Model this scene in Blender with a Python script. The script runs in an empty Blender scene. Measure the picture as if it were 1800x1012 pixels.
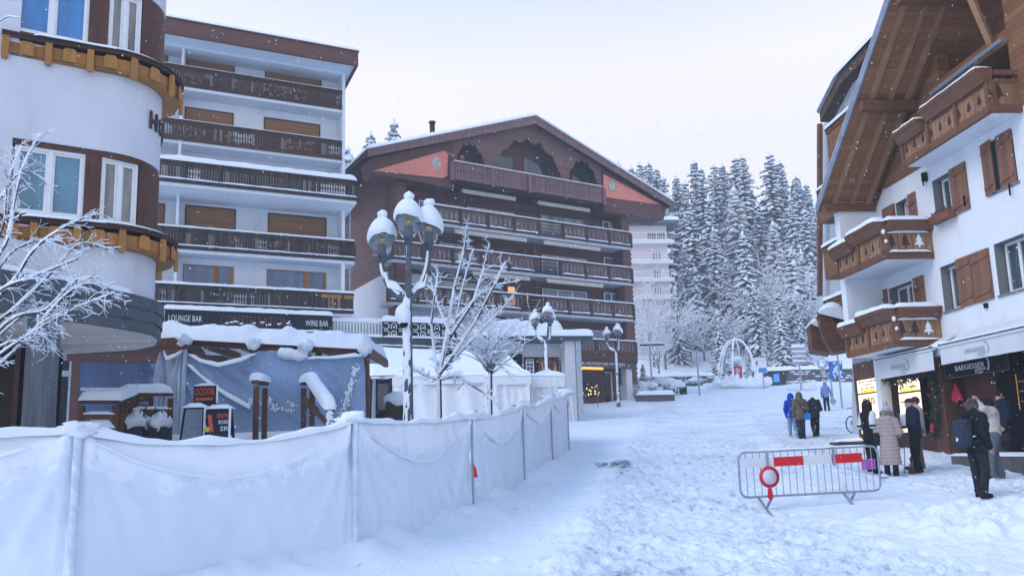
import bpy, bmesh, math, random
import numpy as np
from mathutils import Vector, Matrix, noise
R = math.radians
rnd = random.Random(7)
scene = bpy.context.scene
COL = scene.collection
F, CX, PY0, CZ = 1400.0, 900.0, 574.0, 1.75    # focal length in photo pixels, principal point, eye height
PITCH, ROLL = math.atan(.1556), -math.atan(.03)
CM = Matrix.Rotation(R(90)+PITCH, 3, 'X') @ Matrix.Rotation(ROLL, 3, 'Z')
def ray(px, py): return CM @ Vector(((px-CX)/F, -(py-PY0)/F, -1))
def P(px, py, Y):
    d = ray(px, py); d = d*(Y/d.y); d.z += CZ; return d
def atz(px, py, z):
    d = ray(px, py); return d*((z-CZ)/d.z)+Vector((0, 0, CZ))
def vpdir(px):
    """ground direction of the vanishing point in photo column px"""
    d = ray(px, 792-.03*(px-900)); return Vector((d.x, d.y)).normalized()

# ------------------------------------------------------------------ materials
def new_mat(name):
    m = bpy.data.materials.new(name); m.use_nodes = True
    nt = m.node_tree; b = nt.nodes['Principled BSDF']
    return m, nt, b

def ramp(nt, fac, stops):
    r = nt.nodes.new('ShaderNodeValToRGB')
    el = r.color_ramp.elements
    while len(el) < len(stops): el.new(0.5)
    for e, (p, c) in zip(el, stops):
        e.position = p; e.color = (*c, 1) if len(c) == 3 else c
    nt.links.new(fac, r.inputs[0]); return r.outputs[0]

def tex_noise(nt, scale, detail=4, rough=.55, vec=None, stretch=None):
    n = nt.nodes.new('ShaderNodeTexNoise'); n.inputs['Scale'].default_value = scale
    n.inputs['Detail'].default_value = detail; n.inputs['Roughness'].default_value = rough
    tc = nt.nodes.new('ShaderNodeTexCoord'); out = tc.outputs['Object'] if vec is None else vec
    if stretch:
        mp = nt.nodes.new('ShaderNodeMapping'); mp.inputs['Scale'].default_value = stretch
        nt.links.new(out, mp.inputs[0]); out = mp.outputs[0]
    nt.links.new(out, n.inputs['Vector']); return n.outputs[0]

def bump(nt, b, h, strength=.3, dist=.02):
    bp = nt.nodes.new('ShaderNodeBump'); bp.inputs['Strength'].default_value = strength
    bp.inputs['Distance'].default_value = dist
    nt.links.new(h, bp.inputs['Height']); nt.links.new(bp.outputs[0], b.inputs['Normal'])

def M(name, col, rough=.7, var=.25, scale=6, bmp=.0, stretch=None, metal=0, spec=.3):
    m, nt, b = new_mat(name)
    n = tex_noise(nt, scale, 5, .6, stretch=stretch)
    lo = tuple(c*(1-var) for c in col); hi = tuple(min(1, c*(1+var)) for c in col)
    nt.links.new(ramp(nt, n, [(.3, lo), (.7, hi)]), b.inputs['Base Color'])
    b.inputs['Roughness'].default_value = rough; b.inputs['Metallic'].default_value = metal
    b.inputs['Specular IOR Level'].default_value = spec
    if bmp: bump(nt, b, n, bmp)
    return m

def wood(name, col, axis='z', board=.14, groove=.5, var=.35, rough=.65):
    """planks: grain stretched along one axis, grooves every `board` metres across another"""
    m, nt, b = new_mat(name)
    run, across = axis if len(axis) == 2 else {'z': 'zx', 'x': 'xz', 'y': 'yz'}[axis]
    st = [12, 12, 12]; st['xyz'.index(run)] = .8
    n = tex_noise(nt, 1.0, 5, .65, stretch=st)
    big = tex_noise(nt, .9, 3, .5)
    tc = nt.nodes.new('ShaderNodeTexCoord'); sp = nt.nodes.new('ShaderNodeSeparateXYZ')
    nt.links.new(tc.outputs['Object'], sp.inputs[0])
    def mth(op, a, bb=None):
        k = nt.nodes.new('ShaderNodeMath'); k.operation = op
        for i, v in enumerate((a, bb)):
            if v is None: continue
            if isinstance(v, (int, float)): k.inputs[i].default_value = v
            else: nt.links.new(v, k.inputs[i])
        return k.outputs[0]
    q = mth('DIVIDE', sp.outputs['XYZ'.index(across.upper())], board)
    fr = mth('FRACT', q); cell = mth('FLOOR', q)
    wn = nt.nodes.new('ShaderNodeTexWhiteNoise'); wn.noise_dimensions = '1D'
    nt.links.new(cell, wn.inputs['W'])
    mix = mth('ADD', mth('MULTIPLY', n, .55), mth('ADD', mth('MULTIPLY', wn.outputs[0], .25), mth('MULTIPLY', big, .2)))
    c = ramp(nt, mix, [(.25, tuple(x*(1-var) for x in col)), (.5, col), (.78, tuple(min(1, x*(1+var)) for x in col))])
    g = ramp(nt, fr, [(0, (0, 0, 0)), (.06, (1, 1, 1)), (.94, (1, 1, 1)), (1, (0, 0, 0))])
    mx = nt.nodes.new('ShaderNodeMixRGB'); mx.blend_type = 'MULTIPLY'; mx.inputs[0].default_value = groove
    nt.links.new(c, mx.inputs[1]); nt.links.new(g, mx.inputs[2])
    nt.links.new(mx.outputs[0], b.inputs['Base Color'])
    b.inputs['Roughness'].default_value = rough; b.inputs['Specular IOR Level'].default_value = .25
    bump(nt, b, g, .4, .01)
    return m

def plaster(name, col, var=.06):
    m, nt, b = new_mat(name)
    n = tex_noise(nt, .7, 6, .65); n2 = tex_noise(nt, 2.2, 5, .6, stretch=(1, 1, .25)); f = tex_noise(nt, 45, 3, .6)
    mx = nt.nodes.new('ShaderNodeMixRGB'); mx.inputs[0].default_value = .5
    nt.links.new(n, mx.inputs[1]); nt.links.new(n2, mx.inputs[2])
    nt.links.new(ramp(nt, mx.outputs[0], [(.3, tuple(c*(1-2.2*var) for c in col)), (.45, col), (.7, tuple(min(1, c*(1+var)) for c in col))]), b.inputs['Base Color'])
    b.inputs['Roughness'].default_value = .85; b.inputs['Specular IOR Level'].default_value = .2
    bump(nt, b, f, .25, .006)
    return m

def glass(name, col, rough=.06, var=.3, scale=1.2):
    m, nt, b = new_mat(name)
    n = tex_noise(nt, scale, 3, .5, stretch=(1.5, 1.5, .4))
    nt.links.new(ramp(nt, n, [(.35, tuple(c*(1-var) for c in col)), (.65, tuple(c*(1+var) for c in col))]), b.inputs['Base Color'])
    b.inputs['Roughness'].default_value = rough; b.inputs['Specular IOR Level'].default_value = .8
    return m

def emit(name, col, s):
    m, nt, b = new_mat(name)
    n = tex_noise(nt, 3, 2, .5)
    nt.links.new(ramp(nt, n, [(.3, tuple(c*.85 for c in col)), (.7, col)]), b.inputs['Emission Color'])
    b.inputs['Base Color'].default_value = (*[c*.5 for c in col], 1)
    b.inputs['Emission Strength'].default_value = s
    return m

def snow_mat(name, col=(.81, .88, .955), sc=14, st=.35, dist=.02):
    m, nt, b = new_mat(name)
    n = tex_noise(nt, sc, 6, .65); n2 = tex_noise(nt, 2.0, 4, .5)
    nt.links.new(ramp(nt, n2, [(.3, tuple(c*.96 for c in col)), (.7, col)]), b.inputs['Base Color'])
    b.inputs['Roughness'].default_value = .8; b.inputs['Specular IOR Level'].default_value = .2
    bump(nt, b, n, st, dist)
    return m

SNOW = snow_mat('fresh_snow')
DKWOOD = wood('weathered_dark_boards', (.048, .037, .034), 'z', .13, .5, .65)
DKBEAM = wood('dark_brown_beam', (.060, .034, .028), 'x', .3, .2)
REDBR = wood('red_brown_fascia', (.12, .055, .045), 'x', .22, .4)
METAL = M('dark_grey_metal', (.10, .12, .15), .45, .2, 9, metal=.5)
GALV = M('galvanised_steel', (.32, .38, .45), .4, .2, 14, metal=.6)
BLACK = M('black_paint', (.005, .0055, .008), .5, .3, spec=.12)
WHITEP = M('white_paint', (.78, .79, .8), .5, .05)

# ------------------------------------------------------------------ mesh builder
class MB:
    def __init__(s): s.v = []; s.f = []; s.m = []; s.sm = []
    def add(s, vs, fs, m=0, smooth=False):
        o = len(s.v); s.v += [tuple(v) for v in vs]
        for f in fs: s.f.append(tuple(i+o for i in f)); s.m.append(m); s.sm.append(smooth)
    def box(s, x0, x1, y0, y1, z0, z1, m=0):
        if x0 > x1: x0, x1 = x1, x0
        if y0 > y1: y0, y1 = y1, y0
        if z0 > z1: z0, z1 = z1, z0
        vs = [(x, y, z) for z in (z0, z1) for y in (y0, y1) for x in (x0, x1)]
        s.add(vs, [(0, 2, 3, 1), (4, 5, 7, 6), (0, 1, 5, 4), (2, 6, 7, 3), (0, 4, 6, 2), (1, 3, 7, 5)], m)
    def bar(s, p0, p1, w, h, m=0, up=(0, 0, 1)):
        p0, p1 = Vector(p0), Vector(p1); d = (p1-p0).normalized(); up = Vector(up)
        sd = d.cross(up)
        if sd.length < 1e-4: sd = d.cross(Vector((0, 1, 0)))
        sd.normalize(); u = sd.cross(d).normalized()
        vs = [p+sd*a*w/2+u*b*h/2 for p in (p0, p1) for b in (-1, 1) for a in (-1, 1)]
        s.add(vs, [(0, 2, 3, 1), (4, 5, 7, 6), (0, 1, 5, 4), (2, 6, 7, 3), (0, 4, 6, 2), (1, 3, 7, 5)], m)
    def prism(s, pts, ext, m=0):
        """planar outline pts extruded by vector ext"""
        n = len(pts); e = Vector(ext); pts = [Vector(p) for p in pts]
        s.add([*pts, *[p+e for p in pts]], [tuple(range(n))[::-1], tuple(range(n, 2*n))] +
              [(i, (i+1) % n, n+(i+1) % n, n+i) for i in range(n)], m)
    def tube(s, pts, rads, n=8, m=0, cap=True, smooth=True):
        pts = [Vector(p) for p in pts]
        if isinstance(rads, (int, float)): rads = [rads]*len(pts)
        vs = []; k = len(pts); ref = None
        for i, p in enumerate(pts):
            d = (pts[min(i+1, k-1)]-pts[max(i-1, 0)])
            d = d.normalized() if d.length > 1e-9 else Vector((0, 0, 1))
            if ref is None: ref = Vector((1, 0, 0)) if abs(d.x) < .9 else Vector((0, 1, 0))
            a = (ref-d*ref.dot(d))
            if a.length < 1e-5: a = d.orthogonal()
            a.normalize(); b = d.cross(a); ref = a
            for j in range(n):
                t = 2*math.pi*j/n; vs.append(p+(a*math.cos(t)+b*math.sin(t))*rads[i])
        fs = [(i*n+j, i*n+(j+1) % n, (i+1)*n+(j+1) % n, (i+1)*n+j) for i in range(k-1) for j in range(n)]
        s.add(vs, fs, m, smooth)
        if cap:
            s.add(vs[:n], [tuple(range(n))[::-1]], m); s.add(vs[-n:], [tuple(range(n))], m)
    def lathe(s, prof, c=(0, 0, 0), n=16, m=0, smooth=True):
        c = Vector(c); vs = []
        for r, z in prof:
            for j in range(n):
                t = 2*math.pi*j/n; vs.append(c+Vector((r*math.cos(t), r*math.sin(t), z)))
        k = len(prof)
        s.add(vs, [(i*n+j, i*n+(j+1) % n, (i+1)*n+(j+1) % n, (i+1)*n+j) for i in range(k-1) for j in range(n)], m, smooth)
    def ball(s, c, r, n=12, k=8, m=0, wob=0, seed=0):
        if isinstance(r, (int, float)): r = (r, r, r)
        c = Vector(c); vs = []
        for i in range(k+1):
            ph = math.pi*i/k
            for j in range(n):
                t = 2*math.pi*j/n; d = Vector((math.sin(ph)*math.cos(t), math.sin(ph)*math.sin(t), math.cos(ph)))
                w = 1+wob*noise.noise(d*1.7+Vector((seed, seed*.7, 0)))
                vs.append(c+Vector((d.x*r[0]*w, d.y*r[1]*w, d.z*r[2]*w)))
        s.add(vs, [(i*n+j, (i+1)*n+j, (i+1)*n+(j+1) % n, i*n+(j+1) % n) for i in range(k) for j in range(n)], m, True)
    def grid(s, pts, m=0, smooth=True, closed=False):
        """pts: rows of equal length"""
        nr, nc = len(pts), len(pts[0])
        vs = [p for r in pts for p in r]
        s.add(vs, [(i*nc+j, i*nc+j+1, (i+1)*nc+j+1, (i+1)*nc+j) for i in range(nr-1) for j in range(nc-1)], m, smooth)
    def snow_bar(s, pts, w, h, m=0, seed=0, step=.12, lump=.25, round_ends=True):
        """a loaf of snow lying on a rail: half-ellipse swept along pts (tops of the rail)"""
        pts = [Vector(p) for p in pts]; path = []
        for a, b in zip(pts, pts[1:]):
            n = max(1, int((b-a).length/step))
            path += [a.lerp(b, i/n) for i in range(n)]
        path.append(pts[-1]); rows = []; k = len(path); L = 0
        tot = sum((b-a).length for a, b in zip(path, path[1:])) or 1
        for i, p in enumerate(path):
            d = (path[min(i+1, k-1)]-path[max(i-1, 0)]); d.z = 0
            if d.length < 1e-6: d = Vector((1, 0, 0))
            d.normalize(); sd = Vector((d.y, -d.x, 0))
            if i: L += (path[i]-path[i-1]).length
            e = min(L, tot-L)/max(h*1.2, .02)
            tp = math.sqrt(max(0, 1-(1-min(1, e))**2))*.9+.1 if round_ends else 1
            q = noise.noise(Vector((L*1.1+seed*7.3, seed, 0))); q2 = noise.noise(Vector((L*3.7, seed*3.1, 5)))
            hh = h*(1+lump*q+lump*.5*q2)*tp; ww = w*(1+lump*.25*q2)*(.5+.5*tp)
            row = []
            for j in range(9):
                t = math.pi*j/8
                c, sn = math.cos(t), math.sin(t)
                row.append(p+sd*(ww/2*math.copysign(abs(c)**.7, c))+Vector((0, 0, hh*sn**.75-(.012 if j in (0, 8) else 0))))
            rows.append(row)
        s.grid(rows, m)
        s.add(rows[0], [tuple(range(9))], m); s.add(rows[-1], [tuple(range(9))[::-1]], m)
    def snow_sheet(s, quad, h, nu=24, nv=10, m=0, seed=0, edge=.25, lump=.2):
        """snow blanket on a quad roof (4 corners in order), rounded at its edges"""
        a, b, c, d = [Vector(q) for q in quad]; rows = []
        lu = (b-a).length; lv = (d-a).length
        nrm = Vector((0, 0, 1))
        def cl(t, n): # denser near the edges
            x = t/n; return x
        us = sorted(set([0, .004*1, *[min(1, edge/lu*f) for f in (.15, .5, 1)], *[1-min(.49, edge/lu)*f for f in (.15, .5, 1)], 1, *[i/nu for i in range(nu+1)]]))
        vs_ = sorted(set([0, *[min(.49, edge/lv)*f for f in (.15, .5, 1)], *[1-min(.49, edge/lv)*f for f in (.15, .5, 1)], 1, *[i/nv for i in range(nv+1)]]))
        for v in vs_:
            row = []
            for u in us:
                p = a.lerp(b, u).lerp(d.lerp(c, u), v)
                e = min(min(u, 1-u)*lu, min(v, 1-v)*lv)/edge
                t = math.sqrt(max(0, 1-(1-min(1, e))**2))
                q = noise.noise(Vector((p.x*.9+seed, p.y*.9, p.z*.3)))
                row.append(p+nrm*(h*t*(1+lump*q)-.01*(1-t)))
            rows.append(row)
        s.grid(rows, m)
    def build(s, name, mats, parent=None, loc=None, smooth=None):
        me = bpy.data.meshes.new(name); me.from_pydata(s.v, [], s.f)
        if not isinstance(mats, (list, tuple)): mats = [mats]
        for m in mats: me.materials.append(m)
        me.polygons.foreach_set('material_index', s.m)
        me.polygons.foreach_set('use_smooth', s.sm if smooth is None else [smooth]*len(s.f))
        bm = bmesh.new(); bm.from_mesh(me)
        bmesh.ops.recalc_face_normals(bm, faces=bm.faces); bm.to_mesh(me); bm.free()
        me.update()
        o = bpy.data.objects.new(name, me); COL.objects.link(o)
        if parent is not None: o.parent = parent
        if loc is not None: o.location = loc
        return o

def tag(o, label=None, cat=None, group=None, kind=None):
    if label: o['label'] = label
    if cat: o['category'] = cat
    if group: o['group'] = group
    if kind: o['kind'] = kind
    return o

def thing(name, label, cat, loc=(0, 0, 0), rz=0, group=None, kind=None):
    o = bpy.data.objects.new(name, None); COL.objects.link(o); o.empty_display_size = .3
    o.location = loc; o.rotation_euler = (0, 0, rz)
    return tag(o, label, cat, group, kind)

def copy_tree(o, parent=None):
    c = o.copy(); COL.objects.link(c)
    if parent is not None: c.parent = parent
    for ch in [x for x in o.children]: copy_tree(ch, c)
    return c

def split_islands(o):
    """turn each loose island of a mesh into a part of its own under the same parent"""
    me = o.data; n = len(me.vertices); par = list(range(n))
    def find(a):
        while par[a] != a: par[a] = par[par[a]]; a = par[a]
        return a
    for p in me.polygons:
        v = list(p.vertices)
        for b in v[1:]:
            x, y = find(v[0]), find(b)
            if x != y: par[x] = y
    gr = {}
    for p in me.polygons: gr.setdefault(find(p.vertices[0]), []).append(p)
    if len(gr) < 2 or len(gr) > 60: return
    for fs in gr.values():
        b = MB(); mp = {}
        for p in fs:
            for v in p.vertices:
                if v not in mp: mp[v] = len(mp); b.v.append(tuple(me.vertices[v].co))
            b.f.append(tuple(mp[v] for v in p.vertices)); b.m.append(p.material_index); b.sm.append(p.use_smooth)
        q = b.build(o.name.split('.')[0], list(me.materials), o.parent); q.location = o.location; q.rotation_euler = o.rotation_euler
    bpy.data.objects.remove(o)

def text_geo(s, w=None, h=None, bold=0, ext=.004, res=2):
    cu = bpy.data.curves.new('lettering', 'FONT'); cu.body = s; cu.size = 1; cu.extrude = .01
    cu.resolution_u = res; cu.offset = bold; cu.space_line = 1.0; cu.align_x = 'CENTER'
    ob = bpy.data.objects.new('lettering', cu); COL.objects.link(ob)
    dg = bpy.context.evaluated_depsgraph_get(); me = bpy.data.meshes.new_from_object(ob.evaluated_get(dg))
    vs = [v.co.copy() for v in me.vertices]; fs = [tuple(p.vertices) for p in me.polygons]
    bpy.data.objects.remove(ob); bpy.data.meshes.remove(me); bpy.data.curves.remove(cu)
    x0, x1 = min(v.x for v in vs), max(v.x for v in vs); y0, y1 = min(v.y for v in vs), max(v.y for v in vs)
    sx = (w/(x1-x0)) if w else None; sy = (h/(y1-y0)) if h else None
    sx = sx or sy; sy = sy or sx
    return [Vector(((v.x-(x0+x1)/2)*sx, -ext if v.z > 0 else ext*.2, (v.y-(y0+y1)/2)*sy)) for v in vs], fs

def text(mb, s, c, w=None, h=None, rz=0, m=0, bold=0, tilt=0, lean=0, ext=.004):
    """upright lettering facing local -y, centred on c; lean = roll in its own plane"""
    vs, fs = text_geo(s, w, h, bold, ext)
    mt = Matrix.Translation(c) @ Matrix.Rotation(rz, 4, 'Z') @ Matrix.Rotation(tilt, 4, 'X') @ Matrix.Rotation(lean, 4, 'Y')
    mb.add([mt @ v for v in vs], fs, m)

class Frame:
    """a vertical building frame: local x along its front, local y away from the street"""
    def __init__(s, ox, oy, ang, z0=0, pyref=450):
        s.o = Vector((ox, oy)); s.a = ang; s.u = Vector((math.cos(ang), math.sin(ang))); s.w = Vector((-math.sin(ang), math.cos(ang))); s.z0 = z0; s.pyref = pyref
    def pt(s, px, py, yl=0):
        d = ray(px, py); o = s.o+s.w*yl; den = s.u.x*d.y-s.u.y*d.x
        x = (d.x*o.y-d.y*o.x)/den; q = o+s.u*x; return x, CZ+d.z*q.y/d.y-s.z0
    def lx(s, px, yl=0, py=None): return s.pt(px, s.pyref if py is None else py, yl)[0]
    def lz(s, px, py, yl=0): return s.pt(px, py, yl)[1]
    def root(s, name, label, cat, **k):
        return thing(name, label, cat, (s.o.x, s.o.y, s.z0), s.a, **k)
    def world(s, x, y, z=0):
        p = s.o+s.u*x+s.w*y; return Vector((p.x, p.y, z+s.z0))

# ------------------------------------------------------------------ numpy value noise and surface nets
_rs = np.random.RandomState(3); _tab = _rs.rand(256, 256)
def vnoise(x, y):
    xi = np.floor(x).astype(int); yi = np.floor(y).astype(int); fx = x-xi; fy = y-yi
    fx = fx*fx*(3-2*fx); fy = fy*fy*(3-2*fy)
    g = lambda a, b: _tab[a % 256, b % 256]
    return (g(xi, yi)*(1-fx)+g(xi+1, yi)*fx)*(1-fy)+(g(xi, yi+1)*(1-fx)+g(xi+1, yi+1)*fx)*fy-.5
def fbm(x, y, o=4):
    t = 0; a = 1
    for i in range(o): t = t+a*vnoise(x*2**i+17.3*i, y*2**i+9.1*i); a *= .5
    return t

class SDF:
    """smooth union of tapered limbs on a grid, polygonised with surface nets: one continuous surface"""
    def __init__(s, lo, hi, h):
        s.lo = np.array(lo, float); s.h = h; n = np.ceil((np.array(hi)-s.lo)/h).astype(int)+1; s.n = n
        s.ax = [s.lo[i]+h*np.arange(n[i]) for i in range(3)]
        s.f = np.full(tuple(n), .12, np.float32)
    def _sub(s, lo, hi):
        a = np.clip(np.floor((np.array(lo)-s.lo)/s.h).astype(int), 0, s.n-1); b = np.clip(np.ceil((np.array(hi)-s.lo)/s.h).astype(int)+1, 1, s.n)
        sl = tuple(slice(i, max(j, i+1)) for i, j in zip(a, b))
        return sl, np.meshgrid(*[s.ax[i][sl[i]] for i in range(3)], indexing='ij', sparse=True)
    def _mix(s, sl, d, k, cut):
        f = s.f[sl]
        if cut: s.f[sl] = np.maximum(f, -d); return
        if k <= 0: s.f[sl] = np.minimum(f, d); return
        hh = np.clip(.5+.5*(f-d)/k, 0, 1); s.f[sl] = f+(d-f)*hh-k*hh*(1-hh)
    def cone(s, a, b, ra, rb, k=.03, sq=(1, 1, 1), cut=False, ripple=None):
        a = np.array(a, float); b = np.array(b, float); q = np.array(sq, float); r = max(ra, rb)/q+.12
        sl, (X, Y, Z) = s._sub(np.minimum(a, b)-r, np.maximum(a, b)+r)
        A = a*q; D = b*q-A; dd = max(D@D, 1e-9); px, py, pz = X*q[0]-A[0], Y*q[1]-A[1], Z*q[2]-A[2]
        t = np.clip((px*D[0]+py*D[1]+pz*D[2])/dd, 0, 1)
        d = np.sqrt((px-t*D[0])**2+(py-t*D[1])**2+(pz-t*D[2])**2)-(ra+(rb-ra)*t)
        if ripple: d = d-ripple[0]*np.abs(np.sin(Z*math.pi/ripple[1]))
        s._mix(sl, (d/max(q)).astype(np.float32) if max(q) > 1 else d.astype(np.float32), k, cut); return s
    def ell(s, c, r, k=.02, cut=False):
        r = np.array(r, float); m = r.min(); return s.cone(c, c, m, m, k, m/r, cut)
    def rbox(s, c, hw, rr, k=.01, cut=False, rz=0):
        c = np.array(c, float); hw = np.array(hw, float); w = np.array([max(hw[0], hw[1])*1.42]*2+[hw[2]])+.12
        sl, (X, Y, Z) = s._sub(c-w, c+w); ca, sa = math.cos(rz), math.sin(rz); x, y = X-c[0], Y-c[1]
        qx = np.abs(x*ca+y*sa)-hw[0]+rr; qy = np.abs(-x*sa+y*ca)-hw[1]+rr; qz = np.abs(Z-c[2])-hw[2]+rr
        d = np.sqrt(np.maximum(qx, 0)**2+np.maximum(qy, 0)**2+np.maximum(qz, 0)**2)+np.minimum(np.maximum(np.maximum(qx, qy), qz), 0)-rr
        s._mix(sl, d.astype(np.float32), k, cut); return s
    def half(s, axis, v, keep_above=True):
        g = s.ax[axis].reshape([-1 if i == axis else 1 for i in range(3)])
        s.f = np.maximum(s.f, ((v-g) if keep_above else (g-v)).astype(np.float32)); return s
    def mesh(s):
        f = s.f; f[0] = f[-1] = .1; f[:, 0] = f[:, -1] = .1; f[:, :, 0] = f[:, :, -1] = .1
        ins = f < 0; nx, ny, nz = f.shape
        cs = [(i, j, k) for i in (0, 1) for j in (0, 1) for k in (0, 1)]
        def C(a, c): return a[c[0]:nx-1+c[0], c[1]:ny-1+c[1], c[2]:nz-1+c[2]]
        cnt = sum(C(ins, c).astype(np.int8) for c in cs); act = (cnt > 0) & (cnt < 8)
        ix = np.argwhere(act); idx = -np.ones(act.shape, int); idx[act] = np.arange(len(ix))
        vals = np.stack([C(f, c)[act] for c in cs], 1)
        pos = np.zeros((len(ix), 3)); num = np.zeros(len(ix))
        for a in range(8):
            for b in range(a+1, 8):
                if sum(x != y for x, y in zip(cs[a], cs[b])) != 1: continue
                va, vb = vals[:, a], vals[:, b]; cr = (va < 0) != (vb < 0)
                t = np.where(cr, va/np.where(cr, va-vb, 1), 0)
                pos += np.where(cr[:, None], np.array(cs[a])+(np.array(cs[b])-np.array(cs[a]))*t[:, None], 0); num += cr
        V = (ix+pos/num[:, None])*s.h+s.lo; Q = []
        for ax in range(3):
            lo = [slice(None)]*3; hi = [slice(None)]*3; lo[ax] = slice(0, -1); hi[ax] = slice(1, None)
            e = np.argwhere(ins[tuple(lo)] != ins[tuple(hi)]); u, v = (ax+1) % 3, (ax+2) % 3
            e = e[(e[:, u] > 0) & (e[:, v] > 0)]
            def g(du, dv):
                q = e.copy(); q[:, u] += du; q[:, v] += dv; ok = np.all(q < np.array(act.shape), 1)
                return np.where(ok, idx[tuple(np.minimum(q, np.array(act.shape)-1).T)], -1)
            qd = np.stack([g(-1, -1), g(0, -1), g(0, 0), g(-1, 0)], 1); qd = qd[(qd >= 0).all(1)]; Q.append(qd)
        return V, np.concatenate(Q)
    def build(s, name, mat, parent=None, xf=None):
        V, Q = s.mesh(); b = MB()
        if xf is not None: V = [xf @ Vector(v) for v in V]
        b.add(V, Q.tolist(), 0, True); return b.build(name, mat, parent)
# ------------------------------------------------------------------ ground
def piece(v, xs, ys): return np.interp(v, xs, ys)
FENCE = [(-12, 7.4), (-8.4, 8.2), (-4.95, 9.08), (-2.32, 11.45), (-.85, 14.82), (.13, 18.2), (.93, 21.6), (1.6, 24.9), (1.75, 28.4)]
def fence_dist(x, y):
    """signed distance to the fence line: positive on the road side"""
    best = np.full(np.shape(x), 1e9); sg = np.ones(np.shape(x))
    for (ax, ay), (bx, by) in zip(FENCE, FENCE[1:]):
        dx, dy = bx-ax, by-ay; L2 = dx*dx+dy*dy
        t = np.clip(((x-ax)*dx+(y-ay)*dy)/L2, 0, 1); qx, qy = x-ax-t*dx, y-ay-t*dy
        d = np.hypot(qx, qy); side = np.sign(dx*(y-ay)-dy*(x-ax))
        m = d < best; best = np.where(m, d, best); sg = np.where(m, -side, sg)
    return best*sg
def road_mask(x, y):
    xl = piece(y, [0, 7, 10, 14, 18, 25, 34, 46, 56, 70], [-1, -.2, .4, 1.2, 2.0, 3.4, 5.2, 7.4, 9.5, 12]); xr = piece(y, [0, 6, 10, 13, 16, 20, 25, 31, 45, 70], [9, 7, 5.2, 4.4, 4.8, 7, 10.5, 14, 19, 24])
    w = .6+.3*fbm(x*.8, y*.8, 3)
    m = np.clip((x-xl)/w+.5, 0, 1)*np.clip((xr-x)/w+.5, 0, 1)
    sx = piece(y, [0, 11, 14, 18, 22, 30, 50], [30, 11, 8.2, 7.4, 7.6, 9, 16]); m = np.maximum(m, np.clip((x-sx)/.9+.5, 0, 1)*np.clip((y-12.5)/1.5, 0, 1)*.8)
    return m*np.clip((66-y)/10, 0, 1)
def gz_np(x, y):
    x = np.asarray(x, float); y = np.asarray(y, float)
    b = piece(y, [0, 8, 11, 15, 20, 24, 31, 48, 61, 80, 86, 89, 93, 105, 130, 200, 420, 900], [0, .1, .25, .58, 1.05, 1.38, 1.9, 3.5, 5.2, 7.5, 7.9, 9.2, 11.3, 15.5, 25, 54, 125, 140])
    b = b+np.clip((x-4)/5, 0, 1)*piece(y, [0, 10, 14, 17, 20, 30], [0, .05, .14, .06, 0, 0])
    b = b+np.clip((x-50)/60, 0, 1)*8+np.clip((y-88)/30, 0, 1)*2.5*fbm(x*.03, y*.03, 3)
    near = np.clip((64-y)/40, 0, 1)*np.clip((y-1)/2, 0, 1)
    fd = fence_dist(x, y); rm = road_mask(x, y)
    ln = np.clip((28.2-y)/1.5, 0, 1)
    bank = .24*np.exp(-(np.clip(fd+.1, 0, 9)/.75)**2)*(fd > -.1)*(1+1.1*fbm(x*1.3, y*1.3, 3))*ln
    b = b+bank+.12*(fd < -.1)*(1+fbm(x*1.0, y*1.0))*ln
    # ploughed heap behind and beside the barrier, churned snow at the right
    lump = np.exp(-(((x-5.2)/2.6)**2+((y-14.6)/1.7)**2))*-.07+np.exp(-(((x-7.6)/2.7)**2+((y-12.1)/1.35)**2))*.30+np.exp(-(((x-5.9)/1.2)**2+((y-17.2)/1.1)**2))*.22
    ch = np.exp(-(((x-7.8)/2.8)**2+((y-11.6)/1.5)**2))
    n1 = fbm(x*1.9, y*1.9, 4); n2 = fbm(x*5.2+5, y*5.2, 3)
    b = b+lump*(1+.35*n1)+ch*(.28*np.abs(n1)**.8+.26*np.abs(n2)**1.2)
    rx = piece(y, [17, 22, 31, 45], [8.0, 8.2, 9.6, 13]); b = b+.10*np.exp(-((x-rx)/.55)**2)*np.clip((y-17)/3, 0, 1)*np.clip((50-y)/6, 0, 1)*(1+1.4*fbm(x*1.5, y*1.1))
    ex = piece(y, [6, 10, 14, 18, 25, 34, 50], [-.3, .5, 1.3, 2.1, 3.4, 5.2, 8.2]); b = b+.11*np.exp(-((x-ex)/.6)**2)*near*(1+1.6*fbm(x*1.9, y*1.9))
    b = b+near*(.04*fbm(x*.9, y*.9, 3)+(.02+.026*rm)*fbm(x*3.4, y*3.4, 3)+.05*rm*np.minimum(0, fbm(x*5.5, y*3.4, 2)+.10)+.02*rm*np.minimum(0, fbm(x*11+3, y*7, 2)+.05))
    b = b+np.clip((y-54)/20, 0, 1)*.45*fbm(x*.22, y*.22, 3)
    return b
def gz(x, y): return float(gz_np(np.array([x]), np.array([y]))[0])

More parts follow.
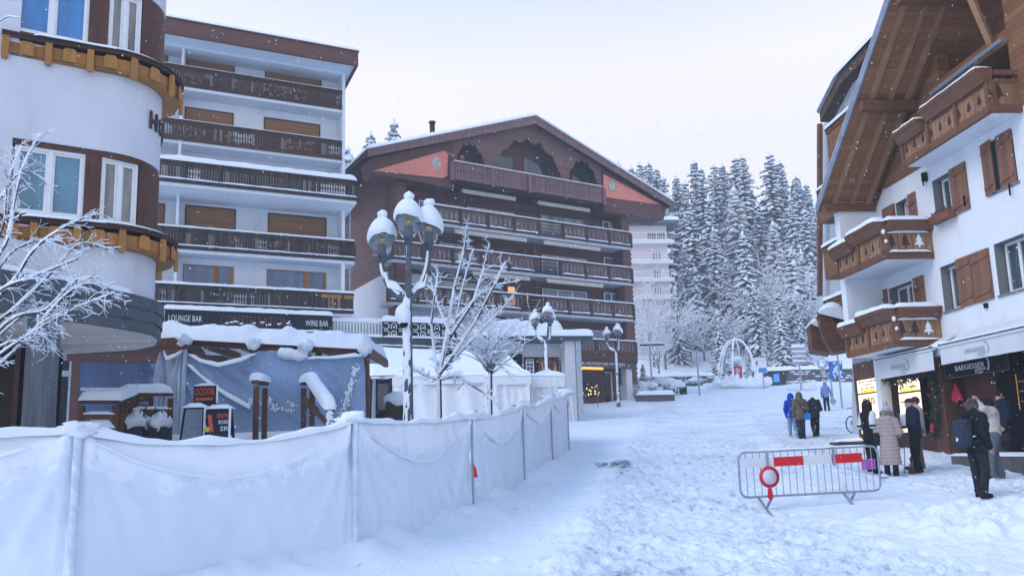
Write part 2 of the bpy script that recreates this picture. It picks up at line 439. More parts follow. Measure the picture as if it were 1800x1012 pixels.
def axis(segs):
    out = []
    for a, b, n in segs: out += list(np.linspace(a, b, n, endpoint=False))
    return np.array(out+[segs[-1][1]])
xs = axis([(-240, -60, 12), (-60, -16, 22), (-16, -4, 60), (-4, 12, 280), (12, 20, 60), (20, 60, 40), (60, 240, 14)])
ys = axis([(-60, 1.5, 20), (1.5, 4, 20), (4, 6, 16), (6, 18, 230), (18, 30, 120), (30, 60, 110), (60, 100, 60), (100, 200, 30), (200, 320, 8)])
GX, GY = np.meshgrid(xs, ys); GZ = gz_np(GX, GY)
_r = np.random.RandomState(11)     # boot prints trodden into the street and the pavement
for _k in range(5200):
    cy = 7.5+24*_r.rand()**1.5; cx = _r.uniform(-.5, 14); m_ = road_mask(np.array([cx]), np.array([cy]))[0]
    if _r.rand() > m_*.95+.06: continue
    a_ = _r.normal(1.35, .5); L_, w_, dp = _r.uniform(.13, .20), _r.uniform(.06, .09), _r.uniform(.02, .05)
    i0, i1 = np.searchsorted(ys, [cy-.45, cy+.45]); j0, j1 = np.searchsorted(xs, [cx-.45, cx+.45]); X_, Y_ = GX[i0:i1, j0:j1]-cx, GY[i0:i1, j0:j1]-cy
    p_, q_ = (X_*math.cos(a_)+Y_*math.sin(a_))/L_, (-X_*math.sin(a_)+Y_*math.cos(a_))/w_; r2 = p_*p_+q_*q_
    GZ[i0:i1, j0:j1] += -dp*np.exp(-r2**2)+dp*.45*np.exp(-((np.sqrt(r2)-1.5)/.4)**2)
me = bpy.data.meshes.new('snowy_ground')
nx, ny = len(xs), len(ys)
V = np.stack([GX, GY, GZ], -1).reshape(-1, 3)
i = np.arange(ny-1)[:, None]*nx+np.arange(nx-1)[None]
Q = np.stack([i, i+1, i+nx+1, i+nx], -1).reshape(-1, 4)
me.from_pydata(V.tolist(), [], Q.tolist()); me.polygons.foreach_set('use_smooth', [True]*len(Q))
rmv = road_mask(GX, GY).ravel()
wq = lambda px, py: atz(px, py, 1.0)
wet = (np.exp(-(((GX-2.75)/.42)**2+((GY-21.6)/1.1)**2))+.85*np.exp(-(((GX-2.3)/.22)**2+((GY-22.4)/.7)**2))+.5*np.exp(-(((GX-15.6)/1.0)**2+((GY-43)/4)**2))+.35*np.exp(-(((GX-12.6)/.4)**2+((GY-36)/5)**2))).ravel()
for nm, arr in (('trodden', rmv), ('wet', np.clip(wet, 0, 1))):
    at = me.attributes.new(nm, 'FLOAT', 'POINT'); at.data.foreach_set('value', arr.astype(np.float32))
m, nt, b = new_mat('trodden_snow')
def attr(n):
    a = nt.nodes.new('ShaderNodeAttribute'); a.attribute_name = n; return a.outputs['Fac']
def mm(op, a, c, clamp=False):
    k = nt.nodes.new('ShaderNodeMath'); k.operation = op; k.use_clamp = clamp
    for q, v in enumerate((a, c)):
        if isinstance(v, (int, float)): k.inputs[q].default_value = v
        else: nt.links.new(v, k.inputs[q])
    return k.outputs[0]
tr = attr('trodden'); wt = attr('wet')
nA = tex_noise(nt, 1.0, 5, .6, stretch=(7.5, 3.2, 1)); nB = tex_noise(nt, .55, 3, .5); nC = tex_noise(nt, 13, 5, .65, stretch=(1.6, .8, 1)); nD = tex_noise(nt, 30, 3, .6); nE = tex_noise(nt, 3.6, 5, .62, stretch=(1.25, .8, 1))
grit = mm('ADD', mm('MULTIPLY', nC, .40), mm('ADD', mm('MULTIPLY', nE, .6), mm('MULTIPLY', nB, .2)))
speck = mm('MULTIPLY', mm('MULTIPLY', mm('SUBTRACT', grit, .632, True), 8, True), tr)
grey = mm('MULTIPLY', mm('MULTIPLY', mm('SUBTRACT', mm('ADD', mm('MULTIPLY', nA, .6), mm('MULTIPLY', nB, .6)), .50, True), 3.2, True), tr)
base = ramp(nt, grey, [(0, (.81, .88, .955)), (1, (.63, .71, .82))])
mx = nt.nodes.new('ShaderNodeMixRGB'); nt.links.new(mm('MULTIPLY', speck, .78), mx.inputs[0]); nt.links.new(base, mx.inputs[1]); mx.inputs[2].default_value = (.26, .30, .37, 1)
wmix = nt.nodes.new('ShaderNodeMixRGB')
wf = mm('MULTIPLY', mm('SUBTRACT', mm('ADD', mm('MULTIPLY', wt, .8), mm('MULTIPLY', nE, 2.2)), 1.45, True), 2.2, True)
nt.links.new(wf, wmix.inputs[0]); nt.links.new(mx.outputs[0], wmix.inputs[1]); wmix.inputs[2].default_value = (.19, .21, .25, 1)
nt.links.new(wmix.outputs[0], b.inputs['Base Color']); b.inputs['Roughness'].default_value = .75; b.inputs['Specular IOR Level'].default_value = .25
hh = mm('ADD', mm('MULTIPLY', nE, .8), mm('ADD', mm('MULTIPLY', nC, .5), mm('MULTIPLY', nD, .15)))
bump(nt, b, hh, .8, .06)
me.materials.append(m)
ground = bpy.data.objects.new('snowy_ground', me); COL.objects.link(ground); tag(ground, kind='structure')

# ------------------------------------------------------------------ camera, sky, light
cam = bpy.data.cameras.new('camera'); co = bpy.data.objects.new('camera', cam); COL.objects.link(co); scene.camera = co
co.matrix_world = Matrix.Translation((0, 0, CZ)) @ CM.to_4x4()
cam.sensor_width = 36; cam.lens = 36*F/1800; cam.shift_y = (PY0-506)/1800; cam.clip_end = 3000; cam.clip_start = .05
w = bpy.data.worlds.new('World'); scene.world = w; w.use_nodes = True
nt = w.node_tree; bg = nt.nodes['Background']
SUN_EL, SUN_AZ = R(42), R(-120)     # behind the clouds, to the rear left
sky = nt.nodes.new('ShaderNodeTexSky'); sky.sky_type = 'NISHITA'; sky.sun_disc = False
sky.sun_elevation = SUN_EL; sky.sun_rotation = SUN_AZ; sky.altitude = 1500; sky.air_density = 1.9; sky.dust_density = .6; sky.ozone_density = 5
# cloud deck over the clear sky: soft grey-white, thicker towards the horizon
tc = nt.nodes.new('ShaderNodeTexCoord'); sp = nt.nodes.new('ShaderNodeSeparateXYZ'); nt.links.new(tc.outputs['Generated'], sp.inputs[0])
n = nt.nodes.new('ShaderNodeTexNoise'); n.inputs['Scale'].default_value = 1.7; n.inputs['Detail'].default_value = 5
mp = nt.nodes.new('ShaderNodeMapping'); mp.inputs['Scale'].default_value = (1, 1, 2.2); nt.links.new(tc.outputs['Generated'], mp.inputs[0]); nt.links.new(mp.outputs[0], n.inputs[0])
cl = ramp(nt, n.outputs[0], [(.3, (3.34, 3.2, 3.42)), (.7, (3.64, 3.44, 3.55))])
el = nt.nodes.new('ShaderNodeMapRange'); el.inputs[1].default_value = .44; el.inputs[2].default_value = .64; el.inputs[3].default_value = 1; el.inputs[4].default_value = .0
nt.links.new(sp.outputs[2], el.inputs[0])
mx = nt.nodes.new('ShaderNodeMixRGB'); nt.links.new(el.outputs[0], mx.inputs[0]); nt.links.new(sky.outputs[0], mx.inputs[1]); nt.links.new(cl, mx.inputs[2])
nt.links.new(mx.outputs[0], bg.inputs[0]); bg.inputs[1].default_value = .10
sl = bpy.data.lights.new('sun', 'SUN'); sl.energy = .5; sl.angle = R(35); sl.color = (1, .97, .93)
so = bpy.data.objects.new('sun', sl); COL.objects.link(so)
so.rotation_euler = Vector((-math.sin(SUN_AZ)*math.cos(SUN_EL), -math.cos(SUN_AZ)*math.cos(SUN_EL), -math.sin(SUN_EL))).to_track_quat('-Z', 'Y').to_euler()
scene.view_settings.view_transform = 'Standard'; scene.view_settings.look = 'None'; scene.view_settings.exposure = 1.58; scene.view_settings.gamma = 1
scene.cycles.max_bounces = 6; scene.cycles.volume_bounces = 2; scene.cycles.transparent_max_bounces = 12
scene.cycles.sample_clamp_indirect = 6
# ------------------------------------------------------------------ round corner hotel
HPL = plaster('hotel_render', (.60, .63, .69), .11)
HBR = M('hotel_brown_panel', (.095, .042, .030), .6, .25, 3, stretch=(3, 3, .5))
HOCH = wood('ochre_larch_boards', (.40, .19, .055), 'z', .5, .1, .3)
HOCH2 = wood('ochre_larch_backing', (.33, .155, .048), 'z', .3, .3, .3)
HSOF = wood('pale_larch_soffit', (.86, .73, .63), 'xy', .22, .5, .2)
HCLAD = M('grey_clad_fascia', (.085, .10, .12), .6, .3, 4, stretch=(1, 1, 5), bmp=.2)
CURT = glass('blue_curtain_glass', (.022, .20, .48), .12, .2, 2)
CURT2 = glass('teal_curtain_glass', (.07, .21, .30), .1, .3, 2)
GREYG = glass('grey_curtain_glass', (.20, .20, .20), .1, .4, 2.5)
DGLASS = glass('dark_glass', (.004, .005, .008), .05, .4); DGLASS.node_tree.nodes['Principled BSDF'].inputs['Specular IOR Level'].default_value = .22
hn = Vector((.515, -.857)).normalized(); hd = Vector((-hn.y, hn.x)); HR = .95
HC = Vector((-7.48, 14.10)); HE = HC+hn*HR; LS = 5.5; A0 = math.atan2(hn.y, hn.x); ARC = R(172)
def hpt(s, off=0):
    if s < LS: p = HE-hd*(LS-s); n = hn
    elif s < LS+ARC*HR:
        a = A0+(s-LS)/HR; n = Vector((math.cos(a), math.sin(a))); p = HC+n*HR
    else:
        a = A0+ARC; n = Vector((math.cos(a), math.sin(a))); t = Vector((-n.y, n.x)); p = HC+n*HR+t*(s-LS-ARC*HR)
    return p+n*off, n
SEND = LS+ARC*HR+3
def hsz(px, py, off=0):
    """(arc length, height) where the photo ray px,py meets the hotel's curved front"""
    d = ray(px, py); q = d.x/d.y
    for k in range(3000):
        t = LS-4+(ARC*HR+4)*k/3000; p, n = hpt(t, off)
        if n.dot(p) > 0 or p.x/p.y >= q: break
    return t, CZ+d.z*p.y/d.y
def hs(px, py=300, off=0): return hsz(px, py, off)[0]
hroot_p = Vector((HC.x, HC.y, 0)); hotel = thing('round_hotel', 'cream hotel with rounded corner, brown window bands and ochre wooden valances', 'hotel', hroot_p)
def hloc(p, z): return Vector((p.x-HC.x, p.y-HC.y, z))
def hband(mb, s0, s1, z0, z1, o0, o1, m=0, step=.12, of=None):
    n = max(1, int((s1-s0)/step)); ring = []
    for i in range(n+1):
        s = s0+(s1-s0)*i/n; e = of(s) if of else 0
        a, _ = hpt(s, o0); c, _ = hpt(s, o1+e)
        ring.append((hloc(a, z0), hloc(c, z0), hloc(c, z1), hloc(a, z1)))
    vs = [p for r in ring for p in r]; fs = []
    for i in range(n):
        for j in range(4): fs.append((i*4+j, i*4+(j+1) % 4, (i+1)*4+(j+1) % 4, (i+1)*4+j))
    mb.add(vs, fs+[(0, 1, 2, 3), (n*4, n*4+1, n*4+2, n*4+3)], m)
PB = hsz(95, 251)[1]; PB2 = hsz(95, 251)[1]+2.8          # undersides of the white parapets
zrl = [hsz(120, 384, .2)[1], hsz(150, 75, .2)[1]]           # tops of the two valance rails
SILL = [hsz(148, 380)[1]-.05, hsz(155, 68)[1]-.05]; HEAD = [hsz(148, 268)[1], 0]; SILL[1] = SILL[0]+(zrl[1]-zrl[0]); HEAD[1] = HEAD[0]+(zrl[1]-zrl[0])
ZF = hsz(221, 590, .35)[1]
print('hotel', PB, zrl, SILL, HEAD)
WB = [(SILL[0]-.2, HEAD[0]+.08), (SILL[1]-.2, HEAD[1]+.08)]
mb = MB(); S1 = LS+ARC*HR
for z0, z1 in ((hsz(205, 578)[1]+.1, WB[0][0]), (WB[0][1], WB[1][0]), (WB[1][1], WB[1][1]+3)): hband(mb, 0, SEND, z0, z1, -.45, 0)
for z0, z1 in WB: hband(mb, 0, hs(18), z0, z1, -.40, -.003); hband(mb, S1, SEND, z0, z1, -.40, -.003)
mb.add([hloc(hpt(s, -.3)[0], WB[1][1]+3) for s in np.linspace(0, SEND, 40)], [tuple(range(40))])
mb.build('wall', HPL, hotel)
WIN = [((22, 148), (176, 246), 320), ((25, 156), (190, 252), 40)]; ws = []
mb = MB()
for (zb, zt), ((a0, a1), (b0, b1), pr) in zip(WB, WIN):
    q = [hs(v, pr) for v in (a0, a1, b0, b1)]; ws.append(q)
    hband(mb, hs(18), S1, zb, zb+.2, -.2, -.02); hband(mb, hs(18), S1, zt-.1, zt, -.2, -.02)
    hband(mb, q[1], q[2], zb+.2, zt-.1, -.25, .004); hband(mb, q[3], q[3]+.75, zb+.2, zt-.1, -.25, .004)
    hband(mb, S1-.35, S1, zb+.2, zt-.1, -.25, .004)
mb.build('brown_panel', HBR, hotel)
def hwindow(s0, s1, z0, z1, gl, frac=.5):
    a, _ = hpt(s0, -.09); c, _ = hpt(s1, -.09); d = (c-a); L = d.length; ang = math.atan2(d.y, d.x)
    w = bpy.data.objects.new('window', None)
    fr = MB(); t = .045; mid = L*frac
    for x0, x1, q0, q1 in ((0, t, z0, z1), (L-t, L, z0, z1), (t, L-t, z0, z0+t), (t, L-t, z1-t, z1), (mid-.035, mid+.035, z0+t, z1-t)): fr.box(x0, x1, -.05, .04, q0, q1)
    for x0, x1 in ((t, mid-.035), (mid+.035, L-t)):
        for p0, p1, q0, q1 in ((x0, x0+.035, z0+t, z1-t), (x1-.035, x1, z0+t, z1-t), (x0+.035, x1-.035, z0+t, z0+t+.04), (x0+.035, x1-.035, z1-t-.04, z1-t)): fr.box(p0, p1, -.02, .04, q0, q1)
    pa = hloc(a, 0); o = fr.build('window', WHITEP, hotel, pa); o.rotation_euler = (0, 0, ang)
    g = MB(); g.box(t+.035, mid-.07, .012, .03, z0+t+.04, z1-t-.04); g.box(mid+.07, L-t-.035, .012, .03, z0+t+.04, z1-t-.04); g.build('pane', gl, o)
for (zb, zt), q, gA in zip(WB, ws, (CURT2, CURT)):
    hwindow(q[0], q[1], zb+.2, zt-.1, gA); hwindow(q[2], q[3], zb+.2, zt-.1, GREYG); hwindow(q[3]+.75, S1-.35, zb+.2, zt-.1, GREYG)
def off(s): return .06+.30*min(1, max(0, (s-LS+1.2)/2.6))
for zt in zrl:
    sA = hs(4, 50) if zt > 8 else 0
    mb = MB(); hband(mb, sA, S1, zt-.03, zt, 0, .02, 0, .1, off); hband(mb, sA, S1, zt-.09, zt-.03, .02, 0, 0, .1, off)
    val = mb.build('wooden_valance', DKBEAM, hotel)
    mb = MB(); hband(mb, sA, S1, zt-.36, zt-.16, -.03, -.045, 1, .1, off)
    s = sA+.06; k = 0
    while s < S1:
        wd, zb, z2 = ((.105, .50, .10), (.21, .37, .13))[k % 2]; p, n = hpt(s, off(s)); t = Vector((-n.y, n.x)); o = []
        if k % 2 == 0: prof = [(-.5, -zb+.04), (-.35, -zb), (.35, -zb), (.5, -zb+.04), (.5, -z2), (-.5, -z2)]
        else: prof = [(-.5, -zb), (.5, -zb), (.5, -z2-.05), (.34, -z2), (-.34, -z2), (-.5, -z2-.05)]
        e = .03 if k % 2 else .06
        mb.prism([hloc(p+t*(a*wd)+n*(-.035), zt+z) for a, z in prof], (n.x*e, n.y*e, 0)); s += .315; k += 1
    mb.build('hanging_board', [HOCH, HOCH2], val)
    mb = MB(); hband(mb, sA, S1, zt-.40, zt-.33, -.02, -.06, 0, .1, off); mb.build('soffit', HOCH2, val)
    sn = MB(); sn.snow_bar([hloc(hpt(q, off(q)*.55)[0], zt) for q in np.linspace(max(sA, hs(60, 60)), S1, 44)], .22, .05, seed=zt); sn.build('snow_layer', SNOW, val)
# lettering round the corner
mb = MB(); s, zh = hsz(268, 214)
for ch in 'HOTEL':
    p, n = hpt(s, .02); text(mb, ch, hloc(p, zh), h=.34, w=.22, rz=math.atan2(n.x, -n.y), bold=.03, ext=.02); s += .29
mb.build('lettering', M('bronze_letters', (.035, .025, .025), .5), hotel)
# entrance canopy
kp = [(-9.6, 8.6), (-8.2, 10.3), (-7.02, 12.44), (-6.66, 13.23), (-6.46, 14.0), (-6.53, 14.55), (-6.75, 15.1), (-7.2, 15.7), (-8.4, 16.2), (-13, 16.4), (-15, 9.5)]
def catmull(K, n):
    out = []; m = len(K)
    for i in range(m):
        p0, p1, p2, p3 = [Vector(K[(i+k) % m]) for k in (-1, 0, 1, 2)]
        for q in range(n):
            t = q/n; out.append(.5*((2*p1)+(p2-p0)*t+(2*p0-5*p1+4*p2-p3)*t*t+(3*p1-p0-3*p2+p3)*t**3))
    return out
plan = catmull(kp, 8); N = len(plan); zc0 = atz(205, 578, 0) and P(205, 578, 13.23).z; zc1 = P(221, 514, 13.35).z
print('canopy', zc0, zc1)
cen = Vector((-10.5, 13)); mb = MB(); so = MB(); sn = MB()
ring = [hloc(p, 0) for p in plan]
for k in range(3):
    z0, z1 = zc0+(zc1-zc0)*k/3, zc0+(zc1-zc0)*(k+1)/3; e = .02*k
    pts = [p+(p-hloc(cen, 0)).normalized()*e for p in ring]
    vs = [p+Vector((0, 0, z0)) for p in pts]+[p+Vector((0, 0, z1)) for p in pts]
    mb.add(vs, [(i, (i+1) % N, N+(i+1) % N, N+i) for i in range(N)]+[tuple(range(N, 2*N))])
inner = [p-(p-hloc(cen, 0)).normalized()*.06+Vector((0, 0, zc0+.02)) for p in ring]
mb.add([p+Vector((0, 0, zc0)) for p in ring]+inner, [(i, (i+1) % N, N+(i+1) % N, N+i) for i in range(N)])
can = mb.build('entrance_canopy', HCLAD, hotel); so.add(inner, [tuple(range(N))]); so.build('soffit', HSOF, can)
sn.snow_bar([hloc(p-(p-cen).normalized()*.22, zc1) for p in plan[4:30]], .42, .12, seed=3); sn.build('snow_layer', SNOW, can)
pp = P(70, 700, 12.3); mb = MB(); mb.lathe([(.23, -.2), (.23, zc0+.02)], hloc(Vector((pp.x, pp.y)), 0), 24); mb.build('pillar', M('grey_column', (.13, .145, .165), .6, .3, 3, stretch=(4, 4, .3)), hotel)
# recessed dark ground floor with glazed front
gb = [Vector((-13, 12.6)), Vector((-9.0, 14.5)), Vector((-9.0, 15.8)), Vector((-13, 15.8))]
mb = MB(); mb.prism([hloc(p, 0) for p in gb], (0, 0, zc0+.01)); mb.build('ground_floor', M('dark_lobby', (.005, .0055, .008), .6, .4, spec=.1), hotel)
mb = MB(); gf = MB(); a, b_ = hloc(gb[0], 0), hloc(gb[1], 0); dn = (b_-a).normalized(); nn = Vector((dn.y, -dn.x, 0))
for f in (.45, .62, .80, .985):
    c = a.lerp(b_, f)+nn*.04; mb.bar(c, c+Vector((0, 0, zc0)), .1, .08, up=dn)
mb.bar(a+nn*.04+Vector((0, 0, 2.3)), b_+nn*.04+Vector((0, 0, 2.3)), .08, .08); mb.build('door_frame', HBR, hotel)
for f0, f1 in ((.46, .61), (.63, .79), (.81, .975)):
    gf = MB(); c0, c1 = a.lerp(b_, f0)+nn*.03, a.lerp(b_, f1)+nn*.03; gf.add([c0, c1, c1+Vector((0, 0, zc0-.1)), c0+Vector((0, 0, zc0-.1)), c0-nn*.02, c1-nn*.02, c1-nn*.02+Vector((0, 0, zc0-.1)), c0-nn*.02+Vector((0, 0, zc0-.1))], [(0, 1, 2, 3), (4, 7, 6, 5), (0, 4, 5, 1), (3, 2, 6, 7)]); gf.build('glazing', DGLASS, hotel)

# ------------------------------------------------------------------ white apartment block with dark balconies
bv = vpdir(4000); BA = math.atan2(bv.y, bv.x); _o = P(622, 430, 42.3); fa = Frame(_o.x, _o.y, BA, 2.8, 300)
APL = plaster('apartment_render', (.68, .745, .82), .06)
SHUT = wood('roller_shutter', (.26, .13, .055), 'xz', .06, .45, .25)
apt = fa.root('apartment_block', 'tall white apartment block with long dark wooden balconies and a flat snowy roof', 'apartments')
rails = [(fa.lz(603, 160), .0, -.6), (fa.lz(603, 248), .0, -.6), (fa.lz(627, 318, -1.45), -1.45, fa.lx(627, -1.45, 340)), (fa.lz(624, 424, -.05), -.05, fa.lx(624, -.05, 440)), (fa.lz(622, 516, -.05), -.05, fa.lx(622, -.05, 530))]
zTop = fa.lz(607, 128); zE0, zE1 = fa.lz(610, 113, -1.3), fa.lz(632, 93, -1.3); xFin = fa.lx(607, 0, 200)
print('apt', rails, zTop, zE0, zE1, xFin)
XL = -17.0
mb = MB(); D = 1.15
mb.box(XL, xFin-.02, D, 12, .5, zTop-.02)                  # back wall
for x0, x1 in ((xFin-.17, xFin), (-9.0, -8.86), (XL, XL+.16)): mb.box(x0, x1, 0.02, D, rails[4][0]-1.1, zTop)
mb.box(XL, xFin-.01, -.02, D, zTop-.14, zTop-.005)
for i, (rz, yo, xe) in enumerate(rails):
    z = rz-1.17; mb.box(XL, xe if i > 1 else xFin-.18, yo+.06, D, z-.10, z+.06)
mb.build('wall', APL, apt)
xE = fa.lx(631, -1.3, 100)
mb = MB(); mb.box(XL-.5, xE-.04, -1.3, -1.18, zE0, zE1); mb.box(xE-.16, xE-.04, -1.18, 12.5, zE0, zE1); mb.box(XL-.5, xE-.16, -1.18, 12.5, zE1-.2, zE1); mb.box(XL-.5, xE, -1.36, 12.5, zE1, zE1+.08)
rf = mb.build('roof', REDBR, apt); mb = MB(); mb.box(XL-.5, xE-.17, -1.17, 12.4, zTop+.005, zE1-.21); mb.build('soffit', APL, rf); mb = MB(); mb.snow_sheet([(XL-.5, -1.38, zE1+.08), (xE+.02, -1.38, zE1+.08), (xE+.02, 12, zE1+.08), (XL-.5, 12, zE1+.08)], .2, 30, 6); mb.build('snow_layer', SNOW, rf)
WORN = wood('worn_grey_boards', (.16, .145, .135), 'z', .11, .3, .6)
def slat_rail(name, fr, root, x0, x1, y, zt, h, posts, seed, sn_h, slab=None):
    """dark boarded balustrade; every few boards is a turned baluster with light showing between"""
    mb = MB(); rr = random.Random(seed)
    mb.box(x0, x1, y-.05, y+.09, zt-.10, zt); mb.box(x0, x1, y-.01, y+.05, zt-.27, zt-.10)
    n = int((x1-x0)/.16)
    for k in range(n):      # scalloped apron under the hand rail
        x = x0+(k+.5)*(x1-x0)/n; mb.prism([(x-.08, y-.03, zt-.19), (x+.08, y-.03, zt-.19), (x+.05, y-.03, zt-.245), (x, y-.03, zt-.265), (x-.05, y-.03, zt-.245)][::-1], (0, .018, 0))
    mb.box(x0, x1, y-.04, y+.07, zt-h, zt-h+.17)
    b = mb.build(name, DKBEAM if sn_h < .08 else DKWOOD, root)
    mb = MB(); x = x0; run = 0
    while x < x1-.05:
        if run <= 0: mode = rr.random() < .34; run = rr.randint(4, 9)
        run -= 1
        z0, z1 = zt-h+.17, zt-.27; w = .125
        if mode:
            for (a, q0, q1) in ((.5, 0, .16), (.22, .16, .4), (.42, .4, .6), (.22, .6, .84), (.5, .84, 1)):
                mb.box(x+w*(.5-a), x+w*(.5+a), y, y+.03, z0+(z1-z0)*q0, z0+(z1-z0)*q1, rr.choice((0, 0, 1)))
        else: mb.box(x, x+w, y+rr.uniform(-.005, .005), y+.03, z0, z1, 0 if rr.random() < .86 else 1)
        x += .135
    mb.build('slat', [DKWOOD if sn_h > .06 else DKBEAM, WORN], b)
    if posts:
        mb = MB(); k = x0+.1
        while k < x1+.02:
            mb.lathe([(.05, zt-h-.02), (.075, zt-h+.08), (.05, zt-h+.2), (.075, zt-h+.36), (.085, zt-h+.5), (.05, zt-h+.62), (.07, zt-.3), (.07, zt-.1)], (k, y-.07, 0), 8); k += 1.62
        mb.build('post', DKWOOD, b)
    mb = MB(); mb.snow_bar([(x0-.03, y+.02, zt), (x1+.03, y+.02, zt)], .26 if sn_h > .1 else .18, sn_h, seed=seed, lump=.35)
    if posts: mb.snow_bar([(x0, y-.09, zt-h+.17), (x1, y-.09, zt-h+.17)], .09, .05, seed=seed+4, lump=.6)
    mb.build('snow_layer', SNOW, b); return b
for i, (rz, yo, xe) in enumerate(rails):
    slat_rail('balcony', fa, apt, XL+.1, xe if i > 1 else xFin-.19, yo, rz, 1.10, i >= 2, i*5+2, (.03, .03, .27, .10, .13)[i])
r5, x5 = rails[4][0], rails[4][2]
mb = MB(); mb.box(x5-1.75, x5, -.115, -.1, r5-.26, r5-.12)
for k in range(11): mb.prism([(x5-1.75+.16*k, -.116, r5-.26), (x5-1.59+.16*k, -.116, r5-.26), (x5-1.63+.16*k, -.116, r5-.33), (x5-1.71+.16*k, -.116, r5-.33)][::-1], (0, .014, 0))
for x in (x5-1.2, x5-.86): mb.box(x, x+.12, -.09, -.06, r5-.9, r5-.27)
mb.build('new_larch_board', HOCH, apt)
def apt_window(p0, p1, yt, zf, glassy):
    y = D; x0, x1 = fa.lx(p0, y, yt), fa.lx(p1, y, yt); zt = fa.lz(p0, yt, y); mb = MB(); z0 = zf
    for a, bb, q0, q1 in ((x0-.06, x0, z0, zt+.06), (x1, x1+.06, z0, zt+.06), (x0, x1, zt, zt+.06)): mb.box(a, bb, y-.05, y+.02, q0, q1)
    if glassy:
        xm = x0+(x1-x0)*.67
        mb.box(xm-.16, xm+.12, y-.045, y+.02, z0, zt); mb.box(x1-.1, x1, y-.045, y+.02, z0, zt)
    fm = mb.build('window', HOCH2 if glassy else DKBEAM, apt); g = MB(); g.box(x0+.002, x1-.002, y-.018, y-.004, z0, zt-.002)
    g.build('pane' if glassy else 'roller_shutter', glass('sky_painted_glass_%d' % p0, (.05, .13, .28), .03) if glassy else SHUT, fm)  # sky reflection is put into the pane's blue base colour
    return x0, x1, zt
fl = [r[0]-1.2 for r in rails]
for zf, yt, ps, gl in ((fl[0], 100, (330, 411), 0), (fl[0], 122, (468, 563), 0), (fl[1], 190, (327, 409), 0), (fl[1], 208, (466, 561), 0), (fl[3], 362, (328, 413), 0), (fl[3], 376, (473, 572), 0), (fl[4], 466, (324, 409), 1), (fl[4], 475, (471, 571), 1),
                       (fl[3], 357, (255, 288), 0), (fl[1], 180, (230, 270), 0), (fl[0], 92, (240, 294), 0), (fl[4], 460, (240, 283), 1)):
    apt_window(ps[0], ps[1], yt, zf+.02, gl)
mb = MB(); x0, x1 = fa.lx(460, .9, 116), fa.lx(573, .9, 126); zz = fa.lz(460, 116, .9); mb.tube([(x0, 1.45, zz), (x1, 1.45, zz)], .11, 8); mb.box(x0, x1, 1.3, 1.66, zz+.08, zz+.14); mb.build('awning_cassette', WHITEP, apt)
mb = MB(); mb.tube([(fa.lx(615, .1, 450), .1, rails[4][0]-1.2), (fa.lx(615, .1, 450), .1, rails[2][0]), (xFin+.06, .3, rails[2][0]+.6)], .05, 6); mb.tube([(-9.1, 1.2, rails[4][0]-1.2), (-9.1, 1.2, zTop-.2)], .05, 6); mb.build('drainpipe', M('grey_blue_pipe', (.25, .34, .40), .5), apt)
mb = MB(); mb.box(fa.lx(438, D, 130)-.12, fa.lx(438, D, 130)+.12, D-.14, D, fl[0]+1.35, fl[0]+1.75); mb.build('wall_lamp', BLACK, apt)

# ------------------------------------------------------------------ bar and boutique strip in front (two wings)
so_ = P(832, 596, 44.6); SB = Vector((so_.x, so_.y)); fs = Frame(SB.x, SB.y, BA, 3.4, 570); av = vpdir(7630); AN2 = math.atan2(av.y, av.x)
cv = vpdir(3300); AN3 = math.atan2(cv.y, cv.x)
shop = fs.root('bar_building', 'low white building with bars and boutiques under a long snow covered canopy', 'shops')
f2 = Frame(SB.x, SB.y, AN2, 3.4, 600)
CPL = plaster('shop_render', (.60, .61, .64), .05); SLATE = M('slate_fascia', (.065, .09, .11), .6, .3, 2)
SNOWT = SNOW
LW = -24
inv = Matrix.Rotation(AN2-BA, 3, 'Z')
def s2(t, d, z): return inv @ Vector((t, d, z))
def pb(mb, t0, t1, d0, d1, z0, z1, m=0):
    vs = [s2(t, d, z) for z in (z0, z1) for d in (d0, d1) for t in (t0, t1)]
    mb.add(vs, [(0, 2, 3, 1), (4, 5, 7, 6), (0, 1, 5, 4), (2, 6, 7, 3), (0, 4, 6, 2), (1, 3, 7, 5)], m)
zk0, zk1 = fs.lz(660, 603), fs.lz(660, 592); e1 = f2.lx(1042, 0, 595); q0, q1 = f2.lz(1000, 598), f2.lz(1000, 590); eW = f2.lx(1012, .3, 660)
print('shop', zk0, zk1, q0, q1, e1)
mb = MB(); mb.box(LW, -.1, 1.6, 4.2, -1, zk1+.3); pb(mb, 0, eW-.01, 1.4, 6.5, -1, q0); pb(mb, eW-.6, eW, .25, 1.4, -1, q0); pb(mb, eW-2.6, eW-.61, .3, 1.39, -1, f2.lz(1000, 712, .3))
mb.build('wall', CPL, shop)
mb = MB(); mb.box(LW, .0, 0, 2.4, zk0, zk1); pb(mb, -.1, e1, .0, 2.6, q0, q1); cn = mb.build('canopy', SLATE, shop)
mb = MB(); mb.box(LW, -.05, .6, 2.4, zk1, zk1+.85); mb.build('parapet', CPL, cn)
mb = MB(); mb.snow_bar([(LW, 1.0, zk1+.85), (-.2, 1.0, zk1+.85)], 1.0, .34, seed=2, step=.3); mb.snow_bar([(LW, .1, zk1), (0, .1, zk1)], .34, .16, seed=5, step=.2)
mb.snow_sheet([s2(-.1, -.08, q1), s2(e1+.05, -.08, q1), s2(e1+.05, 2.6, q1), s2(-.1, 2.6, q1)], .42, 40, 8, seed=4)
mb.snow_bar([s2(.5, 1.0, q1+.3), s2(4.2, 1.0, q1+.3), s2(5.6, 1.0, q1+.15)], 1.0, .75, seed=8, step=.2, lump=.5); mb.snow_bar([(LW, .0, zk0-.10), (0, .0, zk0-.10)], .12, .06, seed=6, lump=.8)
mb.build('snow_layer', SNOW, cn)
bx0 = fs.lx(588, .42)
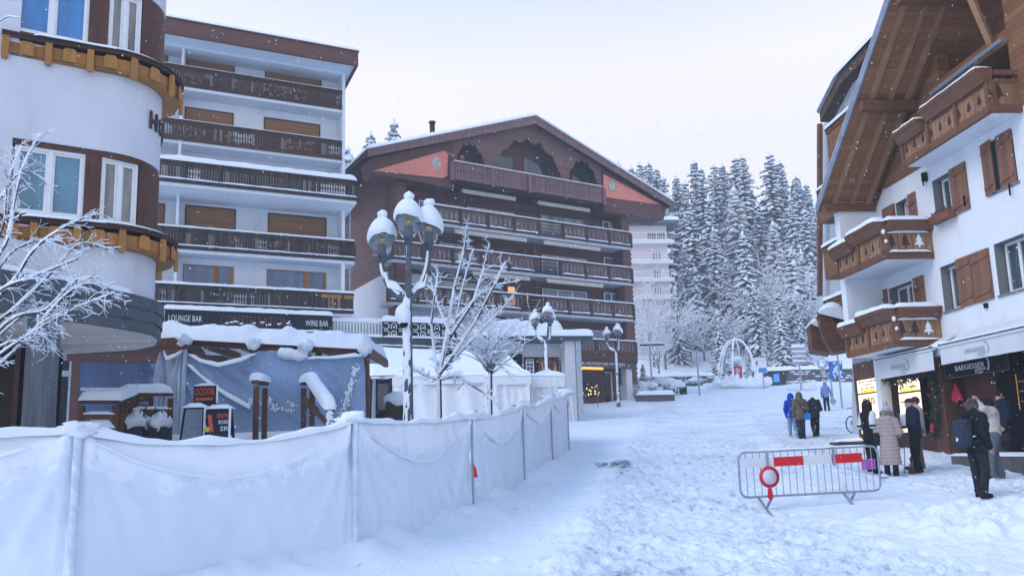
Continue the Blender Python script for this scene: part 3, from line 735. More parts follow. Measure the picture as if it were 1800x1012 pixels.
for k in range(17):
    bal = MB(); bal.lathe([(.03, zk1), (.055, zk1+.25), (.03, zk1+.5), (.055, zk1+.8)], (bx0+.17*k, .42, 0), 6); bal.build('baluster', SNOW, cn)
# second wing right-hand end: glazed opening, window posters, entrance post
def s2px(px, d=0, py=640): return f2.lx(px, d, py)
def s2z(px, py, d=0): return f2.lz(px, py, d)
a0_, a1_ = s2px(984, 1.36), s2px(1006, 1.36)
mb = MB(); pb(mb, a0_, a1_, 1.33, 1.39, s2z(995, 712, 1.36), s2z(995, 632, 1.36)); g = mb.build('glazing', DGLASS, shop)
mb = MB(); pb(mb, s2px(899, 1.36), s2px(918, 1.36), 1.33, 1.39, s2z(905, 662, 1.36), s2z(905, 622, 1.36)); mb.build('shop_window', DGLASS, shop)
POST = M('poster_dark', (.03, .03, .04), .3); PRED = M('poster_red', (.25, .03, .04), .4); PTAN = M('poster_amber_brown', (.16, .06, .035), .35, .8, 2.2); PFIG = M('poster_pale_figures', (.55, .38, .26), .4, .6, 3)
def poster(p0, p1, y0, y1, kind):
    d = 1.36; t0, t1 = s2px(p0, d), s2px(p1, d); z1, z0 = s2z(p0, y0, d), s2z(p0, y1, d); mb = MB()
    pb(mb, t0, t1, d-.05, d+.02, z0, z1, 0)
    w, h = t1-t0, z1-z0
    if kind == 0:
        pb(mb, t0+.12*w, t0+.75*w, d-.062, d-.05, z0+.1*h, z0+.9*h, 1)
        for a in range(3):
            for c in range(2): pb(mb, t0+(.2+.25*c)*w, t0+(.4+.25*c)*w, d-.07, d-.062, z0+(.14+.2*a)*h, z0+(.3+.2*a)*h, 2)
        pb(mb, t0+.15*w, t0+.72*w, d-.07, d-.062, z0+.78*h, z0+.86*h, 3); ms = [BLACK, WHITEP, M('poster_navy', (.05, .08, .2)), PRED]
    else:
        pb(mb, t0+.05*w, t0+.95*w, d-.062, d-.05, z0+.06*h, z0+.94*h, 1)
        for cx_, hh in ((.2, .8), (.48, .45), (.78, .85)):
            n = 14
            pts = [s2(t0+(cx_+(.05+.035*math.sin(5*i/n+cx_*9))*sd+.04*math.sin(3*i/n))*w, d-.064, z0+(.08+.84*hh*i/n)*h) for sd, rg in ((-1, range(n+1)), (1, range(n, -1, -1))) for i in rg]
            mb.prism(pts, s2(0, -.006, 0)-s2(0, 0, 0), 2)
        ms = [BLACK, PTAN, PFIG]
    return mb.build('poster', ms, shop)
poster(921, 944, 628, 662, 0); poster(944, 982, 628, 662, 1)
mb = MB(); px0 = s2px(1013, .2); pb(mb, px0, px0+.30, .12, .5, -1, q0); mb.build('corner_pillar', M('grey_green_stone', (.38, .45, .50), .7, .2, 5), shop)
# timber-framed dark glazed bar front on the left (behind the railing)
yb = 1.45; X_ = lambda px, py=660: fs.lx(px, yb, py); Z_ = lambda px, py: fs.lz(px, py, yb)
mb = MB(); xa, xb, xcn = X_(96), X_(126), X_(275); zt_ = Z_(200, 610); zm = Z_(200, 636)
mb.box(xb-1, xcn+1, yb-.12, yb, zm, zt_+.5); mb.box(xb, xb+.3, yb-.12, yb, -1, zm-.003); mb.box(LW, xb-1.01, yb-.12, yb, zt_+.05, zt_+.5); mb.build('timber_front', M('dark_mahogany', (.095, .030, .020), .5, .3, 3), shop)
mb = MB(); mb.box(LW, xb, yb+.05, yb+.09, -.5, zt_); mb.build('shop_window', DGLASS, shop)
mb = MB(); mb.box(xb+.3, xcn+1.5, yb+.02, yb+.06, -.5, zm); mb.build('shop_window', glass('painted_reflection_glass', (.03, .06, .15), .02, .35, .5), shop)  # reflection painted in as a blue base colour
mb = MB(); mb.box(xcn+1.6, -.3, yb+.1, yb+.14, -1, zk0-.1); mb.build('shop_window', DGLASS, shop)
mb = MB(); mb.box(LW, xb, yb+.03, yb+.048, Z_(110, 661), Z_(110, 651)); mb.box(xb-.12, xb-.02, yb-.05, yb, -1, zt_); mb.box(xb+.4, xcn+1, yb-.01, yb+.018, Z_(200, 686), Z_(200, 681)); mb.build('glazing_bar', M('pale_blue_frame', (.35, .42, .5), .5), shop)
# signs on the canopy edge
SIGN = M('sign_navy', (.006, .011, .022), .5, .15, spec=.15); LET = M('letter_grey_white', (.66, .69, .74), .5, .05); COP = M('letter_copper', (.11, .05, .045), .35, .3, metal=.5)
x0, x1 = fs.lx(289, -.1), fs.lx(584, -.1); z0, z1 = fs.lz(436, 579, -.1), fs.lz(436, 549, -.1)
sg = thing('bar_sign', 'long dark bar sign reading LOUNGE BAR and WINE BAR above the tarpaulin', 'sign', fs.world(x0, -.1, z0), BA); W = x1-x0; H = z1-z0
mb = MB(); mb.box(0, W, -.06, .12, 0, H); mb.build('board', SIGN, sg)
mb = MB(); cxp = lambda a, bpx: (fs.lx((a+bpx)/2, -.16)-x0, fs.lx(bpx, -.16)-fs.lx(a, -.16))
for s_, a, bq, h_, k in (('LOUNGE BAR', 296, 355, .30, 0), ('WINE BAR', 537, 577, .30, 0), ('CONSTELLATION', 388, 508, .5, 1)):
    c_, w_ = cxp(a, bq); text(mb, s_, (c_, -.068, H*.5), w=w_, h=h_, m=k, ext=.012)
mb.build('lettering', [LET, COP], sg)
mb = MB(); mb.snow_bar([(-.1, .02, H), (W+.1, .02, H)], .34, .24, seed=9); mb.snow_bar([(0, -.1, .0), (W, -.1, .0)], .1, .07, seed=19, lump=.9)
for k, px in enumerate((399, 407, 414, 424, 447, 461, 474, 490, 506)): mb.ball((fs.lx(px, -.16)-x0, -.09, H*.5-.16+.05*(k % 3)), (.10, .04, .045), 8, 5, wob=.4, seed=k)
mb.build('snow_layer', SNOW, sg)
x0, x1 = fs.lx(673, -.1), fs.lx(802, -.1); zb, zt = fs.lz(673, 592, -.1), fs.lz(673, 565, -.1)
sg = thing('pattern_sign', 'dark sign board with white rounded bracket pattern beside the big lamp post', 'sign', fs.world(x0, -.1, zb), BA); W = x1-x0; H = zt-zb
mb = MB(); mb.box(0, W, -.05, .1, 0, H); mb.build('board', SIGN, sg); mb = MB()
cw = W/11.0
for r in range(2):
    for k in range(10):
        x = .18+k*cw*1.07; zc = H*(.72 if r == 0 else .22); a = cw*.36; hh = H*.18; y = -.065
        if k % 2 == 0: pts = [(x-a, y, zc+hh), (x+a*.5, y, zc+hh), (x+a, y, zc+hh*.5), (x+a, y, zc-hh*.5), (x+a*.5, y, zc-hh), (x-a, y, zc-hh)]
        else: pts = [(x-a, y, zc-hh), (x-a, y, zc+hh*.5), (x-a*.5, y, zc+hh), (x+a*.5, y, zc+hh), (x+a, y, zc+hh*.5), (x+a, y, zc-hh)]; mb.box(x-.05, x+.05, y-.01, y, zc-.09, zc+.01)
        mb.tube(pts, .032, 5, smooth=False)
mb.build('bracket_pattern', LET, sg); mb = MB(); mb.snow_bar([(-.1, .0, H), (W+.1, .0, H)], .4, .36, seed=29); mb.snow_bar([(0, -.08, 0), (W, -.08, 0)], .12, .09, seed=39, lump=.7); mb.build('snow_layer', SNOW, sg)

# ------------------------------------------------------------------ big brown chalet
_o = P(697, 480, 51.5); fc = Frame(_o.x, _o.y, AN3, 4.6, 470)
CH = wood('chalet_red_brown_boards', (.118, .054, .047), 'x', .19, .45, .3)
CHF = wood('gable_front_boards', (.165, .092, .088), 'x', .2, .35, .3); CHP = wood('chalet_carved_panel', (.19, .115, .115), 'z', .12, .35, .35)
CHD = M('chalet_dark_recess', (.022, .014, .014), .8, .4)
CORAL = plaster('coral_panel', (.70, .25, .19), .12); CWHITE = plaster('chalet_white_base', (.60, .60, .63), .05)
chal = fc.root('brown_chalet', 'big dark brown chalet with carved balconies, coral gable panels and a snowy gable roof', 'chalet')
W = fc.lx(1113, 0, 500); GF = -.35; print('chalet W', W)
xlt, xap, xrt = fc.lx(641, GF, 277), fc.lx(936, GF, 209), fc.lx(1176, GF, 352)
zlt, zap, zrt = fc.lz(641, 277, GF), fc.lz(936, 209, GF), fc.lz(1176, 352, GF)
print('gable', xlt, xap, xrt, zlt, zap, zrt)
xc = (xlt+xrt)/2; xap = xc+.0*(xap-xc) if abs(xap-xc) < .8 else xap
ze = (zlt+zrt)/2
def zroof(x): return zap-(zap-ze)*abs(x-xap)/((xrt-xlt)/2)
DP = 16; YW = 1.5
mb = MB()
zA = fc.lz(900, 318, -.2)-1.0                                 # attic floor
mb.prism([(0, YW, 3.6), (W, YW, 3.6), (W, YW, zroof(W)-.35), (xap, YW, zroof(xap)-.35), (0, YW, zroof(0)-.35)], (0, DP, 0)); 
mb.build('wall', CH, chal)
mb = MB(); mb.box(-.02, W*.40, YW-.02, YW+DP, -1, fc.lz(690, 478, YW)); mb.box(W*.40, W+.02, YW+.6, YW+DP, -1, 3.6); mb.build('base_wall', CWHITE, chal)
for x in (.05, W-.75):   # log-ended corner walls
    mb = MB()
    mb.box(x, x+.75, .15, YW, 2.0 if x > 1 else 6, zA-.1)
    for k in range(60):
        z = 2.0+k*.19
        if z > zA-.3 or (x < 1 and z < 6): continue
        o = .07 if k % 2 else .16; mb.box(x-.0+.75-.02, x+.75+o, .2, .55, z, z+.15) if x > 1 else mb.box(x-o, x+.02, .2, .55, z, z+.15)
    mb.build('corner_post', CH, chal)
# roof: two slabs, verge boards, snow
mb = MB(); sn = MB(); vb = MB(); yf, yb = GF-.5, YW+DP+.6
for s_ in (-1, 1):
    xe = xlt if s_ < 0 else xrt; a = (xap, yf, zap); q = (xe, yf, zroof(xe))
    mb.prism([a, q, (q[0], q[1], q[2]-.28), (a[0], a[1], a[2]-.28)], (0, yb-yf, 0))
    vb.prism([(a[0], yf-.06, a[2]+.02), (q[0], yf-.06, q[2]+.02), (q[0], yf-.06, q[2]-.48), (a[0], yf-.06, a[2]-.62)], (0, .055, 0))
    vb.prism([(a[0], yf-.10, a[2]+.05), (q[0], yf-.10, q[2]+.05), (q[0], yf-.10, q[2]-.14), (a[0], yf-.10, a[2]-.14)], (0, .038, 0))
    rr_ = [(a[0], yf-.12, a[2]+.05), (xe+.06*s_, yf-.12, q[2]+.05), (xe+.06*s_, yb, q[2]+.05), (a[0], yb, a[2]+.05)]
    sn.snow_sheet(rr_, .3, 30, 8, seed=s_+3, edge=.3)
rf = mb.build('roof', CHD, chal); vb.build('verge_board', CHP, rf); sn.build('snow_layer', SNOW, rf)
cx_ = fc.lx(760, 4, 230); mb = MB(); zc = fc.lz(760, 217, 4); mb.tube([(cx_, 4, zroof(cx_)-.3), (cx_, 4, zc)], .2, 12); mb.lathe([(.26, zc), (.26, zc+.12), (.0, zc+.2)], (cx_, 4, 0), 12); mb.build('chimney', BLACK, rf)
# attic front with three scalloped arches
yA = GF+.15; xs_ = np.arange(fc.lx(795, yA, 290), fc.lx(1060, yA, 330), .07); xl0, xr0 = xs_[0], xs_[-1]
arch = [((fc.lx(a, yA, p)+fc.lx(c, yA, p))/2, (fc.lx(c, yA, p)-fc.lx(a, yA, p))/2, fc.lz((a+c)/2, t_, yA)) for a, c, p, t_ in ((799, 855, 285, 249), (869, 989, 285, 242), (997, 1052, 305, 278))]
zRail = lambda x: None
zr_l = fc.lz(795, 289, GF-.15); zAf = zr_l-1.15
mb = MB(); cols = []
for x in xs_:
    lo = zAf
    for c, hw, zt in arch:
        u = (x-c)/hw
        if abs(u) < 1:
            base = zAf+.9; lo = max(lo, base+(zt-base)*(1-abs(u)**2.2)**.62*(1-.13*abs(math.sin(u*8.5+.4)))+.0)
    hi = zroof(x)-.3
    cols.append((x, min(lo, hi-.05), hi))
for (a, l0, h0), (c, l1, h1) in zip(cols, cols[1:]):
    l = max(l0, l1) if max(l0, l1) > zAf+.5 and min(l0, l1) > zAf+.2 else max(l0, l1)
    vs = [(a, yA, l0), (c, yA, l1), (c, yA, h1), (a, yA, h0)]; 
    mb.add(vs+[(x, yA+.12, z) for x, _, z in vs], [(0, 1, 2, 3), (7, 6, 5, 4), (0, 4, 5, 1), (2, 6, 7, 3)])
mb.build('gable_front', CHF, chal)
mb = MB(); ya2 = GF+1.25   # recess behind the arches
mb.prism([(xl0-.3, ya2, zAf), (xr0+.3, ya2, zAf), (xr0+.3, ya2, zroof(xr0)-.32), (xap, ya2, zap-.32), (xl0-.3, ya2, zroof(xl0)-.32)], (0, .1, 0)); mb.build('recess_wall', CH, chal)
for p0, p1, y0, y1 in ((806, 835, 274, 300), (868, 902, 271, 300), (919, 962, 277, 305), (1004, 1040, 282, 320)):
    mb = MB(); mb.box(fc.lx(p0, ya2, y1), fc.lx(p1, ya2, y1), ya2-.06, ya2, fc.lz(p0, y1, ya2), fc.lz(p0, y0, ya2)); w_ = mb.build('window', DKBEAM, chal)
    mb = MB(); mb.box(fc.lx(p0, ya2, y1)+.07, fc.lx(p1, ya2, y1)-.07, ya2-.075, ya2-.06, fc.lz(p0, y1, ya2)+.06, fc.lz(p0, y0, ya2)-.07); mb.build('pane', glass('attic_glass', (.04, .05, .07), .06), w_)
# coral panels either side (solid spandrels) with painted medallions
def poly_fc(pts, y): return [(fc.lx(px, y, py), y, fc.lz(px, py, y)) for px, py in pts]
yP = GF-.02
mb = MB(); xL_ = xlt+.35; xR_ = xrt-.35
bz_l, bz_r = fc.lz(657, 303, yP)-.35, fc.lz(1163, 361, yP)-.3
mb.prism([(xL_, yP+.05, zroof(xL_)-.5), (xl0+.02, yP+.05, zroof(xl0)-.45), (xl0+.02, yP+.05, zAf-.5), (xL_+.3, yP+.05, zAf-.35)][::-1], (0, YW-yP, 0))
mb.prism([(xR_, yP+.05, zroof(xR_)-.5), (xr0-.02, yP+.05, zroof(xr0)-.45), (xr0-.02, yP+.05, zAf-.5), (xR_-.3, yP+.05, zAf-.35)], (0, YW-yP, 0))
mb.build('gable_spandrel', CH, chal)
mb = MB(); mb.prism(poly_fc([(657, 300), (781, 265), (787, 270), (787, 308), (779, 313)], yP), (0, .04, 0)); mb.prism(poly_fc([(1061, 306), (1163, 360), (1068, 347), (1061, 342)], yP), (0, .04, 0)); mb.build('coral_panel', CORAL, chal)
mb = MB(); cm = poly_fc([(767, 286)], yP)[0]; mb.prism([(cm[0]+.30*(1+.18*math.cos(4*t))*math.cos(t), yP-.012, cm[2]+.5*(1+.1*math.cos(6*t))*math.sin(t)) for t in np.linspace(0, 2*math.pi, 40)[:-1]][::-1], (0, .012, 0))
cm = poly_fc([(1076, 327)], yP)[0]
mb.prism([(cm[0]+.48*(1+.16*math.cos(8*t))*math.cos(t), yP-.012, cm[2]+.55*(1+.16*math.cos(8*t))*math.sin(t)) for t in np.linspace(0, 2*math.pi, 64)[:-1]][::-1], (0, .012, 0), 1)
mb.prism([(cm[0]+.30*math.cos(t), yP-.02, cm[2]+.36*math.sin(t)) for t in np.linspace(0, 2*math.pi, 24)[:-1]][::-1], (0, .008, 0), 0); mb.build('painted_medallion', [M('medallion_grey', (.42, .44, .46), .7, .5, 5), M('medallion_ochre', (.50, .27, .15), .7, .2)], chal)
# balconies
BSL = plaster('balcony_slab_grey', (.48, .50, .56), .05); CAR = wood('carved_grey_brown', (.125, .083, .08), 'z', .2, .2, .4); CBK = wood('carved_backing', (.24, .20, .20), 'z', .3, .2, .4)
def carved(name, x0, x1, y, zt, h, snow_, seed, gaps=()):
    mb = MB(); mb.box(x0, x1, y-.05, y+.12, zt-.1, zt); mb.box(x0, x1, y-.03, y+.07, zt-h, zt-h+.16)
    n = max(1, round((x1-x0)/2.15)); L = (x1-x0)/n
    for k in range(n+1): x = x0+k*L; mb.box(x-.11, x+.11, y-.07, y+.09, zt-h-.03, zt-.1)
    b = mb.build(name, DKBEAM, chal); mb = MB(); bk = MB(); sn = MB()
    for k in range(n):
        xa, xb = x0+k*L+.11, x0+(k+1)*L-.11
        if k in gaps:
            for q in (.25, .5, .75): mb.box(xa, xb, y, y+.05, zt-h+.16+(h-.26)*q-.05, zt-h+.16+(h-.26)*q+.05)
            continue
        m_ = max(2, round((xb-xa)/.36)); w_ = (xb-xa)/m_; zl, zh = zt-h+.16, zt-.1; hh = zh-zl
        for j in range(m_+1):
            cx2 = xa+j*w_; prof = []
            for t in np.linspace(0, 1, 13):
                g = math.sin(math.pi*min(1, max(0, (t-.08)/.84)))**1.2; half = w_*(.5-.34*g); prof.append((half, zl+hh*t))
            lo = [max(xa, cx2-p[0]) for p in prof]; hi = [min(xb, cx2+p[0]) for p in prof]
            pts = [(a, y, p[1]) for a, p in zip(lo, prof)]+[(a, y, p[1]) for a, p in reversed(list(zip(hi, prof)))]
            mb.prism(pts[::-1], (0, .035, 0))
            if j < m_: # leaf-shaped middle of each oval
                cc2 = cx2+w_/2; mb.prism([(cc2+.055*math.sin(t)*(1 if True else 1), y+.005, zl+hh*.5-hh*.33*math.cos(t)) for t in np.linspace(0, 2*math.pi, 12)[:-1]], (0, .02, 0), 1)
        if not snow_ < .04: sn.snow_bar([(xa, y-.06, zt-h+.16), (xb, y-.06, zt-h+.16)], .13, .09, seed=seed+k, lump=.9)
    mb.build('carved_panel', [CAR, CBK], b)
    sn.snow_bar([(x0-.05, y+.03, zt), (x1+.05, y+.03, zt)], .24, snow_, seed=seed, lump=.3); sn.build('snow_layer', SNOW, b)
    return b
YB = 0
for i, (pl, yl_, pr, yr_, gaps) in enumerate(((760, 371, 1108, 409, (4,)), (688, 433, 1110, 471, (5,)), (672, 509, 1113, 534, (5,)), (1012, 596, 1117, 600, ()))):
    x0, x1 = fc.lx(pl, YB, yl_), fc.lx(pr, YB, yr_); zt = fc.lz(pr, yr_, YB); 
    x0 = max(x0, -.6) if i < 3 else x0
    b = carved('balcony', x0, x1, YB, zt, 1.22, .09, 11*i+3, gaps)
    mb = MB(); mb.box(x0, x1, YB+.02, YW+.02, zt-1.42, zt-1.20); mb.build('slab', BSL, b)
    mb = MB(); mb.box(x1-.1, x1+.0, YB+.1, YW, zt-1.15, zt-.02); mb.build('end_panel', CAR, b)
    if i < 3:   # scalloped awning rolls under the slab, windows, dividing screens
        zf = zt-1.2
        for q, (p0, p1) in enumerate((((816, 910), (950, 1041)), ((800, 927), (957, 1056)), ((830, 930), (960, 1058)))[i]):
            xa, xb = fc.lx(p0, .15), fc.lx(p1, .15); zc = zt+1.42 if i == 0 else zt+1.30
            mb = MB(); mb.box(xa, xb, .1, .5, zc-.02, zc+.1)
            ns = int((xb-xa)/.2)
            for k in range(ns):
                a = xa+k*(xb-xa)/ns; d_ = (xb-xa)/ns; mb.prism([(a, .08, zc), (a+d_, .08, zc), (a+d_, .08, zc-.16), (a+d_*.75, .08, zc-.22), (a+d_*.25, .08, zc-.22), (a, .08, zc-.16)][::-1], (0, .03, 0))
            mb.build('awning', M('awning_cream', (.50, .47, .42), .8, .15), chal)
for (p0, p1, y0, y1, n, gl) in ((820, 902, 364, 384, 4, 0), (948, 1026, 376, 396, 4, 1), (1058, 1080, 389, 403, 2, 0), (735, 760, 352, 372, 1, 0), (762, 815, 355, 376, 2, 1), (951, 1030, 448, 462, 3, 0), (770, 830, 425, 450, 2, 1),
                                (952, 1030, 507, 528, 3, 0), (1060, 1086, 514, 532, 2, 0), (757, 840, 490, 512, 2, 1), (890, 905, 502, 517, 1, 2), (1060, 1088, 452, 466, 1, 0), (1030, 1090, 580, 596, 2, 0)):
    y = YW; x0, x1 = fc.lx(p0, y, y0), fc.lx(p1, y, y0); z1 = fc.lz(p0, y0, y); z0 = fc.lz(p0, y1, y)-.9; mb = MB()
    mb.box(x0-.1, x1+.1, y-.08, y, z0-.1, z1+.1); f_ = mb.build('window', DKBEAM, chal); mb = MB(); g = MB()
    for k in range(n):
        a, c = x0+k*(x1-x0)/n, x0+(k+1)*(x1-x0)/n
        for xx0, xx1, zz0, zz1 in ((a, a+.07, z0, z1), (c-.07, c, z0, z1), (a+.07, c-.07, z1-.07, z1), (a+.07, c-.07, z0, z0+.07)): mb.box(xx0, xx1, y-.11, y-.082, zz0, zz1)
        g.box(a+.07, c-.07, y-.10, y-.085, z0+.07, z1-.07)
    mb.build('sash', WHITEP if gl == 0 else CHP, f_); g.build('pane', [glass('chalet_glass', (.09, .16, .26), .05), glass('mint_glass', (.20, .30, .31), .12), emit('lamp_lit_curtain', (1, .52, .2), .32)][gl], f_)
mb = MB()
for px in (935,):
    for (yt, yb2) in ((440, 465), (515, 530)): x = fc.lx(px, .8); mb.box(x-.06, x+.06, .25, YW, fc.lz(px, yb2, .8)-.9, fc.lz(px, yt, .8)); mb.box(x-.9, x-.8, .25, YW, fc.lz(px, yb2, .8)-.9, fc.lz(px, yt, .8))
mb.build('balcony_screen', wood('orange_brown_screen', (.16, .06, .035), 'z', .2, .3, .2), chal)
for px in (1075, 1093):   # folded wooden deck chairs
    x = fc.lx(px, .6); z = fc.lz(px, 402, .6); mb = MB(); mb.prism([(x-.28, .6, z-.5), (x+.22, .6, z-.5), (x+.22, .6, z+.42), (x+.12, .6, z+.3)], (0, .06, 0)); mb.box(x+.24, x+.27, .5, .7, z-.6, z+.3)
    d = mb.build('deck_chair', HOCH, None); d.matrix_world = Matrix.Translation((fc.o.x, fc.o.y, fc.z0)) @ Matrix.Rotation(fc.a, 4, 'Z'); tag(d, 'folded wooden deck chair standing on the top right balcony of the brown chalet', 'deck chair', 'deck chairs on the chalet balcony')
# attic balustrade
xb0, xb1 = fc.lx(795, GF-.3, 290), fc.lx(1060, GF-.3, 340); zt = fc.lz(925, 305, GF-.3)
mb = MB(); mb.box(xb0, xb1, GF-.38, GF-.2, zt-.12, zt); mb.box(xb0, xb1, GF-.34, GF-.2, zt-1.3, zt-1.1)
for px in (795, 866, 930, 993, 1060): x = fc.lx(px, GF-.3, 310); mb.box(x-.13, x+.13, GF-.42, GF-.18, zt-1.45, zt-.12)
ab = mb.build('balcony', CHP, chal); mb = MB(); n = int((xb1-xb0)/.21)
for k in range(n):
    x = xb0+(k+.5)*(xb1-xb0)/n; w_ = .092
    mb.prism([(x-w_, GF-.3, zt-1.1), (x+w_, GF-.3, zt-1.1), (x+w_, GF-.3, zt-.78), (x+w_*.55, GF-.3, zt-.68), (x+w_, GF-.3, zt-.55), (x+w_, GF-.3, zt-.12), (x-w_, GF-.3, zt-.12), (x-w_, GF-.3, zt-.55), (x-w_*.55, GF-.3, zt-.68), (x-w_, GF-.3, zt-.78)], (0, .03, 0))
    if k % 2: mb.prism([(x-.05, GF-.36, zt-1.3), (x+.05, GF-.36, zt-1.3), (x, GF-.36, zt-1.42)][::-1], (0, .02, 0))
mb.build('carved_panel', CHP, ab); mb = MB(); mb.snow_bar([(xb0, GF-.29, zt), (xb1, GF-.29, zt)], .2, .06, seed=4); mb.build('snow_layer', SNOW, ab)
mb = MB(); mb.box(xb0, xb1, GF-.2, YW, zt-1.5, zt-1.2); mb.build('slab', CHD, ab)
# ground-floor florist shop in the right corner
x0, x1 = fc.lx(1006, .2, 650), fc.lx(1109, .2, 680); zg = fc.lz(1060, 706, .2); zs0, zs1 = fc.lz(1060, 647, .1), fc.lz(1060, 635, .1)
mb = MB(); mb.box(x0-3, x1+.5, -.2, YW+.7, zs1, zs1+.75); mb.build('timber_band', wood('warm_brown_band', (.085, .036, .024), 'x', .2, .3), chal)
mb = MB(); mb.box(x1-.5, x1+.05, .05, .7, zg-.6, zs1); mb.build('corner_pillar', CWHITE, chal)
mb = MB(); mb.box(x0-2.5, x1-.6, .75, .95, zg-.6, zs1); mb.build('shop_front', wood('shop_front_boards', (.10, .037, .022), 'z', .12, .4), chal)
mb = MB(); mb.box(x0-.4, fc.lx(1049, .7), .68, .745, zg+.35, zs0-.35); mb.box(fc.lx(1053, .7), fc.lx(1063, .7), .68, .745, zg-.1, zs0-.3); mb.build('shop_window', DGLASS, chal)
mb = MB(); pd = fc.lx(1064, .7); mb.box(pd, pd+.09, .66, .745, zg-.1, zs0-.2); mb.box(fc.lx(1055, .7)-.1, pd, .66, .745, zs0-.28, zs0-.2); mb.build('door_frame', M('pale_frame', (.5, .45, .4), .5), chal)
mb = MB(); rr = random.Random(3)
for k in range(26): mb.ball((rr.uniform(x0, fc.lx(1044, .6)), .672, zg+.45+abs(rr.gauss(0, .45))), rr.uniform(.02, .05), 6, 4)
mb.build('window_light', emit('warm_fairy_lights', (1, .55, .22), 1.4), chal)
mb = MB(); mb.box(x0-2, x1-.6, .3, .9, zg-.6, zg-.12); mb.build('shop_step', CWHITE, chal)
lb = thing('shop_sign', 'grey fascia sign reading ENSCENE ARCHITECTURE PAYSAGERE under the carved chalet balcony', 'sign', fc.world(x0-.4, -.02, zs0), AN3)
mb = MB(); ww = x1+.2-x0+.4; mb.box(0, ww, -.05, .1, 0, zs1-zs0+.12); mb.build('board', M('mauve_grey_board', (.07, .065, .085), .5), lb)
mb = MB(); text(mb, 'ENSCENE  ARCHITECTURE  PAYSAGERE', (ww*.44, -.06, .32), w=ww*.82, h=.2, bold=.01); mb.build('lettering', LET, lb)
mb = MB(); mb.box(.2, ww*.50, -.09, -.05, -.14, .04); mb.build('orange_text_bar', emit('amber_text_bar', (1, .30, .04), .85), lb)  # glowing bar stands in for the shop's orange lettering
# ------------------------------------------------------------------ white chalet with the watch shop (right)
rv = vpdir(800); fr = Frame(12.03, 28.2, math.atan2(-rv.y, -rv.x), 1.5, 450)
RPL = plaster('white_chalet_render', (.74, .785, .84), .095)
RW = wood('orange_brown_boards', (.235, .11, .052), 'x', .17, .55, .35)
RWV = wood('brown_balcony_boards', (.32, .18, .10), 'z', .16, .35, .4)
RBM = wood('brown_balcony_beam', (.18, .086, .051), 'x', .3, .2, .3)
RSOF = wood('soffit_boards', (.31, .15, .068), 'yx', .16, .5, .3)
SHT = wood('faded_shutter_boards', (.22, .108, .070), 'z', .17, .35, .3)
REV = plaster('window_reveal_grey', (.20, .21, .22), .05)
SHF = wood('dark_shop_timber', (.06, .022, .017), 'z', .2, .3, .3)
wc = fr.root('white_chalet', 'white rendered chalet with brown shutters, carved wooden balconies and a deep overhanging timber roof', 'chalet')
X0 = fr.pt(1537, 350)[0]; zW = fr.pt(1595, 309)[1]; XN = 23.0
zG = fr.pt(1655, 600)[1]-.1          # top of the shop front
print('right', X0, zW, zG, fr.pt(1535, 350), fr.pt(1790, 190), fr.pt(1655, 612))
def q(px, py, yl=0): return fr.pt(px, py, yl)
def opening(tl, bl, xr_px, py): # top-left and bottom-left pixels, right column
    xa, zt = q(*tl); _, zb = q(*bl); xb = q(xr_px, py)[0]; return [xa, xb, zb, zt]
OPS = {'A': opening((1638, 319), (1643, 395), 1678, 375), 'B': opening((1729, 256), (1735, 345), 1788, 300), 'C': opening((1652, 470), (1657, 549), 1690, 530), 'D': opening((1746, 430), (1751, 521), 1806, 460),
       'E': opening((1574, 358), (1574, 400), 1598, 390), 'F': opening((1562, 508), (1562, 545), 1607, 540)}
OPS['E'][2] = fr.pt(1600, 455)[1]; OPS['F'][2] = fr.pt(1600, 610)[1]
def wall_open(mb, x0, x1, z0, z1, ops, y0, y1):
    xs_ = sorted({x0, x1, *[v for o in ops for v in o[:2] if x0 < v < x1]}); zs_ = sorted({z0, z1, *[v for o in ops for v in o[2:] if z0 < v < z1]})
    for a, b_ in zip(xs_, xs_[1:]):
        run = None
        for c, d in list(zip(zs_, zs_[1:]))+[(None, None)]:
            hole = c is None or any(o[0] <= (a+b_)/2 <= o[1] and o[2] <= (c+d)/2 <= o[3] for o in ops)
            if not hole: run = (run[0], d) if run else (c, d)
            if (hole or c is None) and run: mb.box(a, b_, y0, y1, *run); run = None
mb = MB(); wall_open(mb, X0, XN, zG, zW, list(OPS.values()), 0, .35)
mb.box(X0, XN, .36, 9, zG, zW-.01); 
fx = q(1475, 420, -.001)
finW = q(1476, 400)[0]
yfin = -1.28
mb.box(X0-.32, X0-.002, yfin, 9, zG+.0, zW+.05); mb.build('wall', RPL, wc)
mb = MB(); mb.box(X0-.32+.05, X0+.02, -.45, .3, -.9, zG-.002); mb.build('corner_pillar', RPL, wc)
mb = MB(); mb.box(X0-.31, X0+.03, -.47, .3, -.9, .35); mb.build('plinth', M('dark_plinth', (.08, .09, .10), .8), wc)
def shutter(mb, x0, x1, z0, z1, y=-.045):
    mb.box(x0, x1, y, y+.035, z0, z1)
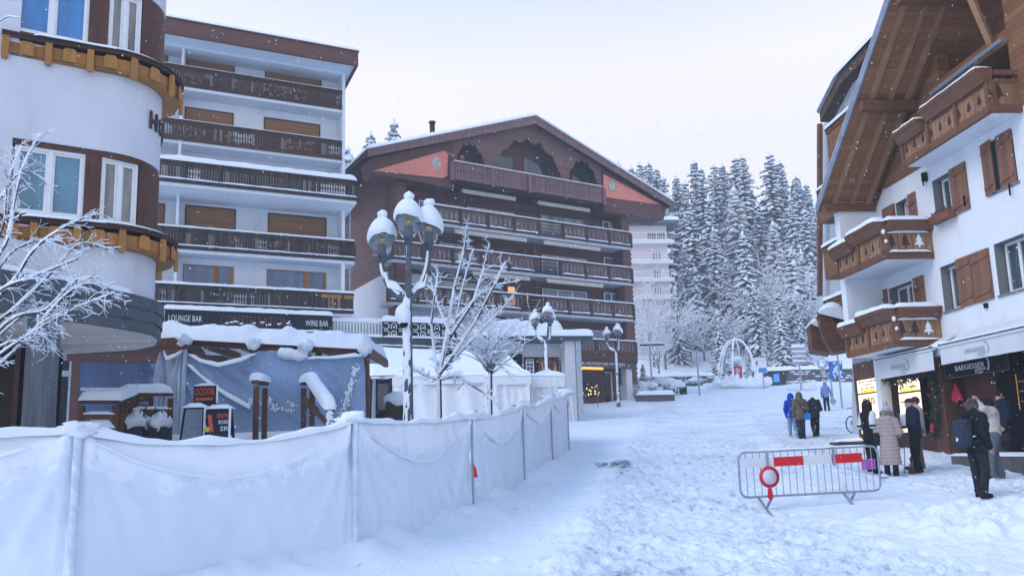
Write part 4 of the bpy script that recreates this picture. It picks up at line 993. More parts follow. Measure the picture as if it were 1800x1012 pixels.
def window(o, sash=True, gl=None):
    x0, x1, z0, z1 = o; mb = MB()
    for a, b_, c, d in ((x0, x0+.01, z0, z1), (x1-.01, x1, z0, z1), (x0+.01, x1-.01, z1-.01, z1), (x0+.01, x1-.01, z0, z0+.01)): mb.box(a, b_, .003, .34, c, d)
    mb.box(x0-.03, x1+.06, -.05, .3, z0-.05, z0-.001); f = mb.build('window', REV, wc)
    mb = MB(); t = .07; a, b_ = x0+.08, x1-.02
    for p in ((a, a+t, z0+.03, z1-.02), (b_-t, b_, z0+.03, z1-.02), (a+t, b_-t, z0+.03, z0+.03+t), (a+t, b_-t, z1-.02-t, z1-.02), ((a+b_)/2-.05, (a+b_)/2+.05, z0+.03+t, z1-.02-t)): mb.box(p[0], p[1], .24, .31, p[2], p[3])
    mb.build('sash', WHITEP, f); mb = MB(); mb.box(a+t, b_-t, .275, .29, z0+.1, z1-.09); mb.build('pane', gl or DGLASS, f)
    return f
PANE = glass('teal_pane', (.05, .09, .11), .05)
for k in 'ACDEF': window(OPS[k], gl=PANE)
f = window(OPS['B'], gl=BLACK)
def shut(p0, p1, ref, tilt=0):
    """one open shutter: board panel with two ledges and hinges"""
    x0, x1 = q(*p0)[0], q(*p1)[0]; o = OPS[ref]; z0, z1 = o[2]-.02, o[3]+.03
    mb = MB(); mb.box(0, x1-x0, -.035, 0, z0, z1)
    for zz in (z0+(z1-z0)*.16, z0+(z1-z0)*.84): mb.bar((.03, -.05, zz-.04), (x1-x0-.03, -.05, zz+.04), .028, .09)
    s_ = mb.build('shutter', SHT, wc, (x0, -.012, 0)); s_.rotation_euler = (0, 0, tilt); return s_
shut((1673, 330), (1704, 340), 'A'); shut((1730, 300), (1751, 300), 'B', R(-6)); shut((1759, 300), (1787, 300), 'B'); shut((1686, 500), (1712, 500), 'C'); shut((1713, 495), (1745, 490), 'C')
shut((1552, 370), (1574, 370), 'E'); shut((1597, 350), (1611, 350), 'E'); shut((1545, 520), (1561, 520), 'F'); shut((1607, 500), (1625, 495), 'F')
mb = MB(); a, z = q(1650, 388); mb.prism([(a, -.28, z-.12), (a+.9, -.28, z-.12), (a+.9, -.32, z+.08), (a, -.32, z+.08)], (0, .25, 0))
fb = mb.build('flower_box', M('terracotta', (.22, .085, .055), .7), wc); mb = MB()
rr = random.Random(5)
for k in range(60): x = a+rr.uniform(.05, .85); mb.tube([(x, -.18, z+.05), (x+rr.uniform(-.08, .08), -.18+rr.uniform(-.1, .05), z+.12+rr.uniform(0, .1))], .012, 3)
mb.build('dry_plant', M('dry_stems', (.12, .07, .05), .9), fb)
mb = MB()
for p in ((1627, 315), (1780, 330), (1700, 350)):
    x, z = q(*p); mb.bar((x, -.09, z-.2), (x, -.09, z+.1), .03, .03); mb.bar((x, -.09, z+.05), (x, 0, z+.05), .03, .03)
x, z = q(1629, 312); mb.box(x-.05, x+.07, -.14, -.02, z-.12, z+.14); x, z = q(1735, 537); mb.lathe([(.001, -.06), (.06, -.06), (.07, .06), (.001, .06)], (x, -.03, z), 10); mb.build('wall_fitting', BLACK, wc)
# timber attic wall with a recessed loggia
xl_, zl_ = q(1535, 350); VL = Vector
# roof plane: find the verge overhang so that the eave corner lines up with the eave beam
best = min((abs(q(1441, 351, -y/100)[0]-q(1535, 351)[0]), y/100) for y in range(100, 300)); yv = -best[1]
e0 = q(1441, 351, yv); e1 = q(1560, 0, yv); slope = (e1[1]-e0[1])/(e1[0]-e0[0]); print('verge', yv, e0, e1, slope)
def zr(x): return e0[1]+slope*(x-e0[0])
XR = e0[0]+9.2               # ridge
def zr2(x): return zr(x) if x <= XR else 2*zr(XR)-zr(x)
mb = MB(); xg0, xg1 = q(1660, 200)[0], q(1776, 100)[0]
def zs(x): return zr2(x)-.42
def gable(mb, xa, xb, z0, y0, y1):
    pts = [(xa, y0, z0), (xb, y0, z0), (xb, y0, zs(xb))]+([(XR, y0, zs(XR))] if xa < XR < xb else [])+[(xa, y0, zs(xa))]
    mb.prism(pts, (0, y1-y0, 0))
gable(mb, X0-.3, xg0, zW+.003, -.03, .3); gable(mb, xg1, XR*2-X0, zW+.003, -.03, .3); gable(mb, xg0-.1, xg1+.1, zW, 1.3, 1.5); mb.box(xg0, xg1, -.03, 1.3, q(1660, 160)[1]+.02, q(1660, 160)[1]+.4)
mb.build('timber_gable', RW, wc)
mb = MB(); mb.tube([(xg0-.2, -.2, q(1660, 156)[1]), (xg1+.1, -.2, q(1660, 156)[1])], .075, 8); mb.build('awning_roller', GALV, wc)
mb = MB(); mb.box(xg0+.4, xg1-.4, 1.26, 1.295, zW, zW+2.0); mb.build('loggia_door', DGLASS, wc)
mb = MB(); vb = MB(); sn = MB(); yb = 9.5
xe = e0[0]-.25
for a, c in (((xe, zr(xe)), (XR, zr(XR))), ((XR, zr(XR)), (2*XR-xe, zr(xe)))):
    mb.prism([(a[0], yv, a[1]), (c[0], yv, c[1]), (c[0], yv, c[1]-.16), (a[0], yv, a[1]-.16)][::-1], (0, yb-yv, 0))
    vb.prism([(a[0], yv-.05, a[1]+.10), (c[0], yv-.05, c[1]+.10), (c[0], yv-.05, c[1]-.24), (a[0], yv-.05, a[1]-.24)][::-1], (0, .046, 0))
    sn.snow_sheet([(a[0], yv-.06, a[1]+.02), (c[0], yv-.06, c[1]+.02), (c[0], yb, c[1]+.02), (a[0], yb, a[1]+.02)], .22, 20, 10, edge=.2)
rf = mb.build('roof', RSOF, wc); vb.build('verge_board', M('blue_grey_flashing', (.22, .27, .35), .45, .2, 4), rf); sn.build('snow_layer', SNOW, rf)
RAFT = wood('rafter_timber', (.36, .20, .11), 'x', .3, .15, .3)
for k, yy in enumerate((yv+.35, yv+.95, yv+1.5)):
    mb = MB(); mb.prism([(xe+.3, yy, zr(xe+.3)-.17), (XR, yy, zr(XR)-.17), (XR, yy, zr(XR)-.33), (xe+.3, yy, zr(xe+.3)-.33)][::-1], (0, .14, 0)); mb.build('rafter', RAFT, rf)
for px, py in ((1515, 197), (1580, 0)):
    x = q(px, py, yv+.1)[0]; mb = MB(); mb.box(x-.12, x+.12, yv+.08, .3, zr(x)-.62, zr(x)-.335); mb.build('purlin', RBM, rf)
mb = MB(); x = e0[0]+.02; mb.box(x-.1, x+.14, yv+.05, -.04, zr(x)-.46, zr(x)-.165); mb.build('eave_beam', RBM, rf)
xa, za = q(1662, 10, -1.6); xb, zb = q(1742, 78, -.1); mb = MB(); mb.bar((xa, -1.6, zr2(xa)-.5), (xb, -.1, zb), .14, .14); mb.build('brace', RAFT, rf)
# balconies
def tree_inset(mb, x, y, z, h, m=0):
    w = h*.36
    mb.prism([(x-w*.15, y, z), (x+w*.15, y, z), (x+w*.15, y, z+h*.18), (x+w, y, z+h*.18), (x+w*.35, y, z+h*.5), (x+w*.65, y, z+h*.5), (x, y, z+h), (x-w*.65, y, z+h*.5), (x-w*.35, y, z+h*.5), (x-w, y, z+h*.18), (x-w*.15, y, z+h*.18)], (0, .006, 0), m)
def tree_inset_x(mb, x, y, z, h, m=0):
    w = h*.36
    mb.prism([(x, y+a*w, z+b*h) for a, b in ((-.15, 0), (.15, 0), (.15, .18), (1, .18), (.35, .5), (.65, .5), (0, 1), (-.65, .5), (-.35, .5), (-1, .18), (-.15, .18))], (-.006, 0, 0), m)
def chalet_balcony(xn, xf, yo, zb, zt, tiers, seed, cut, endcut):
    """xn = near end, xf = far end (local x), yo = projection; front boards, end boards, planter tops"""
    h = zt-zb; rr = random.Random(seed); mb = MB()
    mb.box(xf, xn, yo+.06, 0, zb-.02, zb+.10); b = mb.build('balcony', RPL, wc)
    mb = MB(); mb.box(xf, xn+.02, yo-.05, yo+.05, zb-.03, zb+.17); mb.box(xn-.08, xn+.02, yo+.05, -.01, zb-.03, zb+.17)
    L = xn-xf; n = max(2, round(L/1.3))
    for k in range(n+1): x = xf+.04+k*(L-.1)/n; mb.box(x-.06, x+.06, yo-.07, yo+.04, zb, zt-.3)
    mb.box(xn-.07, xn+.035, yo+.04, yo+.14, zb, zt-.3); mb.box(xf, xn, yo-.02, yo+.05, zt-.36, zt-.24); mb.box(xn-.06, xn+.02, yo+.14, -.01, zt-.36, zt-.24); mb.box(xn-.07, xn+.03, yo+.15, -.01, zt-.14, zt-.02); mb.build('beam', RBM, b)
    mb = MB(); m = round(L/.2); cm = MB()
    for k in range(m):
        x = xf+k*L/m; mb.box(x+.008, x+L/m-.008, yo+rr.uniform(-.012, -.004), yo+.03, zb+.17, zt-.36)
        if k % 2 == 0: tree_inset(cm, x+L/m, yo-.022, zb+.32, .27)
    me_ = -yo; m2 = round(me_/.2)
    for k in range(m2):
        y = yo+k*me_/m2; mb.box(xn-.03, xn+rr.uniform(.002, .012), y+.008, y+me_/m2-.008, zb+.17, zt-.36)
    mb.build('board', RWV, b)
    cm2 = MB()
    for k in range(1, m2, 2): tree_inset_x(cm2 if k > m2*.6 else cm, xn+.022, yo+k*me_/m2, zb+.30, .42)
    cm.build('dark_tree_inset', DKBEAM, b)  # raised dark pieces, shade of the fretwork holes put in as colour
    if endcut: cm2.build('snow_filled_cut_out', SNOW, b)
    sn = MB(); pl = MB()
    for (a, c, dz) in tiers:
        xa_, xb_ = xf+L*a, xf+L*c
        pl.prism([(xa_, yo-.12, zt-.36+dz), (xa_, yo+.10, zt-.36+dz), (xa_, yo+.12, zt+dz), (xa_, yo-.30, zt+dz), (xa_, yo-.30, zt-.06+dz)], (xb_-xa_, 0, 0))
        ns = int((xb_-xa_)/.12)
        for k in range(ns): x = xa_+k*(xb_-xa_)/ns; w_ = (xb_-xa_)/ns; pl.prism([(x, yo-.31, zt-.05+dz), (x+w_, yo-.31, zt-.05+dz), (x+w_*.5, yo-.31, zt-.12+dz)][::-1], (0, .012, 0))
        sn.snow_bar([(xa_-.03, yo-.09, zt+dz), (xb_+.03, yo-.09, zt+dz)], .48, .08 if seed == 1 else .15, seed=seed+a, lump=.4)
    if endcut:
        pl.prism([(xn-.1, yo+.1, zt-.30), (xn+.12, yo+.1, zt-.30), (xn+.20, yo+.1, zt), (xn-.1, yo+.1, zt)], (0, -yo-.12, 0))
        sn.snow_bar([(xn+.04, yo+.0, zt), (xn+.04, -.05, zt)], .34, .13, seed=seed+7, lump=.3); sn.snow_bar([(xn+.02, yo+.1, zt-.36), (xn+.02, -.1, zt-.36)], .1, .06, seed=seed, lump=.8); sn.snow_bar([(xn+.03, yo+.1, zb+.17), (xn+.03, -.1, zb+.17)], .1, .05, seed=seed+2, lump=.8)
        sn.ball((xn+.04, yo-.02, zt-.33), (.06, .06, .08), 8, 6); sn.ball((xn+.06, yo+.02, zt-.62), (.05, .05, .06), 8, 6)
    pl.build('planter', RBM, b); sn.build('snow_layer', SNOW, b); return b
y1 = [-y/100 for y in range(80, 220) if abs(q(1556, 455, -y/100)[0]-q(1641, 452)[0]) < .03] or [-1.4]; y1 = y1[len(y1)//2]
zb2, zt2 = q(1640, 453)[1], q(1638, 388)[1]; xn2 = q(1640, 430)[0]; print('balc', y1, zb2, zt2, xn2)
chalet_balcony(xn2, X0+.0, y1, zb2, zt2+.02, ((-.02, .42, -.14), (.40, 1.0, .0)), 3, 1, 1)
zb1, zt1 = q(1656, 606)[1], q(1652, 540)[1]; xn1 = q(1655, 580)[0]; y0_ = [-y/100 for y in range(80, 220) if abs(q(1576, 606, -y/100)[0]-xn1) < .03] or [-1.4]; y0_ = y0_[len(y0_)//2]
print('balc1', y0_, zb1, zt1, xn1)
chalet_balcony(xn1, X0+.0, y0_, zb1, zt1+.02, ((-.02, .42, -.14), (.40, 1.0, .0)), 5, 1, 1)
xn3 = q(1792, 150)[0]; y3 = [-y/100 for y in range(30, 160) if abs(q(1744, 190, -y/100)[0]-xn3) < .04] or [-.7]; y3 = y3[len(y3)//2]; zb3 = q(1744, 195, y3)[1]; zt3 = q(1744, 116, y3)[1]; xf3 = q(1592, 305, y3)[0]; print('balc3', y3, zb3, zt3, xn3, xf3)
chalet_balcony(xn3, xf3, y3, zb3, zt3, ((0, .30, -.10), (.36, 1.0, .05)), 1, 1, 0)
# ground-floor shop front
zF_ = zG-.003; mb = MB(); mb.box(X0-.1, XN, .30, .5, -.9, zF_)
mb.build('shop_wall', SHF, wc)
pL = [q(p, 700) [0] for p in (1510, 1548, 1580, 1621, 1645, 1667)]
mb = MB()
for a, b_ in ((X0+.03, pL[0]), (pL[4], pL[5])): 
    mb = MB(); mb.box(a, b_, -.12, .28, -.9, zF_); mb.build('timber_pillar', M('worn_brown_pillar', (.10, .045, .032), .6, .5, 2.5, stretch=(2, 2, .6)), wc)
mb = MB(); mb.box(pL[0]+.01, pL[4]-.01, -.06, .28, q(1580, 648)[1], zF_); mb.box(pL[0]+.01, pL[4]-.01, -.08, .28, -.9, q(1530, 765)[1]); mb.build('shop_fascia', SHF, wc)
def disp(a, b_, ys, lines, big):
    d = thing('lit_display', 'x', 'display'); zt, zm, zb = ys
    return d
LIT = emit('warm_lit_panel', (1, .70, .44), .72); LITY = emit('warm_lit_header', (1, .78, .52), .82); ORG = emit('orange_lit_strip', (1, .50, .05), .95); INK = M('brown_ink', (.06, .035, .03), .6)
def lit_panel(p0, p1, yt, ym, yb_, lines, orange, brand, label):
    xa, xb = q(p0, ym, -.1)[0], q(p1, ym, -.1)[0]; zt, zm, zb = q(p0, yt, -.1)[1], q(p0, ym, -.1)[1], q(p0, yb_, -.1)[1]; w_ = xb-xa
    p = fr.world(xa, -.11, zb); t = thing('lit_display', label, 'shop display', p, fr.a)
    mb = MB(); mb.box(-.05, w_+.05, .0, .2, -.05, zt-zb+.05); mb.build('case', BLACK, t)
    mb = MB(); mb.box(0, w_, -.02, -.004, zm-zb+.03, zt-zb); mb.build('header_panel', LITY, t)
    mb = MB(); mb.box(0, w_, -.02, -.004, 0, zm-zb-.03); mb.build('picture_panel', LIT, t)
    mb = MB(); hh = zt-zm; n = len(lines)
    for k, s_ in enumerate(lines):
        if s_: text(mb, s_, (w_/2, -.026, zt-zb-hh*(.16+.235*k)), w=w_*min(.9, .06*len(s_)), h=hh*.15, bold=.035)
    if orange: text(mb, orange, (w_/2, -.034, zm-zb+.03+hh*.10), w=w_*.6, h=hh*.09, bold=.02); text(mb, brand, (w_*.5, -.026, zm-zb-.26), w=w_*.15*len(brand), h=.22, bold=.02)
    mb.build('lettering', INK, t); mb = MB(); mb.box(w_*.15, w_*.85, -.028, -.02, zm-zb+.03+hh*.0, zm-zb+.03+hh*.2); mb.build('orange_band', ORG, t)
lit_panel(1510, 1547, 669, 693, 762, ('SERVICE & REPAIR', 'CENTER', 'BATTERY-BAR'), 'ACHAT D OR', 'ORIS', 'tall lit shop display with ORIS below SERVICE & REPAIR CENTER, next to the white corner pillar')
lit_panel(1581, 1619, 668, 691, 760, ('', '', 'MONTAG-FREITAG'), '', 'B', 'tall lit shop display behind the man in the cap, right of the ORIS display')
xa, xb = q(1661, 655, -.14)[0], q(1774, 640, -.14)[0]; zt, zb = q(1661, 634, -.14)[1], q(1661, 658, -.14)[1]
sg = thing('shop_sign', 'black shop sign reading SAEGESSER montres bijoux over the dark doorway', 'sign', fr.world(xa, -.14, zb-.14), fr.a); w_, h_ = xb-xa, zt-zb+.22
mb = MB(); mb.box(0, w_, 0, .28, 0, h_); sb = mb.build('board', BLACK, sg); mb = MB()
for a, b_, c, d in ((0, w_, 0, .03), (0, w_, h_-.03, h_), (0, .03, .03, h_-.03), (w_-.03, w_, .03, h_-.03)): mb.box(a, b_, -.015, 0, c, d)
mb.build('rim', M('bronze_rim', (.07, .055, .045), .5), sg); mb = MB(); text(mb, 'SAEGESSER', (w_*.42, -.012, h_*.42), w=w_*.47, h=h_*.22); text(mb, 'montres', (w_*.585, -.012, h_*.24), w=w_*.16, h=h_*.11); text(mb, 'bijoux', (w_*.57, -.012, h_*.11), w=w_*.13, h=h_*.10)
mb.tube([(w_*(.66+.06*math.cos(t)), -.012, h_*(.42+.34*math.sin(t))) for t in np.linspace(-.9, 1.5, 14)], .022, 4, smooth=False); mb.build('lettering', WHITEP, sg)
# entrance: near-black panel painted for the unlit interior, door, warm shelf light, red paper tree decoration
mb = MB(); a = q(1690, 720)[0]; mb.box(a, q(1741, 700)[0], .2, .295, -.9, zF_); mb.build('door', wood('red_brown_door', (.075, .020, .018), 'z', .5, .2), wc)
mb = MB(); mb.box(q(1745, 700)[0], XN, .22, .295, -.9, zF_); mb.build('shop_window', M('interior_shade_paint', (.003, .0028, .0035), .6, spec=.08), wc)
mb = MB(); a = q(1787, 700, .15)[0]; z = q(1787, 720, .15)[1]
mb.box(a, a+.022, .19, .2, z, z+.9)
for k in range(3): mb.box(a+.06, a+.5, .192, .2, z+.2+.25*k, z+.212+.25*k)
mb.build('shelf_light', emit('gold_shelf_light', (.5, .28, .06), .22), wc)
xd, zd = q(1681, 690, .12); mb = MB(); w_ = .28
for k, (b0, z0, z1) in enumerate(((1, 0, .16), (.8, .18, .3), (.62, .32, .42), (.45, .44, .53), (.28, .55, .63), (.13, .65, .75))): z0 *= .66; z1 *= .66; mb.prism([(xd-w_*b0, .1, zd-.22+z0), (xd+w_*b0, .1, zd-.22+z0), (xd+w_*b0*.8, .1, zd-.22+z1), (xd-w_*b0*.8, .1, zd-.22+z1)][::-1], (0, .03, 0))
o = mb.build('red_tree_ornament', M('red_paper', (.55, .04, .07), .5, .3, 8)); o.matrix_world = Matrix.Translation((fr.o.x, fr.o.y, fr.z0)) @ Matrix.Rotation(fr.a, 4, 'Z'); tag(o, 'small red paper christmas tree hanging on the brown shop door', 'ornament')
mb = MB(); mb.box(q(1770, 800)[0], XN, -1.5, .2, -.9, q(1775, 797)[1]); st = mb.build('entrance_step', M('stone_step', (.12, .11, .11), .8), wc)
mb = MB(); mb.snow_sheet([(q(1770, 800)[0], -1.52, q(1775, 797)[1]), (XN, -1.52, q(1775, 797)[1]), (XN, -.3, q(1775, 797)[1]), (q(1770, 800)[0], -.3, q(1775, 797)[1])], .06); mb.build('snow_layer', SNOW, st)
# awnings: valances with faint lettering
AWN = plaster('awning_white', (.62, .66, .70), .06); AINK = M('awning_ink', (.30, .33, .38), .6)
def awning(tl, bl, tr, yl, snow_, label):
    xa, zt = q(*tl, yl); zb = q(*bl, yl)[1]; xb = q(*tr, yl)[0]; L = xb-xa; h = zt-zb
    t = thing('awning', label, 'awning', fr.world(xa, yl, zb), fr.a)
    mb = MB(); n = 24; rows = []
    for k in range(2):
        rows.append([(L*i/n, -.02+.02*math.sin(i*1.3)*(1-k), k*h) for i in range(n+1)])
    mb.grid(rows, 0, True); rows2 = [[(x, y+.012, z) for x, y, z in r] for r in rows]; mb.grid(rows2, 0, True); mb.build('valance', AWN, t)
    mb = MB(); mb.box(0, L, -.05, .04, h-.02, h+.05); mb.prism([(0, .04, h), (0, .04, h+.04), (0, -yl-.05, h+.42), (0, -yl-.05, h+.38)], (L, 0, 0)); mb.build('roof_cloth', AWN, t)
    mb = MB(); mb.box(0, L, -.065, -.02, h+.05, h+.10); mb.build('front_bar', M('navy_bar', (.03, .05, .10), .5), t)
    mb = MB(); text(mb, 'SAEGESSER', (L*.43 if L > 4 else L*.42, -.05, h*.50), w=min(.62, L*.2)*1.3, h=h*.22); text(mb, 'montres', (L*.43+.25, -.05, h*.28), w=.34, h=h*.09); text(mb, 'bijoux', (L*.43+.22, -.05, h*.14), w=.28, h=h*.1)
    c = L*.43+.34; mb.tube([(c+.16*math.cos(a), -.045, h*(.45+.4*math.sin(a))) for a in np.linspace(-.7, 1.5, 12)], .012, 4, smooth=False); mb.build('lettering', AINK, t)
    mb = MB(); mb.snow_bar([(-.02, -.0, h+.09), (L, -.0, h+.09)], .16, snow_, seed=3); mb.build('snow_layer', SNOW, t)
awning((1541, 636), (1544, 667), (1640, 615), -.75, .03, 'short white awning reading SAEGESSER below the first floor balcony')
awning((1653, 611), (1657, 641), (1812, 565), -.75, .035, 'long white awning reading SAEGESSER over the shop entrance')
bx, bz = q(1640, 611, -.55); mb = MB(); mb.box(bx-.15, bx+.35, -.6, -.1, bz-.25, bz); jb = mb.build('junction_box', M('pale_box', (.45, .52, .6), .5), wc); mb = MB(); mb.ball((bx+.1, -.35, bz), (.32, .3, .17), 12, 6, wob=.3); mb.build('snow_layer', SNOW, jb)
# ------------------------------------------------------------------ evergreen garland with baubles round the lit window
g = thing('garland', 'dark evergreen garland with red baubles hung round the lit shop window', 'garland', fr.world(pL[1], -.25, 0), fr.a)
gp = [Vector((q(px, py, -.3)[0]-pL[1], 0, q(px, py, -.3)[1])) for px, py in ((1546, 668), (1560, 663), (1580, 668), (1600, 664), (1618, 656), (1634, 655), (1640, 668), (1640, 690), (1641, 715), (1641, 740), (1641, 765))]
mb = MB(); bb = MB(); rr = random.Random(2)
for a, c in zip(gp, gp[1:]):
    for k in range(int((c-a).length/.0045)):
        p = a.lerp(c, rr.random())+Vector((rr.gauss(0, .09), rr.gauss(0, .08), rr.gauss(0, .10))); d = Vector((rr.gauss(0, 1), rr.gauss(0, 1), rr.gauss(-.3, 1))).normalized()*.10; s_ = d.orthogonal().normalized()*.018
        mb.add([p-s_, p+s_, p+d+s_*.4, p+d-s_*.4], [(0, 1, 2, 3)])
    bb.ball(a.lerp(c, rr.random())+Vector((rr.gauss(0, .06), -.16, rr.gauss(0, .06))), .03, 8, 6)
mb.build('fir_twigs', M('fir_green', (.018, .035, .022), .8, .5, 9), g); bb.build('bauble', M('red_bauble', (.45, .02, .03), .2), g)
mb = MB(); mb.ball((q(1640, 755, -.35)[0]-pL[1], -.1, q(1640, 752, -.35)[1]), (.08, .07, .14), 8, 6, wob=.4); mb.build('ribbon', M('red_ribbon', (.35, .02, .035), .5), g)
# ------------------------------------------------------------------ tall house beyond, with its small snow-capped porch gables
YF = 1.6; fh = fr
BLU = plaster('blue_grey_render', (.50, .54, .60), .05)
hs_ = thing('tall_house', 'tall pale house with stacked timber balconies and a snowy roof behind the white chalet', 'house', fr.world(-4, YF, 0), fr.a)
def hp(px, py, yl): x, z = fr.pt(px, py, yl); return (x+4, yl-YF, z)
w_ = [hp(*p, YF) for p in ((1479, 160), (1640, -10), (1640, 606), (1445, 606), (1445, 225))]
mb = MB(); mb.prism(w_, (0, 8, 0)); mb.prism([hp(*p, YF+.3) for p in ((1498, 607), (1640, 607), (1640, 800), (1498, 800))], (0, 7, 0)); mb.build('wall', BLU, hs_)
a, c, d = hp(1442, 215, YF-.5), hp(1476, 148, YF-.5), hp(1640, -20, YF-.5)
mb = MB()
for p0, p1 in ((a, c), (c, d)): mb.prism([p0, p1, (p1[0], p1[1], p1[2]+.42), (p0[0], p0[1], p0[2]+.42)], (0, 9, 0))
rf = mb.build('roof', M('snowy_eave_timber', (.085, .055, .045), .8, .6, 5), hs_)
mb = MB(); mb.snow_sheet([(c[0]-.1, -.62, c[2]+.40), (d[0], -.62, d[2]+.40), (d[0], 8.5, d[2]+.40), (c[0]-.1, 8.5, c[2]+.40)], .34, 14, 14); mb.snow_bar([(a[0]-.05, -.45, a[2]+.42), (c[0], -.45, c[2]+.42)], .4, .14); mb.build('snow_layer', SNOW, rf)
mb = MB(); b0, b1 = hp(1441, 218, YF-.4), hp(1441, 520, YF-.4); mb.bar(b0, b1, .16, .2); mb.build('corner_board', RBM, hs_)
for px, py, pyb, pxr in ((1452, 230, 290, 1490), (1437, 338, 392, 1470), (1446, 437, 489, 1480), (1449, 530, 572, 1490)):
    yl = YF-.9; x0, _, z = hp(px, py, yl); zb = hp(px, pyb, yl)[2]; x1 = x0+5
    mb = MB(); mb.box(x0, x1, -.9, -.01, zb-.12, zb+.04); mb.box(x0, x1, -.95, -.82, z-.16, z); mb.box(x0-.02, x0+.1, -.82, -.01, z-.16, z); b = mb.build('balcony', RBM, hs_)
    mb = MB()
    for k in range(22): mb.box(x0+.23*k, x0+.2+.23*k, -.9, -.87, zb+.04, z-.16)
    for k in range(4): mb.box(x0+.02, x0+.05, -.82+.2*k, -.66+.2*k, zb+.04, z-.16)
    mb.build('board', RW, b); mb = MB(); mb.snow_bar([(x0-.02, -.88, z), (x1, -.88, z)], .3, .16, seed=px); mb.snow_bar([(x0+.04, -.8, z), (x0+.04, -.05, z)], .26, .14, seed=px+1); mb.build('snow_layer', SNOW, b)
    mb = MB(); mb.box(x0+.6, x1, -.04, -.005, zb+.05, z+1.0); mb.build('timber_cladding', RW, hs_)
def porch(poly, Y, dep, lump, label):
    c = P(*poly[-1], Y); t = thing('porch_gable', label, 'porch', c); mb = MB()
    mb.prism([P(px, py, Y)-c for px, py in poly], (.4, dep, 0)); mb.build('timber_gable', wood('porch_boards_%d' % poly[0][0], (.15, .06, .03), 'x', .18, .5), t)
    (x0, y0), (x1, y1), (xm, ym) = lump; a, b_, m_ = P(x0, y0, Y)-c, P(x1, y1, Y)-c, P(xm, ym, Y)-c
    rows = []
    for i in range(11):
        u = i/10; y = -.18+(dep+.3)*u; e = .6+.4*math.sqrt(max(0, 1-(1-min(1, min(u, 1-u)/.25))**2)); row = []
        for k in range(15):
            v = k/14; base = a.lerp(b_, v); hh = (m_.z-max(a.z, b_.z))
            row.append((base.x+.4*u, y, base.z+(hh+.0)*e*math.sin(math.pi*v)**.6*(1+.1*noise.noise(Vector((v*3, u*3, xm))))))
        rows.append(row)
    mb = MB(); mb.grid(rows); mb.add(rows[0], [tuple(range(15))]); mb.add(rows[-1], [tuple(range(15))[::-1]]); mb.build('snow_layer', SNOW, t)
porch([(1424, 567), (1440, 552), (1452, 575), (1462, 620), (1428, 614)], 31.5, 1.5, ((1422, 570), (1456, 585), (1434, 552)), 'smaller timber porch gable with a snow cap, left of the bigger one')
porch([(1437, 548), (1450, 545), (1470, 568), (1505, 572), (1505, 612), (1464, 619), (1446, 590)], 29.8, 1.2, ((1436, 552), (1500, 568), (1466, 522)), 'bigger timber porch gable under a thick rounded snow cap beside the first floor balcony')
# ------------------------------------------------------------------ sheeted construction fence
SHEET, nt, b = new_mat('white_plastic_sheet')     # plastic with snow clinging below its top edge
_tc = nt.nodes.new('ShaderNodeAttribute'); _tc.attribute_name = 'cling'; _n = tex_noise(nt, 5, 6, .7); _ad = nt.nodes.new('ShaderNodeMath'); _ad.operation = 'MULTIPLY_ADD'; nt.links.new(_tc.outputs['Fac'], _ad.inputs[0]); _ad.inputs[1].default_value = .75; nt.links.new(_n, _ad.inputs[2])
_c1 = ramp(nt, tex_noise(nt, .8, 5, .6, stretch=(1, 1, .5)), [(.3, (.64, .73, .85)), (.7, (.74, .82, .91))])
_mx = nt.nodes.new('ShaderNodeMixRGB'); nt.links.new(ramp(nt, _ad.outputs[0], [(.72, (0, 0, 0)), (.86, (1, 1, 1))]), _mx.inputs[0]); nt.links.new(_c1, _mx.inputs[1]); _mx.inputs[2].default_value = (.84, .89, .95, 1); nt.links.new(_mx.outputs[0], b.inputs['Base Color'])
b.inputs['Roughness'].default_value = .55; b.inputs['Specular IOR Level'].default_value = .3; bump(nt, b, tex_noise(nt, 6, 6, .7, stretch=(1, 1, .6)), .35, .03)

